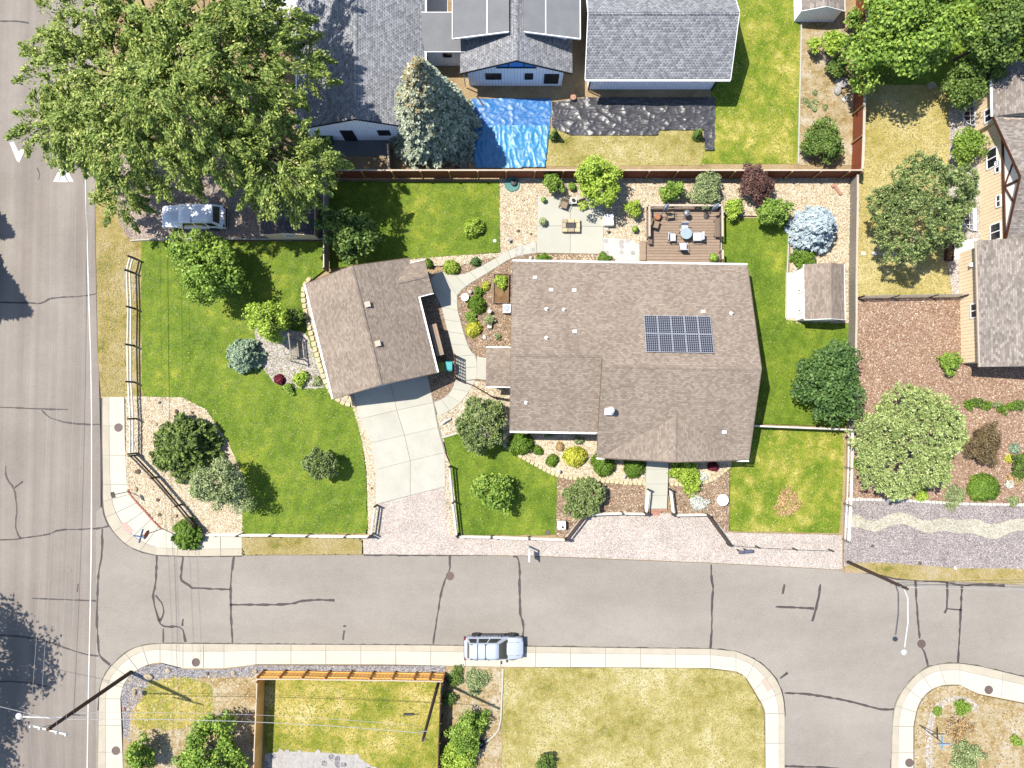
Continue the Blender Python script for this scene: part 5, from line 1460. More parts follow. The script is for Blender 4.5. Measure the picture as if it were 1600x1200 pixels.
# ------------------------------------------------------------------ vehicles
def car(label, loc, rz, L, W, st, cab, paint, wheelx, wr, group=None, rails=False, name='car', back_spare=False, sunroof=True):
    """st: stations (x, half width, z top edge at side, z crown); cab: greenhouse corner x positions and heights"""
    e = empty(name, loc, rz, label, 'car', group)
    vs_, fs_ = [], []
    prof = lambda hw, zt, zc: [(-hw * .93, .22), (-hw * .99, .38), (-hw, .62), (-hw * .985, zt - .06), (-hw * .9, zt + .01), (-hw * .5, zc), (0, zc + .015), (hw * .5, zc), (hw * .9, zt + .01), (hw * .985, zt - .06), (hw, .62), (hw * .99, .38), (hw * .93, .22)]
    k = 13
    for x, hw, zt, zc in st:
        vs_ += [(x, y, z) for y, z in prof(hw, zt, zc)]
    for i in range(len(st) - 1):
        for j in range(k):
            a, b = i * k + j, i * k + (j + 1) % k
            fs_.append((a, b, b + k, a + k))
    fs_.append(tuple(range(k))); fs_.append(tuple(reversed(range((len(st) - 1) * k, len(st) * k))))
    body = mesh('body', vs_, [tuple(reversed(f)) for f in fs_], paint, e, smooth=True)
    bm = bmesh.new(); bm.from_mesh(body.data); bmesh.ops.recalc_face_normals(bm, faces=bm.faces); bm.to_mesh(body.data); bm.free()
    md = body.modifiers.new('edges', 'EDGE_SPLIT'); md.split_angle = math.radians(38)
    xr0, xr1, xf1, xf0, zb, zr, wb, wt = cab   # rear base, rear top, front top, front base, belt, roof, half widths
    # roof shell with crown
    rv, rf_ = [], []
    nx, ny = 7, 7
    for i in range(nx):
        t = i / (nx - 1); x = xr1 + (xf1 - xr1) * t
        for j in range(ny):
            s = -1 + 2 * j / (ny - 1)
            edge = 1 - abs(s) ** 4 * .55
            z = zr + .05 * (1 - s * s) * (1 - (2 * t - 1) ** 4 * .6) - (.03 if abs(s) > .99 else 0)
            rv.append((x, s * wt, z))
    for i in range(nx - 1):
        for j in range(ny - 1):
            a = i * ny + j
            rf_.append((a, a + ny, a + ny + 1, a + 1))
    ro = mesh('roof', rv, rf_, paint, e, smooth=True)
    so = ro.modifiers.new('solid', 'SOLIDIFY'); so.thickness = .05; so.offset = 0
    # pillars shell (closed frustum slightly inside) and glass quads proud of it
    b = [(xr0, -wb, zb), (xf0, -wb, zb), (xf0, wb, zb), (xr0, wb, zb)]
    tpp = [(xr1, -wt, zr - .02), (xf1, -wt, zr - .02), (xf1, wt, zr - .02), (xr1, wt, zr - .02)]
    mesh('cabin', b + tpp, [(0, 1, 5, 4), (1, 2, 6, 5), (2, 3, 7, 6), (3, 0, 4, 7), (4, 5, 6, 7)], paint, e)
    def lerp3(a, b_, t): return Vector(a).lerp(Vector(b_), t)
    def glass(nm, A_, B_, C_, D_, u0, u1, v0, v1, out):
        """patch of the quad A B (bottom) D C (top)"""
        q = []
        for u, v in ((u0, v0), (u1, v0), (u1, v1), (u0, v1)):
            q.append(lerp3(A_, B_, u).lerp(lerp3(D_, C_, u), v) + Vector(out) * .012)
        return mesh(nm, q, [(0, 1, 2, 3)], M['carglass'], e)
    g_ = glass('windshield', b[2], b[1], tpp[1], tpp[2], .05, .95, .06, .97, (.6, 0, .8))
    glass('rear_window', b[0], b[3], tpp[3], tpp[0], .1, .9, .2, .9, (-.9, 0, .5))
    for sgn, (A_, B_, C_, D_) in ((-1, (b[0], b[1], tpp[1], tpp[0])), (1, (b[3], b[2], tpp[2], tpp[3]))):
        for u0, u1 in ((.04, .24), (.30, .56), (.60, .88)):
            glass('side_window', A_, B_, C_, D_, u0, u1, .12, .88, (0, sgn, .3))
        # door seams and handles
        for u in (.28, .58):
            p = lerp3(A_, B_, u)
            hp = MB().box((p.x - .1, sgn * (W / 2 - .0), zb - .14), (.16, .05, .035)).build('door_handle', M['chrome'], e)
        MB().box((xf0 - .45, sgn * (W / 2 + .1), zb + .06), (.14, .22, .15)).build('mirror', M['blackplastic'], e, bevel=.03)
        MB().bar((wheelx[0] + wr, sgn * (W / 2 - .03), .33), (wheelx[1] - wr, sgn * (W / 2 - .03), .33), .12, .1).build('side_step', M['blackplastic'], e)
        if rails:
            MB().tube([(xr1 + .15, sgn * (wt - .09), zr + .03), (xr1 + .3, sgn * (wt - .09), zr + .09), (xf1 - .35, sgn * (wt - .09), zr + .09), (xf1 - .15, sgn * (wt - .09), zr + .03)], .022, 6).build('roof_rail', M['chrome'], e)
        hl = MB().box((st[-1][0] - .1, sgn * (W / 2 - .3), .74), (.16, .34, .16)).build('headlight', M['chrome'], e, bevel=.03)
        MB().box((st[0][0] + .06, sgn * (W / 2 - .16), .88), (.12, .2, .3)).build('tail_light', plain('red_lens%d' % sgn, A(150, 30, 30), .3, .05), e, bevel=.02)
        for wx in wheelx:
            wl = empty('wheel', (0, 0, 0)); wl.parent = e; wl.location = (wx, sgn * (W / 2 - .07), wr)
            tv = MB().lathe([(wr * .62, -.11), (wr * .95, -.12), (wr, -.07), (wr, .07), (wr * .95, .12), (wr * .62, .11)], (0, 0, 0), 22)
            ty = tv.build('tyre', M['rubber'], wl); ty.rotation_euler = (math.radians(90), 0, 0)
            rm = MB().lathe([(wr * .64, -.1), (wr * .64, .1), (wr * .5, .07), (wr * .2, .09)], (0, 0, 0), 12)
            for kk in range(5):
                t = kk * 2 * math.pi / 5
                rm.bar((0, 0, .085), (math.cos(t) * wr * .6, math.sin(t) * wr * .6, .105), .07, .03)
            r2 = rm.build('rim', M['chrome'], wl); r2.rotation_euler = (math.radians(-90 * sgn), 0, 0)
    MB().box((st[-1][0] + .01, 0, .5), (.08, W * .8, .22)).build('bumper', M['blackplastic'], e, bevel=.03)
    MB().box((st[0][0] - .01, 0, .5), (.1, W * .86, .24)).build('bumper', M['blackplastic'], e, bevel=.03)
    return e, zr, wt, xr1, xf1
stn = [(x, hw * .94, zt, zc) for x, hw, zt, zc in [(-2.3, .80, .90, .93), (-2.18, .90, 1.0, 1.03), (-1.6, .93, 1.02, 1.05), (-.6, .93, 1.0, 1.02), (.55, .93, .98, 1.02), (.95, .92, .98, 1.05), (1.6, .90, .95, 1.02), (2.1, .84, .88, .93), (2.3, .70, .74, .78)]]
sv, zr, wt, xr1, xf1 = car('white SUV parked at the kerb in front of the dry lawn', (-1.42, -18.62, 0.004), 0, 4.6, 1.86, stn, (-2.1, -1.85, .42, 1.05, 1.0, 1.66, .82, .62), M['carpaint'], (-1.4, 1.42), .36, rails=False)
for y in (-.52, .52): MB().bar((1.15, y, 1.035), (2.0, y * .95, .955), .018, .02).build('hood_seam', M['blackplastic'], sv)
MB().bar((1.06, -.7, 1.03), (1.06, .7, 1.03), .05, .025).build('wiper_cowl', M['blackplastic'], sv)
for y in (-.45, .2): MB().bar((1.02, y, 1.05), (.86, y + .42, 1.2), .02, .02).build('wiper', M['blackplastic'], sv)
for s in (-1, 1):
    for x in (-.55, .35): MB().bar((x, s * .878, .45), (x, s * .872, .95), .015, .02, up=(1, 0, 0)).build('door_seam', M['blackplastic'], sv)
for x in (-1.55, -.95):
    MB().bar((xr1 + .62 + (x + 1.55), -wt + .04, zr + .075), (xr1 + .62 + (x + 1.55), wt - .04, zr + .075), .05, .04).build('roof_bar', M['blackplastic'], sv)
for x in (-1.7, -.6):
    for s in (-1, 1): MB().bar((x - .1, s * (wt - .07), zr + .05), (x + .1, s * (wt - .07), zr + .05), .05, .05).build('rail_foot', M['blackplastic'], sv)
stj = [(-2.45, .82, 1.0, 1.02), (-2.38, .88, 1.05, 1.07), (-1.6, .9, 1.05, 1.07), (0, .9, 1.03, 1.05), (.95, .9, 1.02, 1.08), (1.6, .88, 1.02, 1.09), (2.3, .84, .98, 1.04), (2.45, .8, .9, .95)]
jp, zr, wt, xr1, xf1 = car('older white wagon parked on the gravel driveway under the giant tree', (-25.35, 15.35, .11), math.pi, 4.9, 1.8, stj, (-2.3, -1.85, .75, 1.15, 1.05, 1.82, .86, .74), M['carpaint_b'], (-1.5, 1.5), .4)
MB().bar((-.25, -wt + .02, zr + .05), (-.25, wt - .02, zr + .05), .05, .03).build('roof_seam', M['blackplastic'], jp)
for k in range(6): MB().bar((-.1, -.55 + k * .22, zr + .062), (.55, -.55 + k * .22, zr + .062), .03, .02).build('roof_rib', M['carpaint_b'], jp)
MB().bar((-1.95, 0, 1.0), (-2.55, 0, 1.0), .5, .04).build('rear_rack', M['blackplastic'], jp)

# ------------------------------------------------------------------ tarps
def tarp(name, label, pts, m, amp, freq, z, seed, res=0.14):
    w = [(p.x, p.y) for p in GP(pts, z)]
    x0, x1 = min(p[0] for p in w), max(p[0] for p in w); y0, y1 = min(p[1] for p in w), max(p[1] for p in w)
    bm = bmesh.new()
    nx, ny = int((x1 - x0) / res) + 1, int((y1 - y0) / res) + 1
    from mathutils import noise
    X, Y = np.meshgrid(np.linspace(x0, x1, nx), np.linspace(y0, y1, ny))
    ins = in_poly(X.ravel(), Y.ravel(), w).reshape(X.shape)
    idx = {}
    for j in range(ny):
        for i in range(nx):
            x, y = X[j, i], Y[j, i]
            v = noise.fractal(Vector((x * freq[0] + seed, y * freq[1], seed)), 1.0, 2.0, 4) if True else 0
            r = 1 - abs(noise.noise(Vector((x * freq[0] * 1.6, y * freq[1] * 1.6, seed + 5))))
            r2 = 1 - abs(noise.noise(Vector((x * freq[0] * 3.1 + y * 1.3, y * freq[1] * 2.2 - x, seed + 9))))
            r3 = 1 - abs(noise.noise(Vector((x * freq[0] * 1.2 - y * 2.2, y * freq[1] * 3.5 + x * .8, seed + 15))))
            idx[(j, i)] = bm.verts.new((x, y, z + amp * (.5 + .5 * v) + amp * .7 * r ** 6 + amp * .3 * r2 ** 8 + amp * .25 * r3 ** 8))
    for j in range(ny - 1):
        for i in range(nx - 1):
            if ins[j, i] and ins[j + 1, i] and ins[j, i + 1] and ins[j + 1, i + 1]:
                bm.faces.new([idx[(j, i)], idx[(j, i + 1)], idx[(j + 1, i + 1)], idx[(j + 1, i)]])
    bmesh.ops.delete(bm, geom=[v for v in bm.verts if not v.link_faces], context='VERTS')
    me = bpy.data.meshes.new(name); bm.to_mesh(me); bm.free(); me.materials.append(m)
    me.polygons.foreach_set('use_smooth', [True] * len(me.polygons))
    return tag(link(bpy.data.objects.new(name, me)), label, 'tarp')
M['tarpblue'] = plain('blue_tarp', A(44, 136, 214), .45, .25, 1.5, .5, 0, .2)
M['tarpblue2'] = plain('bright_blue_tarp', A(62, 164, 222), .45, .25, 1.5, .5, 0, .2)
M['tarpblack'] = plain('black_sheeting', A(78, 77, 80), .42, .2, 1.5, .5, 0, .2)
tarp('tarp', 'blue tarp spread behind the white gable house', [(736, 153), (862, 153), (860, 200), (736, 202)], M['tarpblue'], .07, (.7, 1.3), .10, 3, .07)
tarp('tarp', 'bright blue tarp lapping over the larger tarp by the back fence', [(738, 196), (860, 195), (852, 262), (741, 264)], M['tarpblue2'], .09, (1.3, .5), .16, 8, .07)
tarp('black_sheet', 'wrinkled black plastic sheet in front of the barn', [(861, 160), (920, 152), (1118, 152), (1116, 236), (1100, 236), (1098, 204), (1030, 204), (1028, 212), (890, 212), (862, 200)], M['tarpblack'], .14, (.4, .8), .10, 21, .06)
lum = MB().bar(G(745, 150, .15), G(756, 166, .15), .1, .1).build('timber', M['post'], None); tag(lum, 'dark timber lying across the corner of the blue tarp', 'timber')
# ------------------------------------------------------------------ deck and its furniture
DZ = 0.5
a, b, c_ = G(1010, 325, DZ), G(1127, 325, DZ), G(1010, 412, DZ)
dx0, dx1, dy1, dy0 = a.x, b.x - .15, a.y, 11.55
dk = empty('deck', ((dx0 + dx1) / 2, (dy0 + dy1) / 2, 0), 0, 'raised timber deck with benches behind the main house', 'deck')
ox, oy = dk.location.x, dk.location.y
npl = int((dy1 - dy0) / .225)
for k in range(npl):
    y = dy0 + (k + .5) * (dy1 - dy0) / npl - oy
    MB().box((0, y, DZ - .02 + random.uniform(-.003, .003)), (dx1 - dx0 + random.uniform(-.02, .02), (dy1 - dy0) / npl - .022, .04)).build('plank', M['deck'], dk)
MB().box((0, 0, .22), (dx1 - dx0 - .1, dy1 - dy0 - .1, .44)).build('skirt', M['deckrail'], dk)
def railing(p, q, h=.95, n=None):
    p, q = Vector(p), Vector(q)
    for t in np.linspace(0, 1, n or max(2, int((q - p).length / 1.5) + 1)):
        c = p.lerp(q, t); MB().box((c.x, c.y, DZ + h / 2), (.1, .1, h)).build('rail_post', M['deckrail'], dk)
    MB().bar(p + Vector((0, 0, DZ + h)), q + Vector((0, 0, DZ + h)), .16, .04).build('handrail', M['capwood'], dk)
    for z in (.2, .5): MB().bar(p + Vector((0, 0, DZ + z)), q + Vector((0, 0, DZ + z)), .04, .08).build('rail', M['deckrail'], dk)
hx, hy = (dx1 - dx0) / 2, (dy1 - dy0) / 2
railing((-hx + .05, hy - .05, 0), (hx - .05, hy - .05, 0)); railing((-hx + .05, hy - .1, 0), (-hx + .05, 1.0 - 1.2, 0)); railing((hx - .05, hy - .1, 0), (hx - .05, -.2, 0))
railing((hx - .05, -1.3, 0), (hx - .05, -hy + .3, 0), n=2)
MB().box((-hx - .28, -.9 - .2, .28), (.5, 1.6, .08)).build('step', M['deck'], dk)
MB().box((hx - .2, -.95, .3), (.5, .9, .06)).build('step', M['deck'], dk)
def slat_bench(label, px, py, L, W, rz, m, z=DZ, h=.45):
    e = empty('bench', G(px, py, z), rz, label, 'bench')
    n = max(3, int(W / .13))
    for k in range(n):
        MB().box((-W / 2 + (k + .5) * W / n, 0, h), (W / n - .015, L, .04)).build('slat', M[m], e)
    for y in (-L * .4, L * .4): MB().box((0, y, h / 2 - .01), (W * .85, .08, h - .02)).build('leg', M[m], e)
    return e
slat_bench('dark slatted bench along the east deck rail', 1118, 358, 1.5, .42, 0, 'deckrail')
slat_bench('grey slatted bench along the west deck rail', 1014, 368, 1.6, .34, 0, 'deckrail')
# chairs
def chair(label, px, py, rz, frame, cush, z=DZ, s=1.0, group=None, h=.44):
    e = empty('chair', G(px, py, z + .4) - Vector((0, 0, .4)), rz, label, 'chair', group)
    w = .58 * s
    MB().box((0, 0, h), (w, w * .95, .1)).build('seat', cush, e, bevel=.03)
    MB().add([(-w / 2, w * .38, h), (w / 2, w * .38, h), (w / 2, w * .5, h), (-w / 2, w * .5, h), (-w / 2, w * .6, h + .5), (w / 2, w * .6, h + .5), (w / 2, w * .7, h + .5), (-w / 2, w * .7, h + .5)],
             [(0, 3, 2, 1), (4, 5, 6, 7), (0, 1, 5, 4), (1, 2, 6, 5), (2, 3, 7, 6), (3, 0, 4, 7)]).build('backrest', cush, e, bevel=.02)
    for sx in (-1, 1):
        MB().tube([(sx * w * .56, -w * .42, .0), (sx * w * .56, -w * .42, h + .2), (sx * w * .58, w * .1, h + .23), (sx * w * .56, w * .5, h + .2)], .022, 6).build('armrest', frame, e)
        MB().tube([(sx * w * .5, w * .5, 0), (sx * w * .52, w * .42, h)], .022, 6).build('leg', frame, e)
        MB().tube([(sx * w * .5, -w * .42, 0), (sx * w * .5, -w * .42, h)], .022, 6).build('leg', frame, e)
    return e
wc = plain('white_cushion', A(236, 236, 240), .8, .06, 5); tn = plain('tan_mesh', A(176, 152, 124), .8, .1, 6); tw = plain('blue_stripe_cloth', A(120, 150, 176), .85, .3, 5)
chair('white patio chair west of the round deck table', 1050, 371, math.pi / 2, M['metal'], wc, s=1.05)
chair('white patio chair east of the round deck table', 1089, 370, -math.pi / 2, M['metal'], wc, s=1.15)
chair('white patio chair south of the round deck table', 1067, 385, math.pi, M['metal'], wc)
chair('white patio chair north of the round deck table', 1069, 357, 0, M['metal'], wc)
tb = empty('table', G(1069, 368, DZ), 0, 'small glass-topped table among white chairs on the deck', 'table')
MB().lathe([(.44, .7), (.46, .72), (.46, .73), (.44, .735)], (0, 0, 0), 20).build('top', plain('pale_glass', A(196, 214, 220), .15, .1, 4, .6), tb)
for k in range(4):
    t = k * math.pi / 2 + .6; MB().tube([(math.cos(t) * .34, math.sin(t) * .34, 0), (math.cos(t) * .28, math.sin(t) * .28, .7)], .025, 6).build('leg', M['metal'], tb)
chair('tan mesh chair at the north deck rail', 1047, 336, .1, M['darkmetal'], tn)
chair('tan mesh chair at the west deck rail', 1024, 351, 1.3, M['darkmetal'], tn)
st_ = MB().lathe([(.2, 0), (.24, .1), (.24, .4), (.22, .42)], (0, 0, 0), 14).build('stool', plain('terracotta', A(196, 130, 88), .8, .15), None, loc=G(1026, 341, DZ)); tag(st_, 'round terracotta stool beside the furled parasol', 'stool')
def furled(label, px, py, rz):
    e = empty('parasol', G(px, py, DZ), rz, label, 'parasol')
    MB().tube([(0, 0, 0), (0, .3, 1.3), (0, .55, 2.2)], .025, 7).build('pole', M['metal'], e)
    for k in range(6):
        t = k * math.pi / 3
        mb = MB().tube([(math.cos(t) * .1, .3 + math.sin(t) * .06, 1.2), (math.cos(t) * .13, .42 + math.sin(t) * .08, 1.7), (0, .56, 2.22)], [.02, .06, .02], 6)
        mb.build('fold', tw if k % 2 else wc, e)
    MB().lathe([(.24, 0), (.22, .08), (.05, .1)], (0, 0, 0), 14).build('base', M['darkmetal'], e)
furled('furled blue and white parasol near the terracotta stool', 1031, 340, -.4)
furled('furled blue striped parasol in the deck corner', 1104, 338, -.7)
gl = empty('grill', G(1070, 337, DZ), 0, 'small silver grill against the north deck rail', 'grill')
MB().lathe([(.05, .5), (.2, .54), (.26, .66), (.26, .74)], (0, 0, 0), 16).build('bowl', M['metal'], gl); MB().lathe([(.27, .74), (.22, .88), (.08, .96), (.03, 1.0)], (0, 0, 0), 16).build('lid', M['metal'], gl)
for k in range(3):
    t = k * 2.1; MB().tube([(math.cos(t) * .26, math.sin(t) * .26, 0), (math.cos(t) * .12, math.sin(t) * .12, .56)], .02, 6).build('leg', M['darkmetal'], gl)
def planter(label, px, py, r, h, m, z=.1, name='planter', fol=None, n=160):
    e = empty(name, G(px, py, z), 0, label, 'planter')
    MB().lathe([(r * .7, 0), (r * .95, h * .9), (r, h), (r * .88, h), (r * .85, h * .9), (.02, h * .88)], (0, 0, 0), 14).build('pot', M[m], e)
    return e
PLANTERS = []
for args in (('brown planter box at the south-east deck corner', 1113, 404, .3, .35, 'deckrail', DZ), ('metal planter with grasses at the west patio edge', 848, 348, .26, .4, 'metal', .15),
             ('pale pot with a green plant north of the patio chairs', 893, 294, .26, .4, 'palestone', .1), ('dark pot in the patio north-west corner', 849, 314, .16, .35, 'darkmetal', .15),
             ('white pot with flowers on the rock bed beside the deck', 991, 360, .2, .4, 'palestone', .1)):
    PLANTERS.append((planter(*args), args))
# patio things
fp = empty('fire_pit', G(892, 354, .15), 0, 'square buff stone fire pit in the middle of the patio', 'fire pit')
for k, (x, y, w, d_) in enumerate(((-.5, .37, .42, .3), (0, .37, .52, .3), (.5, .37, .4, .3), (-.56, 0, .3, .42), (.56, 0, .3, .42), (-.5, -.37, .42, .3), (0, -.37, .52, .3), (.5, -.37, .4, .3))):
    MB().box((x, y, .2), (w, d_, .4 + random.uniform(-.01, .02))).build('block', M['flag'] if k % 3 else M['rock'], fp, bevel=.03)
MB().box((0, 0, .15), (.75, .4, .3)).build('fire_bowl', M['blackplastic'], fp)
chair('grey patio chair west of the small patio table', 881, 320, -.35, M['darkmetal'], tn, .15); chair('grey patio chair east of the small patio table', 911, 320, .35, M['darkmetal'], tn, .15)
t2 = empty('table', G(895, 316, .15), 0, 'small square side table between the two patio chairs', 'table')
MB().box((0, 0, .48), (.55, .5, .05)).build('top', M['palestone'], t2)
for x in (-.22, .22):
    for y in (-.2, .2): MB().box((x, y, .23), (.05, .05, .46)).build('leg', M['darkmetal'], t2)
pt_ = MB().lathe([(.1, 0), (.14, .12), (.12, .2), (.1, .2), (.04, .14)], (0, 0, 0), 12).build('bowl', M['darkmetal'], None, loc=G(895, 316, .15) + Vector((0, 0, .505))); tag(pt_, 'dark bowl on the small patio side table', 'bowl')
cb = empty('storage_box', G(950, 346, .12), 0, 'cream storage box at the east patio edge', 'storage box')
MB().box((0, 0, .26), (.72, .86, .52)).build('body', M['cream'], cb, bevel=.02); MB().box((0, 0, .55), (.76, .9, .07)).build('lid', M['cream'], cb, bevel=.02)
# garden lights and ornaments
def light(label, px, py, h=.55, z=.11):
    e = empty('garden_light', G(px, py, z), 0, label, 'garden light')
    MB().tube([(0, 0, 0), (0, 0, h)], .025, 6).build('stem', M['darkmetal'], e)
    MB().lathe([(.05, h - .06), (.14, h), (.13, h + .03), (.03, h + .1)], (0, 0, 0), 12).build('cap', M['palestone'], e)
light('pale path light in the rock bed west of the patio', 794, 376); light('pale path light east of the patio box', 947, 361)
light('path light in the thin mulch bed behind the house', 829, 404, .3); light('path light in the front rock bed near the yellow shrub', 873, 736, .4); light('path light near the front steps in the rock bed', 974, 744, .4)
light('path light in the courtyard by the small birdbath', 735, 457, .3); light('path light between driveway path and the round tree', 734, 625, .35)
# bins
def bin_(label, px, py, rz, col):
    e = empty('wheelie_bin', G(px, py, .11), rz, label, 'bin'); m = plain('bin_plastic_' + label.split()[0], col, .5, .06, 5)
    MB().add([(-.24, -.26, 0), (.24, -.26, 0), (.24, .26, 0), (-.24, .26, 0), (-.3, -.34, .95), (.3, -.34, .95), (.3, .34, .95), (-.3, .34, .95)], [(0, 3, 2, 1), (4, 5, 6, 7), (0, 1, 5, 4), (1, 2, 6, 5), (2, 3, 7, 6), (3, 0, 4, 7)]).build('body', m, e, bevel=.02)
    MB().add([(-.32, -.37, .95), (.32, -.37, .95), (.32, .37, .95), (-.32, .37, .95), (-.26, -.3, 1.04), (.26, -.3, 1.04), (.26, .3, 1.06), (-.26, .3, 1.06)], [(0, 3, 2, 1), (4, 5, 6, 7), (0, 1, 5, 4), (1, 2, 6, 5), (2, 3, 7, 6), (3, 0, 4, 7)]).build('lid', m, e, bevel=.015)
    MB().bar((-.25, .38, .98), (.25, .38, .98), .04, .04).build('handle', m, e)
    for s in (-1, 1):
        w = MB().lathe([(.1, -.03), (.1, .03)], (0, 0, 0), 12).build('wheel', M['rubber'], e); w.rotation_euler = (0, math.radians(90), 0); w.location = (s * .27, .28, .1)
bin_('teal wheelie bin beside the lattice screen', 703, 573, math.pi, A(52, 186, 186)); bin_('olive wheelie bin against the garage wall', 691, 574, math.pi, A(150, 150, 40))
wb = empty('log_store', G(682, 531, 1.75) - Vector((0, 0, 1.65)), ga, 'long brown board-topped store along the garage east wall', 'store')
for k in range(3): MB().box((-.2 + k * .2, 0, 1.65), (.19, 2.5, .05)).build('board', M['deck'], wb)
for y in (-1.15, 1.15):
    for x in (-.22, .22): MB().box((x, y, .81), (.08, .08, 1.62)).build('post', M['deckrail'], wb)
for k in range(5): MB().box((-.24, 0, .25 + k * .3), (.03, 2.3, .22)).build('back_slat', M['deckrail'], wb)
# air conditioner
ac = empty('air_conditioner', G(792, 483, .3) - Vector((0, 0, .2)), 0, 'white air conditioning unit against the courtyard wall', 'air conditioner')
MB().box((0, 0, .35), (.62, .68, .7)).build('case', M['white'], ac, bevel=.03)
fg = MB().lathe([(.24, .7), (.24, .72), (.02, .73)], (0, 0, 0), 16).build('fan_grille', plain('fan_blue', A(120, 150, 190), .5, .1), ac)
for k in range(4): t = k * math.pi / 4; MB().bar((-.24 * math.cos(t), -.24 * math.sin(t), .735), (.24 * math.cos(t), .24 * math.sin(t), .735), .02, .015).build('grille_bar', M['white'], fg)
# raised beds
rb = empty('raised_bed', G(783, 450, .1), 0, 'timber raised bed half filled with leafy plants in the courtyard', 'raised bed')
c = rb.location; P = [p - Vector(c) for p in GP([(772, 429), (795, 429), (794, 474), (771, 474)], .1)]
for i in range(4):
    q0, q1 = P[i], P[(i + 1) % 4]; MB().bar(q0 + Vector((0, 0, .15)), q1 + Vector((0, 0, .15)), .06, .32).build('board', M['deckrail'], rb)
MB().prism([(p.x * .95, p.y * .97) for p in P], .0, .2).build('soil', M['darksoil'], rb)
# statue planter in the courtyard
sp_ = empty('trough_planter', G(765, 504, .11), 0, 'pale stone trough with trailing plants in the courtyard', 'planter')
MB().box((0, 0, .16), (.36, 1.0, .32)).build('trough', M['palestone'], sp_, bevel=.03); MB().lathe([(.16, 0), (.1, .1), (.08, .4), (.18, .5), (.16, .55), (.03, .52)], (0, .85, 0), 12).build('urn', M['palestone'], sp_)
# garden swing in the gravel nook
sw = empty('garden_swing', G(464, 545, .12), .12, 'weathered garden swing on a timber frame in the pale gravel nook', 'swing')
for y in (-.95, .95):
    for x in (-.55, .55): MB().bar((x, y, 0), (x * .2, y, 1.8), .07, .07).build('leg', M['oldwood'], sw)
MB().bar((0, -1.1, 1.8), (0, 1.1, 1.8), .08, .1).build('top_beam', M['oldwood'], sw)
for k in range(4): MB().box((-.2 + k * .13, 0, .45), (.11, 1.4, .03)).build('seat_slat', M['oldwood'], sw)
for k in range(3): MB().box((.32 + k * .03, 0, .55 + k * .15), (.03, 1.4, .11)).build('back_slat', M['oldwood'], sw)
for y in (-.68, .68): MB().tube([(0.05, y, .46), (0, y, 1.78)], .015, 5).build('chain', M['darkmetal'], sw)
# driveway corner ornament
orn = empty('garden_ornament', G(697, 658, .11), .6, 'pale driftwood ornament in the rock bed beside the driveway', 'ornament')
MB().tube([(-.4, 0, .12), (0, .05, .2), (.45, -.05, .14)], [.1, .15, .08], 8).build('trunk_piece', M['palestone'], orn); MB().tube([(0, 0, .15), (.2, .3, .3)], [.07, .03], 6).build('branch', M['palestone'], orn)
# water feature behind patio, tub at the lawn corner
tub = empty('hose_tub', G(800, 288, .1), 0, 'green garden tub with a dark lid by the back fence', 'tub')
MB().lathe([(.5, 0), (.62, .05), (.6, .12), (.2, .1)], (0, 0, 0), 18).build('base', plain('green_plastic', A(96, 160, 150), .6, .1), tub); MB().lathe([(.24, .1), (.26, .3), (.22, .36), (.03, .38)], (.15, .05, 0), 14).build('lid', M['blackplastic'], tub)
# cross-shaped sign in the scrub lot, bench on back rock bed
s3 = empty('street_sign', G(1437, 1133, .1), 0, 'pale blue crossed street signs above the dead brush of the scrubby lot', 'sign')
MB().tube([(0, 0, 0), (0, 0, 3.0)], .035, 8).build('post', M['darkmetal'], s3)
lb = plain('pale_blue_sign', A(170, 200, 228), .4, .05, 4)
MB().box((0, 0, 2.95), (.05, .95, .2), 0).build('sign_blade', lb, s3); MB().box((0, 0, 3.16), (.95, .05, .2), 0).build('sign_blade', lb, s3)
bd = MB().bar(G(1302, 288, .2), G(1314, 304, .2), .2, .12).bar(G(1301, 288, .28), G(1303, 292, .28), .3, .05).build('board', M['paver'], None); tag(bd, 'pinkish board lying on the river rock near the fence corner', 'board')
gbin = empty('dumpster', G(512, 219, .12), 0, 'dark green bin behind the grey-shingled gable house', 'bin')
gst = plain('dark_green_steel', A(40, 110, 80), .5, .1)
MB().add([(-.5, -.4, 0), (.5, -.4, 0), (.5, .4, 0), (-.5, .4, 0), (-.6, -.5, .9), (.6, -.5, .9), (.6, .5, .9), (-.6, .5, .9)], [(0, 3, 2, 1), (4, 5, 6, 7), (0, 1, 5, 4), (1, 2, 6, 5), (2, 3, 7, 6), (3, 0, 4, 7)]).build('body', gst, gbin, bevel=.03)
for x in (-.31, .31): MB().box((x, 0, .94), (.58, 1.04, .06)).build('lid', gst, gbin, bevel=.02)
tire = MB().lathe([(.2, 0), (.33, .03), (.36, .1), (.33, .17), (.2, .2), (.16, .1), (.2, 0.005)], (0, 0, 0), 18).build('tyre', M['rubber'], None, loc=G(752, 1162, .11)); tag(tire, 'old tyre lying in the weedy strip', 'tyre')
wch = empty('chair', G(895, 155, .1), .3, 'small wooden chair on the earth between the tarps and the barn', 'chair')
MB().lathe([(.22, .38), (.24, .42), (.02, .43)], (0, 0, 0), 12).build('seat', M['paver'], wch)
for k in range(4): t = k * math.pi / 2; MB().tube([(math.cos(t) * .26, math.sin(t) * .26, 0), (math.cos(t) * .16, math.sin(t) * .16, .4)], .025, 5).build('leg', M['paver'], wch)

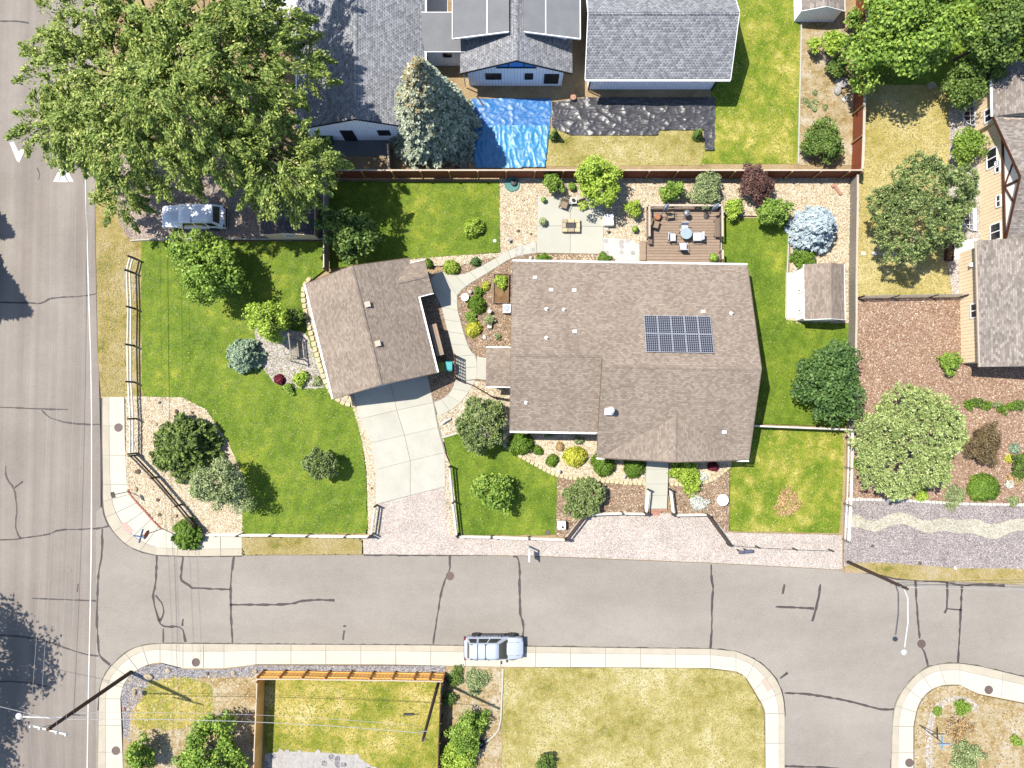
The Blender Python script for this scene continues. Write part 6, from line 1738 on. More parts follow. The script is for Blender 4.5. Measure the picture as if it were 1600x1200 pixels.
# ------------------------------------------------------------------ boulders
def boulder(label, px, py, r, m='rock', z=.1, seed=None, group=None, flat_=.65):
    from mathutils import noise
    sd = seed if seed is not None else random.random() * 90
    bm = bmesh.new(); bmesh.ops.create_icosphere(bm, subdivisions=2, radius=1.0)
    for v in bm.verts:
        k = 1 + .35 * noise.noise(v.co * 1.3 + Vector((sd, 0, 0))) + .12 * noise.noise(v.co * 3.5 + Vector((0, sd, 0)))
        v.co = Vector((v.co.x * k * r * (1 + .25 * math.sin(sd)), v.co.y * k * r, v.co.z * k * r * flat_))
    me = bpy.data.meshes.new('boulder'); bm.to_mesh(me); bm.free(); me.materials.append(M[m])
    o = link(bpy.data.objects.new('boulder', me)); o.location = G(px, py, z) + Vector((0, 0, r * flat_ * .35))
    return tag(o, label, 'boulder', group)
for i, (x, y, r, m, lb_) in enumerate([
    (232, 1058, .32, 'rock', 'buff boulder at the foot of the corner utility pole'), (211, 1081, .24, 'rock', 'brownish boulder in the grey gravel west of the corner pole'),
    (263, 1048, .2, 'rock', 'boulder in the grey gravel east of the corner pole'), (325, 1052, .15, 'darkrock', 'small dark rock in the grey gravel below the utility cover'), (365, 1051, .2, 'rock', 'pale rock in the grey gravel strip below the second pavement slab'),
    (398, 1049, .2, 'rock', 'pale rock at the west end of the cedar fence'), (194, 1108, .16, 'paver', 'small reddish rock at the gravel edge by the avenue pavement'),
    (216, 737, .2, 'darkrock', 'olive-grey rock in the corner bed under the diagonal fence'), (212, 764, .2, 'rock', 'round tan rock above the red brick edging'), (207, 693, .16, 'rock', 'pale rock beside the avenue pavement slabs'),
    (247, 781, .15, 'darkrock', 'dark rock in the middle of the corner river rock'), (277, 806, .14, 'darkrock', 'dark rock below the diagonal fence'), (250, 804, .14, 'darkrock', 'grey rock right above the brick edging end'),
    (276, 643, .2, 'darkrock', 'dark rock north of the big dark pine'), (250, 629, .12, 'darkrock', 'tiny dark rock at the north edge of the corner bed'), (301, 645, .13, 'darkrock', 'small dark rock at the lawn edge above the pine'), (244, 663, .16, 'rock', 'grey rock west of the big dark pine'),
    (1315, 131, .45, 'greystone', 'large grey boulder pile stone beside the tall red-brown fence'), (1308, 142, .4, 'greystone', 'grey boulder just below the largest stone in the stony strip'), (1321, 92, .2, 'rock', 'pale rock by the fence in the stony strip'),
    (1319, 155, .3, 'palestone', 'pale boulder lowest in the pile beside the tall fence'), (810, 361, .14, 'darkrock', 'dark rock in the river rock west of the patio'), (830, 366, .1, 'darkrock', 'small dark rock at the patio west edge'),
    (757, 527, .22, 'palestone', 'pale flat stone in the courtyard mulch'), (1455, 135, .3, 'rock', 'pale rock at the shaded lawn edge near the tall shrub'), (581, 763, .09, 'darkrock', 'tiny dark rock in the strip beside the driveway'),
    (1363, 853, .12, 'darkrock', 'small dark stone in the purplish gravel'), (1437, 880, .14, 'darkrock', 'dark stone at the bottom edge of the purplish gravel'), (1492, 887, .16, 'palestone', 'pale stone at the bottom edge of the purplish gravel')]):
    boulder(lb_, x, y, r, m, .1, i * 3.7 + 1)
# ------------------------------------------------------------------ vegetation
LM = {}
def lf(name, a, b, c, d=None, trans=.3, k=2.45):
    LM[name] = leaf_mat('leaf_' + name, [(0.15, A(*a, k)), (0.45, A(*b, k)), (0.8, A(*c, k))] + ([(1.05, A(*d, k))] if d else []), trans)
lf('ash', (56, 74, 26), (94, 114, 46), (142, 154, 78), (200, 194, 126), k=2.8)
lf('maple', (54, 82, 24), (90, 120, 38), (144, 166, 72), k=2.5)
lf('lime', (80, 106, 24), (116, 144, 38), (168, 186, 78), k=2.5)
lf('dark', (44, 66, 24), (70, 94, 36), (114, 134, 62), k=2.5)
lf('deep', (34, 58, 26), (56, 84, 38), (96, 122, 62), k=2.6)
lf('grey', (74, 88, 54), (108, 122, 78), (156, 166, 116), k=2.6)
lf('yellow', (112, 124, 30), (156, 162, 48), (204, 200, 84), k=2.3)
lf('clip', (48, 78, 18), (76, 106, 28), (116, 142, 50), k=2.4)
lf('purple', (54, 40, 36), (82, 58, 52), (116, 84, 74))
lf('red', (84, 20, 34), (116, 32, 50), (146, 54, 72), k=1.8)
lf('brownpurple', (60, 48, 34), (90, 76, 52), (124, 108, 76))
lf('silver', (150, 156, 150), (186, 190, 184), (216, 218, 212))
lf('bluespruce', (116, 132, 138), (146, 162, 168), (182, 194, 198), trans=0.1, k=2.1)
lf('spruce', (84, 96, 78), (116, 126, 104), (164, 170, 148), trans=.1, k=2.4)
lf('cones', (116, 100, 64), (146, 128, 84), (172, 154, 108), trans=0.1, k=2)
lf('pine', (26, 42, 14), (54, 72, 26), (112, 128, 58), trans=0.15, k=2.6)
lf('palepine', (84, 102, 52), (124, 142, 80), (178, 190, 124), trans=.15, k=2.3)
lf('pinegrey', (56, 76, 40), (92, 110, 60), (144, 156, 98), trans=0.15, k=2.6)
lf('dry', (120, 96, 62), (158, 130, 88), (190, 164, 120))
lf('teal', (66, 90, 68), (98, 120, 94), (144, 158, 130), trans=0.12, k=2.4)

def unit(v): return v / np.maximum(1e-9, np.linalg.norm(v, axis=1, keepdims=True))

def leaf_cards(P, N, size, asp=1.6, along=None, rng=None):
    """rhombus leaves at P with normals N; along = preferred long axis"""
    rng = rng or RNG
    n = len(P)
    N = unit(N)
    a = rng.normal(size=(n, 3)) if along is None else along + rng.normal(size=(n, 3)) * .35
    U = unit(a - N * np.sum(a * N, axis=1, keepdims=True))
    W = np.cross(N, U)
    s = (size * rng.uniform(.7, 1.3, n))[:, None]
    L = U * s * asp / 2; B = W * s / 2
    bend = N * s * .12
    V = np.empty((n, 4, 3))
    V[:, 0] = P - L; V[:, 1] = P + B + bend; V[:, 2] = P + L; V[:, 3] = P - B + bend
    F = np.arange(n * 4).reshape(n, 4)
    return V.reshape(-1, 3), F

def clump_points(rng, centers, radii, per, shell=.55):
    idx = np.repeat(np.arange(len(centers)), per)
    d = unit(rng.normal(size=(len(idx), 3)))
    r = radii[idx] * (shell + (1 - shell) * rng.random(len(idx)) ** .7) * rng.uniform(.7, 1.12, len(idx))
    P = centers[idx] + d * r[:, None] * np.array([1, 1, .8])
    return P, d, idx

def crown_clumps(rng, R, rv, zc, nc, rc, lump=.25, low=-.35, hemi=True):
    """clump centres over an uneven ellipsoid"""
    d = unit(rng.normal(size=(nc * 3, 3)))
    d = d[d[:, 2] > low][:nc]
    ph = np.arctan2(d[:, 1], d[:, 0])
    k = 1 + lump * (np.sin(ph * 2 + rng.random() * 6) * .5 + np.sin(ph * 3 + rng.random() * 6) * .5 + rng.normal(size=len(d)) * .35)
    rad = rng.uniform(.62, 1.0, len(d)) * k
    C = d * rad[:, None] * np.array([R - rc * .6, R - rc * .6, rv - rc * .4])
    C[:, 2] += zc
    return C, rc * rng.uniform(.65, 1.25, len(C))

def trunk_mesh(parent, h0, top, clumps, r, m, rng, nl=9, name='trunk'):
    mb = MB()
    lean = Vector((rng.normal() * .08, rng.normal() * .08, 0)) * top
    mb.tube([(0, 0, -.1), (lean.x * .3, lean.y * .3, top * .4), (lean.x, lean.y, top)], [r, r * .75, r * .4], 8)
    t = mb.build(name, m, parent)
    if len(clumps):
        sel = clumps[rng.choice(len(clumps), min(nl, len(clumps)), replace=False)]
        for c in sel:
            s = Vector((lean.x * .5, lean.y * .5, top * rng.uniform(.45, .95)))
            e_ = Vector(c); mid = s.lerp(e_, .5) + Vector((0, 0, .1 * top * rng.uniform(-.2, .6)))
            MB().tube([s, mid, e_], [r * .35, r * .22, r * .06], 5).build('limb', m, t)
    return t

def broadleaf(name, label, px, py, R, h, mat, cat='tree', rv=None, leaf=.17, dens=1.0, nc=None, rc=None, seed=0, up=.65, lump=.38, asp=1.5, trunk=True, group=None, bark='bark', low=-.35, hc=None, shell=.5):
    rng = np.random.default_rng(seed + 100)
    leaf = max(.075, leaf * .74)
    rv = rv or min(h * .48, R * .95)
    zc = h - rv
    c = G(px, py, hc if hc is not None else zc + rv * .35)
    e = empty(name, (c.x, c.y, .1), rng.random() * 0, label, cat, group)
    rc = rc or max(.22, R * .34)
    nc = nc or int(np.clip(10 * (R / rc) ** 2 * .55, 14, 260))
    C, rad = crown_clumps(rng, R, rv, zc, nc, rc, lump, low)
    total = int(dens * 8.5 * math.pi * R * R / (leaf * leaf * asp * .5))
    per = max(6, total // len(C))
    P, d, idx = clump_points(rng, C, rad, per, shell)
    P[:, 2] = np.maximum(P[:, 2], .04)
    N = d * .8 + np.array([0, 0, up]) + rng.normal(size=P.shape) * .6
    V, F = leaf_cards(P, N, leaf, asp, None, rng)
    np_mesh('crown', V, F, LM[mat] if isinstance(mat, str) else mat, e)
    if trunk:
        trunk_mesh(e, 0, zc + rv * .2, C, max(.03, R * .055), M[bark], rng, 6 if R < 2 else 10)
    return e

def dome(name, label, px, py, R, h, mat, seed=0, leaf=.075, cat='shrub', dens=1.0, flat_=False, group=None, squash=1.0):
    """clipped shrub: dense shell of small leaves"""
    rng = np.random.default_rng(seed + 900)
    c = G(px, py, h * .6)
    e = empty(name, (c.x, c.y, .1), 0, label, cat, group)
    n = int(dens * 9 * 2 * math.pi * R * R / (leaf * leaf * .75)); n = min(n, 9000)
    d = unit(rng.normal(size=(n, 3))); d[:, 2] = np.abs(d[:, 2]) * 1.05 - .12
    ph = np.arctan2(d[:, 1], d[:, 0])
    k = 1 + .09 * np.sin(ph * 2 + seed * 1.7) + .07 * np.sin(ph * 3 + d[:, 2] * 4 + seed) + .07 * np.sin(ph * 7 + d[:, 2] * 9 + seed * 2) + rng.normal(size=n) * .06
    r = k * (rng.uniform(.8, 1.02, n))
    P = d * r[:, None] * np.array([R, R * squash, h])
    P[:, 2] = np.maximum(P[:, 2], .02)
    N = d * np.array([1, 1, R / h]) + rng.normal(size=P.shape) * .5 + np.array([0, 0, .2])
    V, F = leaf_cards(P, N, leaf, 1.4, None, rng)
    np_mesh('foliage', V, F, LM[mat], e)
    mb = MB()
    for k_ in range(5):
        t = k_ * 1.26 + seed
        mb = MB().tube([(0, 0, -.05), (math.cos(t) * R * .3, math.sin(t) * R * .3, h * .4), (math.cos(t) * R * .6, math.sin(t) * R * .6, h * .7)], [.03, .02, .008], 5)
        mb.build('stem', M['bark'], e)
    return e

def conifer(name, label, px, py, R, h, mat, seed=0, leaf=.16, whorl=.35, droop=.25, dens=1.0, cat='tree', hc=None, top_mat=None, power=.85, group=None, base=.05, clump_noise=.15):
    rng = np.random.default_rng(seed + 500)
    c = G(px, py, hc if hc is not None else 0)
    e = empty(name, (c.x, c.y, .1), 0, label, cat, group)
    nz = max(5, int(h / whorl))
    Ps, Ns, Al = [], [], []
    bpt = []
    for i in range(nz):
        z = h * (base + (1 - base) * i / nz) + rng.uniform(-.1, .1) * whorl
        f = 1 - (z / h)
        L = R * max(.06, f ** power)
        nb = max(5, int(6 + 2 * math.pi * L / .55))
        for b in range(nb):
            ph = 2 * math.pi * (b + rng.random() * .8) / nb + i * .7
            l = L * rng.uniform(1 - clump_noise * 2.2, 1 + clump_noise)
            dr = np.array([math.cos(ph), math.sin(ph), 0]); sd = np.array([-math.sin(ph), math.cos(ph), 0])
            npt = max(8, int(dens * l * 1.0 / leaf * 9))
            t = rng.random(npt) ** .6
            w = (.12 + .5 * np.minimum(t, 1.1 - t)) * l * .38 + .05
            lat = rng.uniform(-1, 1, npt) * w
            zz = z + h * .02 - droop * l * t ** 1.4 + rng.normal(size=npt) * leaf * .45 + .12 * l * t
            P = dr * (t * l)[:, None] + sd * lat[:, None]; P[:, 2] = np.maximum(zz, .05)
            Ps.append(P)
            Ns.append(np.array([0, 0, 1.0]) + dr * .35 + rng.normal(size=(npt, 3)) * .5)
            Al.append(dr + sd * np.sign(lat)[:, None] * .7)
        if i % 2 == 0: bpt.append((z, L))
    P = np.concatenate(Ps); N = np.concatenate(Ns); AL = np.concatenate(Al)
    if top_mat:
        zf = np.clip((P[:, 2] / h - .45) / .4, 0, 1); k = (rng.random(len(P)) < .7 * zf) & (P[:, 0] < R * .25 * (1 - zf * .3) + rng.normal(size=len(P)) * .25)
        V, F = leaf_cards(P[k], N[k], leaf * .9, 1.5, None, rng); np_mesh('cones', V, F, LM[top_mat], e)
        P, N, AL = P[~k], N[~k], AL[~k]
    V, F = leaf_cards(P, N, leaf, 1.9, AL, rng)
    np_mesh('crown', V, F, LM[mat], e)
    t_ = MB().tube([(0, 0, -.1), (0, 0, h * .5), (0, 0, h * .97)], [max(.05, R * .07), R * .045, .015], 8).build('trunk', M['bark'], e)
    return e

def pine(name, label, px, py, R, h, mat, seed=0, tuft=.28, n=None, cat='tree', rv=None, lump=.2, needle=.2, per=26, hc=None, low=-.2, group=None, bark='bark2'):
    """crown of needle tufts, each a star of narrow needles"""
    rng = np.random.default_rng(seed + 300)
    rv = rv or h * .5
    zc = h - rv
    c = G(px, py, hc if hc is not None else zc + rv * .4)
    e = empty(name, (c.x, c.y, .1), 0, label, cat, group)
    n = n or int(10 * R * R / (tuft * tuft))
    d = unit(rng.normal(size=(n * 3, 3))); d = d[d[:, 2] > low][:n]
    ph = np.arctan2(d[:, 1], d[:, 0])
    k = 1 + lump * (.5 * np.sin(2 * ph + seed) + .4 * np.sin(5 * ph + seed * 2) + .35 * np.sin(7 * ph + d[:, 2] * 5))
    rad = k * rng.uniform(.55, 1.0, len(d)) ** .6
    C = d * rad[:, None] * np.array([R, R, rv]); C[:, 2] += zc
    C[:, 2] = np.maximum(C[:, 2], .12)
    idx = np.repeat(np.arange(len(C)), per)
    dirs = unit(rng.normal(size=(len(idx), 3)) + d[idx] * .7 + np.array([0, 0, .55]))
    P = C[idx] + dirs * tuft * rng.uniform(.25, .75, len(idx))[:, None]
    N = np.cross(dirs, rng.normal(size=dirs.shape)) + np.array([0, 0, .3])
    V, F = leaf_cards(P, N, needle * .42, 2.6, dirs * 3, rng)
    np_mesh('crown', V, F, LM[mat], e)
    trunk_mesh(e, 0, zc + rv * .3, C, max(.05, R * .06), M[bark], rng, 12)
    return e

# ---- the giant tree over the avenue corner, built from separate boughs
def giant(label):
    rng = np.random.default_rng(4242)
    base = G(262, 130, 5.5)
    e = empty('giant_tree', (base.x, base.y, .1), 0, label, 'tree')
    o = np.array([base.x, base.y, .1])
    lobes = [(142, 30, 10, 3.3), (230, 20, 12, 4.0), (340, 10, 12, 3.8), (412, 40, 10, 2.5), (98, 115, 8.5, 2.1), (160, 110, 11, 3.6), (265, 110, 13.5, 4.2), (370, 105, 12, 3.6), (455, 110, 9, 2.5),
             (78, 192, 7.5, 2.0), (140, 195, 9.5, 3.2), (225, 200, 11.5, 3.6), (325, 195, 11, 3.6), (415, 175, 9.5, 2.6), (112, 214, 6.5, 1.5), (200, 252, 8, 2.0), (268, 252, 8.5, 2.3), (192, 306, 3.6, 1.1), (348, 246, 8.5, 1.9), (435, 250, 10, 2.5), (480, 268, 8.6, 1.7),
             (408, 280, 8, 1.7), (448, 298, 7.5, 1.5), (500, 250, 5.5, 1.2), (300, -60, 12, 4), (200, -60, 11, 4), (400, -50, 10, 3.0), (200, 150, 12, 2.5), (300, 60, 13, 2.6)]
    Ps, Ds = [], []
    big = []
    for x, y, h, r in lobes:
        c = np.array(G(x, y, h)) - o
        big.append((c, r))
        ns = int(15 * r)
        d = unit(rng.normal(size=(ns * 2, 3))); d = d[d[:, 2] > -.5][:ns]
        C = c + d * (r * rng.uniform(.45, 1.0, len(d)))[:, None] * np.array([1, 1, .62])
        rad = np.full(len(C), .85) * rng.uniform(.6, 1.3, len(C))
        per = 190
        idx = np.repeat(np.arange(len(C)), per)
        # each spray is a drooping plume pointing outwards
        out = unit(d * np.array([1, 1, .35]) + rng.normal(size=d.shape) * .35)
        t = rng.random(len(idx)) ** .7
        sp = rng.normal(size=(len(idx), 3)) * (.30 * rad[idx] * (1.15 - t))[:, None]
        P = C[idx] + out[idx] * (t * 1.7 * rad[idx])[:, None] + sp
        P[:, 2] -= .5 * t * t * rad[idx]
        Ps.append(P); Ds.append(out[idx] + d[idx] * .5)
    P = np.concatenate(Ps); D = np.concatenate(Ds)
    N = D * .3 + np.array([0, 0, .9]) + rng.normal(size=P.shape) * .6
    V, F = leaf_cards(P, N, .108, 2.2, D, rng)
    np_mesh('crown', V, F, LM['ash'], e)
    t = MB().tube([(0, 0, -.1), (.1, -.1, 2.2), (0.1, 0, 4.5), (.2, .1, 8)], [.62, .5, .42, .2], 12).build('trunk', M['bark'], e)
    for c, r in big:
        s = Vector((.1, 0, rng.uniform(2.5, 5.5))); q = Vector(c); mid = s.lerp(q, .55) + Vector((0, 0, .8))
        MB().tube([s, mid, q], [.2, .12, .03], 6).build('limb', M['bark'], t)
        for k in range(3):
            q2 = q + Vector(rng.normal(size=3) * r * .45); MB().tube([mid.lerp(q, .5), q2], [.06, .02], 5).build('twig', M['bark2'], t)
giant('giant spreading ash tree overhanging the avenue and gravel driveway')

T = broadleaf
# neighbours' trees
conifer('blue_spruce', 'tall grey-green spruce with tan cones rising beside the blue tarp', 681, 208, 3.5, 12.0, 'spruce', 1, .14, .34, .3, 1.2, top_mat='cones', power=.74, base=.03)
T('maple_tree', 'big bright green maple at the top edge of the sunburnt backyard', 1432, 22, 4.5, 8.5, 'maple', seed=2, leaf=.24, rc=1.1)
T('maple_tree', 'dark maple in the corner above the tan house', 1572, 30, 3.0, 8, 'dark', seed=3, leaf=.22, rc=.9)
T('tall_shrub', 'tall leafy shrub beside the white window well', 1520, 122, 2.1, 4.2, 'dark', 'shrub', seed=4, leaf=.18, rc=.6)
T('shrub', 'green shrub against the tan house wall', 1516, 228, 1.4, 2.6, 'maple', 'shrub', seed=5, leaf=.15, rc=.42)
pine('pine_tree', 'broad grey-green pine shading the stepping stones', 1450, 322, 3.7, 7.0, 'pinegrey', 6, .34, rv=3.0, lump=.25)
T('shrub', 'dark bushy shrub in the stony strip by the fence corner', 1288, 220, 1.75, 2.4, 'dark', 'shrub', seed=7, leaf=.15, rc=.5)
T('sapling', 'bright green sapling below the small grey shed', 1306, 65, .95, 2.6, 'lime', 'tree', seed=8, leaf=.16, rc=.4, lump=.4)
T('shrub', 'leafy shrub beside the bright sapling in the stony strip', 1308, 105, .85, 1.6, 'dark', 'shrub', seed=9, leaf=.14, rc=.35)
T('sapling', 'small bright bush left of the sapling in the stony strip', 1276, 70, .6, 1.8, 'lime', 'shrub', seed=10, leaf=.14, rc=.3)
T('shrub', 'shrub spilling over the tall fence top', 1335, 30, .8, 2.3, 'maple', 'shrub', seed=11, leaf=.14, rc=.3)
conifer('young_conifer', 'thin dark young conifer at the blue tarp edge', 866, 216, .42, 1.7, 'dark', 12, .08, .16, .1)
conifer('young_conifer', 'thin dark young conifer at the black sheet edge', 1087, 215, .45, 1.6, 'dark', 13, .08, .16, .1)
# back garden of the main house
T('lime_tree', 'bright lime green tree behind the patio', 936, 283, 1.95, 4.0, 'lime', seed=14, leaf=.17, rc=.5)
T('shrub', 'upright green shrub against the back fence west of the patio', 862, 284, .85, 1.9, 'maple', 'shrub', seed=15, leaf=.12, rc=.32)
T('shrub', 'round green shrub by the fence north of the deck', 1050, 299, .95, 1.9, 'maple', 'shrub', seed=16, leaf=.13, rc=.35)
T('shrub', 'loose grey-green shrub by the fence north of the deck corner', 1104, 298, 1.4, 2.2, 'grey', 'shrub', seed=17, leaf=.13, rc=.4, lump=.35)
T('shrub', 'dark purple shrub by the fence east of the deck', 1181, 286, 1.45, 2.4, 'purple', 'shrub', seed=18, leaf=.14, rc=.42)
T('shrub', 'small lime shrub at the north-west corner of the deck', 990, 325, .7, 1.4, 'lime', 'shrub', seed=19, leaf=.12, rc=.26)
T('shrub', 'light green shrub at the north-east corner of the deck', 1148, 325, .85, 1.6, 'lime', 'shrub', seed=20, leaf=.13, rc=.3)
T('small_tree', 'small dark green tree beside the blue spruce', 1209, 331, 1.3, 2.8, 'maple', seed=21, leaf=.15, rc=.42)
conifer('dwarf_spruce', 'bright blue spruce in the river rock by the shed', 1263, 362, 1.95, 3.2, 'bluespruce', 22, .14, .22, .12, 1.5, power=.55)
T('groundcover', 'leafy green groundcover between blue spruce and shed', 1255, 405, 1.0, .7, 'clip', 'shrub', seed=23, leaf=.13, rc=.3, trunk=False, rv=.5)
T('tree', 'large round dark green tree on the narrow east lawn', 1303, 600, 2.95, 5.4, 'deep', seed=24, leaf=.2, rc=.75)
T('tree', 'dark leafy tree behind the garage beside the old grey fence', 548, 365, 2.2, 5.0, 'dark', seed=25, leaf=.22, rc=.6)
dome('round_shrub', 'round yellow-green shrub on the shady back lawn', 740, 354, .82, 1.1, 'lime', 26, .1)
dome('round_shrub', 'round lime shrub in the rock bed above the garden path', 705, 417, .6, .8, 'lime', 27, .08)
dome('round_shrub', 'small green shrub at the garage corner', 669, 411, .36, .6, 'clip', 28, .08)
conifer('dwarf_conifer', 'small dark dwarf conifer beside the garden path', 744, 411, .42, .7, 'deep', 29, .08, .12, .1)
# side lawn
T('tree', 'light green spreading tree at the lawn edge below the white wagon', 322, 410, 2.8, 5.2, 'maple', seed=30, leaf=.2, rc=.7, lump=.4)
T('tree', 'bright green small tree beside the gravel nook', 417, 500, 1.7, 3.4, 'lime', seed=31, leaf=.17, rc=.5, lump=.35)
T('shrub', 'dark shrub between the bright tree and the garage', 458, 495, .8, 1.4, 'dark', 'shrub', seed=32, leaf=.14, rc=.3)
conifer('dwarf_spruce', 'blue-green spruce shrub beside the gravel nook', 387, 557, 1.45, 2.0, 'teal', 33, .13, .2, .1, 1.2, power=.5)
T('plant', 'lime leafy plant at the south end of the gravel nook', 470, 592, .65, .6, 'lime', 'plant', seed=34, leaf=.14, rc=.22, trunk=False, rv=.4)
dome('round_shrub', 'small burgundy shrub south of the gravel nook', 436, 593, .42, .6, 'red', 35, .08)
T('plant', 'bright green clump beside the burgundy shrub', 452, 607, .5, .5, 'maple', 'plant', seed=36, leaf=.13, rc=.2, trunk=False, rv=.35)
T('plant', 'silvery green clump against the stone edging below the swing', 496, 596, .4, .4, 'grey', 'plant', seed=37, leaf=.11, rc=.18, trunk=False, rv=.3)
conifer('mugo_pine', 'big dark spreading pine in the corner river rock', 290, 698, 2.55, 2.9, 'pine', 38, .15, .3, .05, 1.2, power=.42, hc=1.0, clump_noise=.25)
T('small_tree', 'grey-green airy tree beside the big dark pine', 340, 757, 2.1, 4.6, 'grey', seed=39, leaf=.15, rc=.55, lump=.35, dens=.75)
pine('small_pine', 'small round pine alone on the side lawn', 499, 726, 1.15, 2.7, 'pinegrey', 40, .2, rv=1.2)
conifer('juniper', 'spiky green juniper overhanging the corner pavement', 298, 833, 1.25, 1.3, 'clip', 41, .13, .18, -.1, 1.2, power=.5)
# front garden
T('tree', 'round green tree on the small front lawn', 769, 767, 1.6, 3.0, 'maple', seed=42, leaf=.17, rc=.45)
pine('small_pine', 'bushy green pine between driveway path and house', 752, 664, 1.95, 3.4, 'pinegrey', 43, .26, rv=1.6)
pine('dwarf_pine', 'dwarf spruce-like pine in the brown mulch bed', 912, 779, 1.5, 2.2, 'pinegrey', 44, .22, rv=1.1)
dome('round_shrub', 'dark green round shrub at the house corner by the pine', 813, 694, .95, 1.2, 'clip', 45, .09)
dome('round_shrub', 'small green ball shrub next to the dark green round shrub', 841, 704, .38, .5, 'clip', 46, .07)
dome('round_shrub', 'small brownish ball shrub in the front rock bed', 875, 698, .34, .45, 'dry', 47, .07)
dome('round_shrub', 'green ball shrub below the brownish one in the front rock bed', 863, 720, .48, .6, 'clip', 48, .07)
dome('round_shrub', 'bright yellow round shrub in the front rock bed', 899, 714, .85, .95, 'yellow', 49, .09)
dome('round_shrub', 'clipped green shrub under the eave beside the yellow shrub', 943, 726, .9, 1.1, 'clip', 50, .08)
dome('round_shrub', 'clipped green shrub under the eave beside the front steps', 992, 729, .85, 1.1, 'clip', 51, .08)
T('shrub', 'spreading light green shrub east of the front steps', 1074, 739, 1.3, 1.2, 'lime', 'shrub', seed=52, leaf=.13, rc=.35, rv=.8)
dome('round_shrub', 'dark red shrub at the south-east house corner', 1115, 729, .4, .6, 'red', 53, .08)
T('plant', 'silvery lavender mound in the birdbath mulch bed', 1091, 786, .7, .5, 'silver', 'plant', seed=54, leaf=.1, rc=.2, trunk=False, rv=.35, dens=.6)
T('plant', 'small grey wispy plant against the house wall in the front bed', 904, 688, .4, .5, 'grey', 'plant', seed=55, leaf=.09, rc=.16, trunk=False, rv=.3, dens=.6)
T('plant', 'wispy plant near the window in the front bed', 857, 680, .35, .5, 'grey', 'plant', seed=56, leaf=.09, rc=.15, trunk=False, rv=.3, dens=.6)
T('plant', 'pinkish flowering clump beside the light green shrub', 1098, 745, .45, .4, 'silver', 'plant', seed=57, leaf=.09, rc=.16, trunk=False, rv=.3, dens=.6)
T('plant', 'brown dried clump on the yellow-patched front lawn', 1231, 786, 1.1, .35, 'dry', 'plant', seed=58, leaf=.09, rc=.25, trunk=False, rv=.25, dens=.35)
# courtyard
dome('round_shrub', 'bright yellow ball shrub in the courtyard', 759, 447, .36, .45, 'yellow', 59, .07)
T('shrub', 'green leafy shrub beside the yellow ball in the courtyard', 748, 456, .45, .6, 'clip', 'shrub', seed=60, leaf=.1, rc=.18, trunk=False, rv=.4)
dome('round_shrub', 'large clipped green ball shrub in the courtyard', 745, 475, .68, .95, 'clip', 61, .07)
T('shrub', 'spiky green shrub below the clipped ball in the courtyard', 736, 495, .5, .6, 'maple', 'shrub', seed=62, leaf=.1, rc=.18, trunk=False, rv=.4)
dome('round_shrub', 'yellow-green round shrub at the south of the courtyard', 740, 514, .62, .7, 'yellow', 63, .09)
T('plant', 'leafy vegetables in the raised bed', 783, 440, .55, .7, 'lime', 'plant', seed=64, leaf=.14, rc=.2, trunk=False, rv=.3)
T('plant', 'trailing green plant in the stone trough', 764, 499, .42, .7, 'grey', 'plant', seed=65, leaf=.1, rc=.16, trunk=False, rv=.3)
T('plant', 'small pale tuft in the courtyard mulch', 778, 526, .28, .35, 'grey', 'plant', seed=66, leaf=.08, rc=.12, trunk=False, rv=.22, dens=.6)
T('plant', 'low green plant in the thin mulch bed behind the west end of the house', 850, 405, .55, .5, 'clip', 'plant', seed=67, leaf=.1, rc=.18, trunk=False, rv=.35)
T('plant', 'low green plant in the thin mulch bed near the flagstones', 942, 405, .6, .5, 'clip', 'plant', seed=68, leaf=.1, rc=.18, trunk=False, rv=.35)
# red mulch yard
pine('pine_tree', 'huge pale green pine in the red mulch yard', 1425, 690, 4.1, 5.0, 'palepine', 69, .36, rv=2.2, lump=.18, per=30, low=-.05, n=1250)
T('shrub', 'dark brown-purple shrub beside the huge pale pine', 1541, 694, 1.5, 2.0, 'brownpurple', 'shrub', seed=70, leaf=.11, rc=.4)
dome('round_shrub', 'clipped green shrub at the edge of the purplish gravel', 1540, 763, 1.15, .9, 'clip', 71, .09)
T('shrub', 'green shrub in the red mulch by the tan house corner', 1486, 567, .85, 1.2, 'maple', 'shrub', seed=72, leaf=.12, rc=.28)
for i, (x, y, r) in enumerate(((1514, 633, .42), (1527, 629, .5), (1540, 634, .42), (1556, 632, .3), (1565, 639, .42), (1580, 635, .42), (1594, 633, .5))):
    wds = ['first', 'second', 'third', 'fourth', 'fifth', 'sixth', 'seventh']
    T('plant', '%s plant from the west in the row below the tan house' % wds[i], x, y, r, .5, ['clip', 'dark', 'clip', 'grey', 'clip', 'clip', 'dark'][i], 'plant', seed=73 + i, leaf=.1, rc=.16, trunk=False, rv=.35, group='row of low plants below the tan house')
T('plant', 'yellow-green clump at the mulch edge below the huge pine', 1440, 773, .6, .45, 'lime', 'plant', seed=81, leaf=.11, rc=.2, trunk=False, rv=.3)
T('plant', 'tiny bright yellow plant east of the brown-purple shrub', 1576, 717, .32, .35, 'yellow', 'plant', seed=82, leaf=.1, rc=.13, trunk=False, rv=.25)
T('shrub', 'green shrub cut off at the east edge above the clipped shrub', 1599, 727, .95, 1.2, 'dark', 'shrub', seed=83, leaf=.11, rc=.3)
T('shrub', 'low reddish shrub in the mulch east of the clipped shrub', 1586, 748, .6, .5, 'dry', 'shrub', seed=84, leaf=.1, rc=.2, trunk=False, rv=.35)
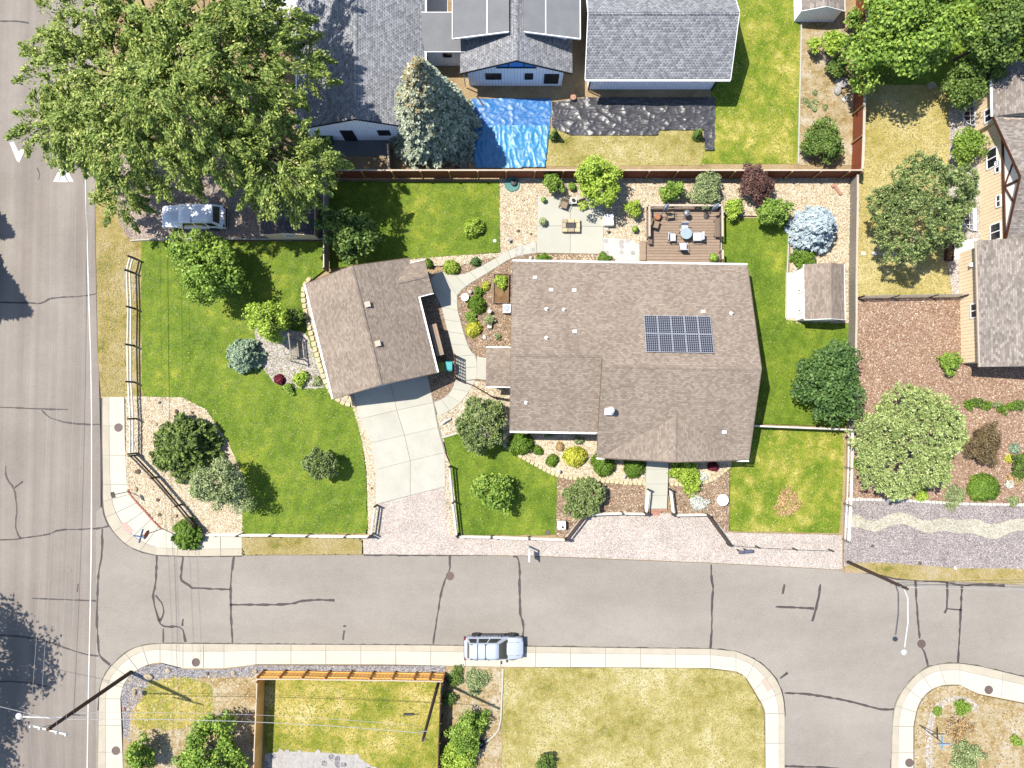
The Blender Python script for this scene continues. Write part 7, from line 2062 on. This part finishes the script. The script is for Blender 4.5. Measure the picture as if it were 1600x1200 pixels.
T('plant', 'pale flowering plant beside the low reddish shrub', 1577, 757, .38, .4, 'silver', 'plant', seed=85, leaf=.08, rc=.14, trunk=False, rv=.25, dens=.6)
T('plant', 'grey-green clump at the east end of the mulch above the gravel', 1583, 783, .45, .35, 'grey', 'plant', seed=86, leaf=.09, rc=.16, trunk=False, rv=.25)
T('plant', 'low green weeds at the mulch edge west of the clipped shrub', 1490, 776, 1.0, .3, 'grey', 'plant', seed=87, leaf=.09, rc=.25, trunk=False, rv=.22, dens=.4)
T('plant', 'small green weeds beside the fence under the huge pine', 1341, 725, .55, .35, 'maple', 'plant', seed=88, leaf=.1, rc=.18, trunk=False, rv=.25, dens=.5)
T('plant', 'teal green clump east of the brown-purple shrub', 1586, 701, .45, .5, 'teal', 'plant', seed=89, leaf=.1, rc=.18, trunk=False, rv=.35)
for i, (x, y) in enumerate(((1273, 145), (1273, 159), (1289, 167), (1272, 171), (1258, 158), (1263, 164))):
    T('plant', ['topmost low tuft', 'second low tuft from the top', 'low tuft nearest the tall fence', 'lowest low tuft', 'low tuft farthest from the tall fence', 'low tuft just above the lowest one'][i] + ' in the bare stony strip', x, y, .24, .25, 'grey', 'plant', seed=90 + i, leaf=.08, rc=.1, trunk=False, rv=.18, group='low tufts in the stony strip')
# south lots
T('small_tree', 'green tree at the bottom edge beside the avenue pavement', 216, 1182, 1.25, 2.6, 'maple', seed=97, leaf=.17, rc=.4)
T('tree', 'bushy green tree at the bottom edge in the dry corner lot', 328, 1186, 2.6, 4.2, 'maple', seed=98, leaf=.2, rc=.6)
T('shrub', 'green shrub climbing the brown fence in the weedy strip', 727, 1150, 1.5, 2.0, 'maple', 'shrub', seed=99, leaf=.14, rc=.4, lump=.4)
T('shrub', 'bright shrub at the bottom edge of the weedy strip', 712, 1188, 1.3, 1.8, 'lime', 'shrub', seed=100, leaf=.14, rc=.4)
T('shrub', 'low weeds at the north end of the weedy strip', 712, 1058, .8, .5, 'dark', 'plant', seed=101, leaf=.11, rc=.25, trunk=False, rv=.35, dens=.6)
T('plant', 'green weeds in the middle of the weedy strip', 750, 1125, .9, .5, 'maple', 'plant', seed=102, leaf=.12, rc=.25, trunk=False, rv=.35, dens=.6)
T('plant', 'vine clump against the cedar fence end', 702, 1092, .6, .9, 'dark', 'plant', seed=103, leaf=.12, rc=.22, trunk=False, rv=.6, dens=.8)
T('shrub', 'green shrub at the bottom edge of the big dry lawn', 852, 1196, .8, 1.3, 'dark', 'shrub', seed=104, leaf=.12, rc=.25)
T('plant', 'low green weeds beside the pavement in the weedy strip', 745, 1064, 1.0, .4, 'grey', 'plant', seed=105, leaf=.1, rc=.28, trunk=False, rv=.3, dens=.5)
T('shrub', 'green brush in the scrubby corner lot', 1512, 1182, 1.3, .9, 'grey', 'shrub', seed=106, leaf=.12, rc=.35, dens=.6, rv=.7)
T('shrub', 'bare grey brush beside the crossed signs of the scrubby lot', 1500, 1138, 1.1, .9, 'dry', 'shrub', seed=107, leaf=.07, rc=.3, dens=.2, rv=.6)
T('plant', 'green grass clump inside the gravel curl of the scrubby lot', 1503, 1105, .7, .3, 'maple', 'plant', seed=108, leaf=.09, rc=.2, trunk=False, rv=.22, dens=.6)
T('plant', 'second green clump at the west of the gravel curl', 1464, 1110, .4, .25, 'maple', 'plant', seed=109, leaf=.09, rc=.15, trunk=False, rv=.2, dens=.6)
T('plant', 'round green plant at the east of the scrubby lot', 1587, 1157, .42, .4, 'maple', 'plant', seed=110, leaf=.1, rc=.16, trunk=False, rv=.28)
# trees west of the avenue that throw their shade onto the road
conifer('roadside_spruce', 'tall spruce standing off the west side of the avenue', -80, 430, 3.7, 14.0, 'spruce', 111, .3, .5, .25, .5)
conifer('roadside_spruce', 'smaller spruce off the avenue north of the tall spruce', -62, 330, 2.4, 9.0, 'spruce', 112, .3, .5, .25, .5)
T('roadside_tree', 'broad tree off the west side of the avenue near the corner', -78, 1000, 4.9, 13, 'ash', seed=113, leaf=.32, rc=1.3, hc=0, rv=5.2, lump=.35, dens=.5)
T('roadside_tree', 'second broad tree off the avenue south of the corner', -110, 1130, 3.6, 11, 'ash', seed=114, leaf=.32, rc=1.1, hc=0, rv=4.2, dens=.5)
for e, args in PLANTERS:
    rng = np.random.default_rng(int(args[1])); r = args[3]
    d = unit(rng.normal(size=(260, 3))); d[:, 2] = abs(d[:, 2])
    P = d * (r * 1.25 * rng.random(260) ** .4)[:, None]; P[:, 2] += args[4]
    V, F = leaf_cards(P, d + np.array([0, 0, .4]), .1, 1.6, None, rng); np_mesh('foliage', V, F, LM['maple' if args[1] % 2 else 'grey'], e)

# ------------------------------------------------------------------ loose stuff: grass blades and pebbles
def blades(name, label, polys, dens, z, size, stops, rise=.25):
    X = []; Y = []
    for p in polys:
        x, y = scatter(p, dens, z); X.append(x); Y.append(y)
    X = np.concatenate(X); Y = np.concatenate(Y); n = len(X)
    a = RNG.uniform(0, 2 * np.pi, n); s = size * RNG.uniform(.6, 1.5, n); t = a + RNG.uniform(1.2, 1.9, n)
    V = np.empty((n, 3, 3))
    V[:, 0] = np.stack([X - np.cos(a) * s * .5, Y - np.sin(a) * s * .5, np.full(n, z)], 1)
    V[:, 1] = np.stack([X + np.cos(a) * s * .5, Y + np.sin(a) * s * .5, np.full(n, z)], 1)
    V[:, 2] = np.stack([X + np.cos(t) * s * .9, Y + np.sin(t) * s * .9, z + s * rise * RNG.uniform(.4, 1.0, n)], 1)
    o = np_mesh(name, V.reshape(-1, 3), np.arange(n * 3).reshape(n, 3), leaf_mat(name + '_blade', stops, .25, .4))
    tag(o, label, None, None, 'stuff')
GK = 1.45
blades('grass', 'short green blades of the watered lawns', [LAWN_W, LAWN_F, LAWN_E2, LAWN_N], 42, .112, .10, [(.2, A(72, 98, 20, GK)), (.5, A(104, 130, 34, GK)), (.8, A(140, 154, 52, GK)), (1.05, A(186, 178, 94, GK))])
blades('grass', 'short mixed green and straw blades of the patchy lawns', [LAWN_E1, N_LAWN, S_YARD, S_CORG], 42, .112, .10, [(.2, A(84, 112, 28, GK)), (.5, A(130, 146, 50, GK)), (.8, A(184, 174, 90, GK)), (1.05, A(216, 202, 136, GK))])
blades('grass', 'dry straw blades of the sunburnt lawns and verges', [S_LAWN[:8] + [(1196, 1230), (782, 1230)], [(1346, 100), (1480, 140)] + E_LAWN[5:], N_DRY, [(378, 837), (567, 839), (566, 866), (378, 867)], [(152, 376), (215, 380), (205, 618), (158, 618)]], 42, .11, .10, [(.2, A(166, 158, 84)), (.5, A(194, 182, 108)), (.8, A(216, 204, 140)), (1.05, A(232, 222, 176))])
blades('grass', 'tufts of brown and pale scrub grass', [[p for p in E_SCR if p[1] < 1300] + [(1700, 1230), (1428, 1230)], [(200, 1058), (405, 1052), (404, 1230), (198, 1230)], [(700, 1041), (785, 1043), (781, 1230), (695, 1230)], N_BED], 34, .11, .13, [(.2, A(132, 104, 56, GK)), (.5, A(186, 156, 100, GK)), (.8, A(222, 206, 170, GK)), (1.05, A(120, 134, 60, GK))])

OCT = np.array([(1, 0, 0), (0, 1, 0), (-1, 0, 0), (0, -1, 0), (.1, .05, .8), (.0, .0, -.5)])
OCF = np.array([(0, 1, 4), (1, 2, 4), (2, 3, 4), (3, 0, 4)])
def pebbles(name, label, polys, dens, z, r0, r1, stops, avoid=()):
    X = []; Y = []
    for p in polys:
        x, y = scatter(p, dens, z, avoid); X.append(x); Y.append(y)
    X = np.concatenate(X); Y = np.concatenate(Y); n = len(X)
    r = RNG.uniform(r0, r1, n); a = RNG.uniform(0, 6.28, n)
    B = OCT[:5][None] * RNG.uniform(.7, 1.25, (n, 5, 1)) * r[:, None, None]
    ca, sa = np.cos(a)[:, None], np.sin(a)[:, None]
    V = np.empty((n, 5, 3))
    V[:, :, 0] = B[:, :, 0] * ca - B[:, :, 1] * sa + X[:, None]; V[:, :, 1] = B[:, :, 0] * sa + B[:, :, 1] * ca + Y[:, None]; V[:, :, 2] = B[:, :, 2] + z
    F = (np.arange(n) * 5)[:, None, None] + OCF[None]
    o = np_mesh(name, V.reshape(-1, 3), F.reshape(-1, 3), island_mat(name + '_stone', [(p_, tuple(min(.8, x * 1.35) for x in c_[:3]) + (1,)) for p_, c_ in stops]))
    tag(o, label, None, None, 'stuff')
RIV = [(0, A(172, 146, 116)), (.2, A(202, 178, 140)), (.55, A(230, 208, 172)), (.85, A(240, 229, 206)), (1, A(196, 168, 142))]
PATCH_AV = [[(838, 305), (945, 305), (945, 398), (836, 398)], [(1004, 320), (1132, 320), (1132, 415), (1004, 415)], [(672, 425), (840, 376), (840, 396), (700, 470)], [(943, 371), (1006, 384), (1005, 412), (943, 397)], [(1226, 420), (1322, 410), (1322, 503), (1226, 503)]]
pebbles('pebbles', 'loose tan river pebbles in the garden beds', [BED_RIVER, BED_NW, BED_F, BED_F2, DRIVE_SIDE], 90, .118, .03, .07, RIV, PATCH_AV + [[(1011, 705), (1045, 705), (1045, 800), (1009, 800)]])
pebbles('pebbles', 'loose pinkish pebbles of the parking strip and driveways', [APRON, [(186, 300), (203, 374), (512, 373), (512, 300)]], 70, .11, .02, .045, [(0, A(166, 134, 122)), (.4, A(214, 188, 176)), (.8, A(236, 218, 208)), (1, A(248, 238, 232))])
pebbles('mulch_chips', 'loose bark chips in the mulch beds', [MUL1, MUL2, COURT, E_MUL[:1] + [(1620, 462), (1620, 788)] + E_MUL[4:]], 55, .112, .03, .07, [(0, A(122, 92, 70)), (.4, A(170, 140, 112)), (.8, A(204, 178, 150)), (1, A(232, 216, 194))],
        [[(655, 425), (720, 425), (716, 485), (745, 557), (763, 560), (763, 594), (740, 600), (712, 640), (655, 640)], [(838, 376), (806, 384), (716, 432), (714, 464), (803, 402)]])
pebbles('pebbles', 'loose grey pebbles of the gravel strips', [S_GRV, E_GR[:4] + [(1640, 790), (1640, 893)] + E_GR[7:]], 70, .114, .02, .045, [(0, A(112, 104, 108)), (.5, A(168, 156, 156)), (1, A(220, 212, 208))], [smooth_poly(top_w, 1) + smooth_poly(bot_w, 1)[::-1]])
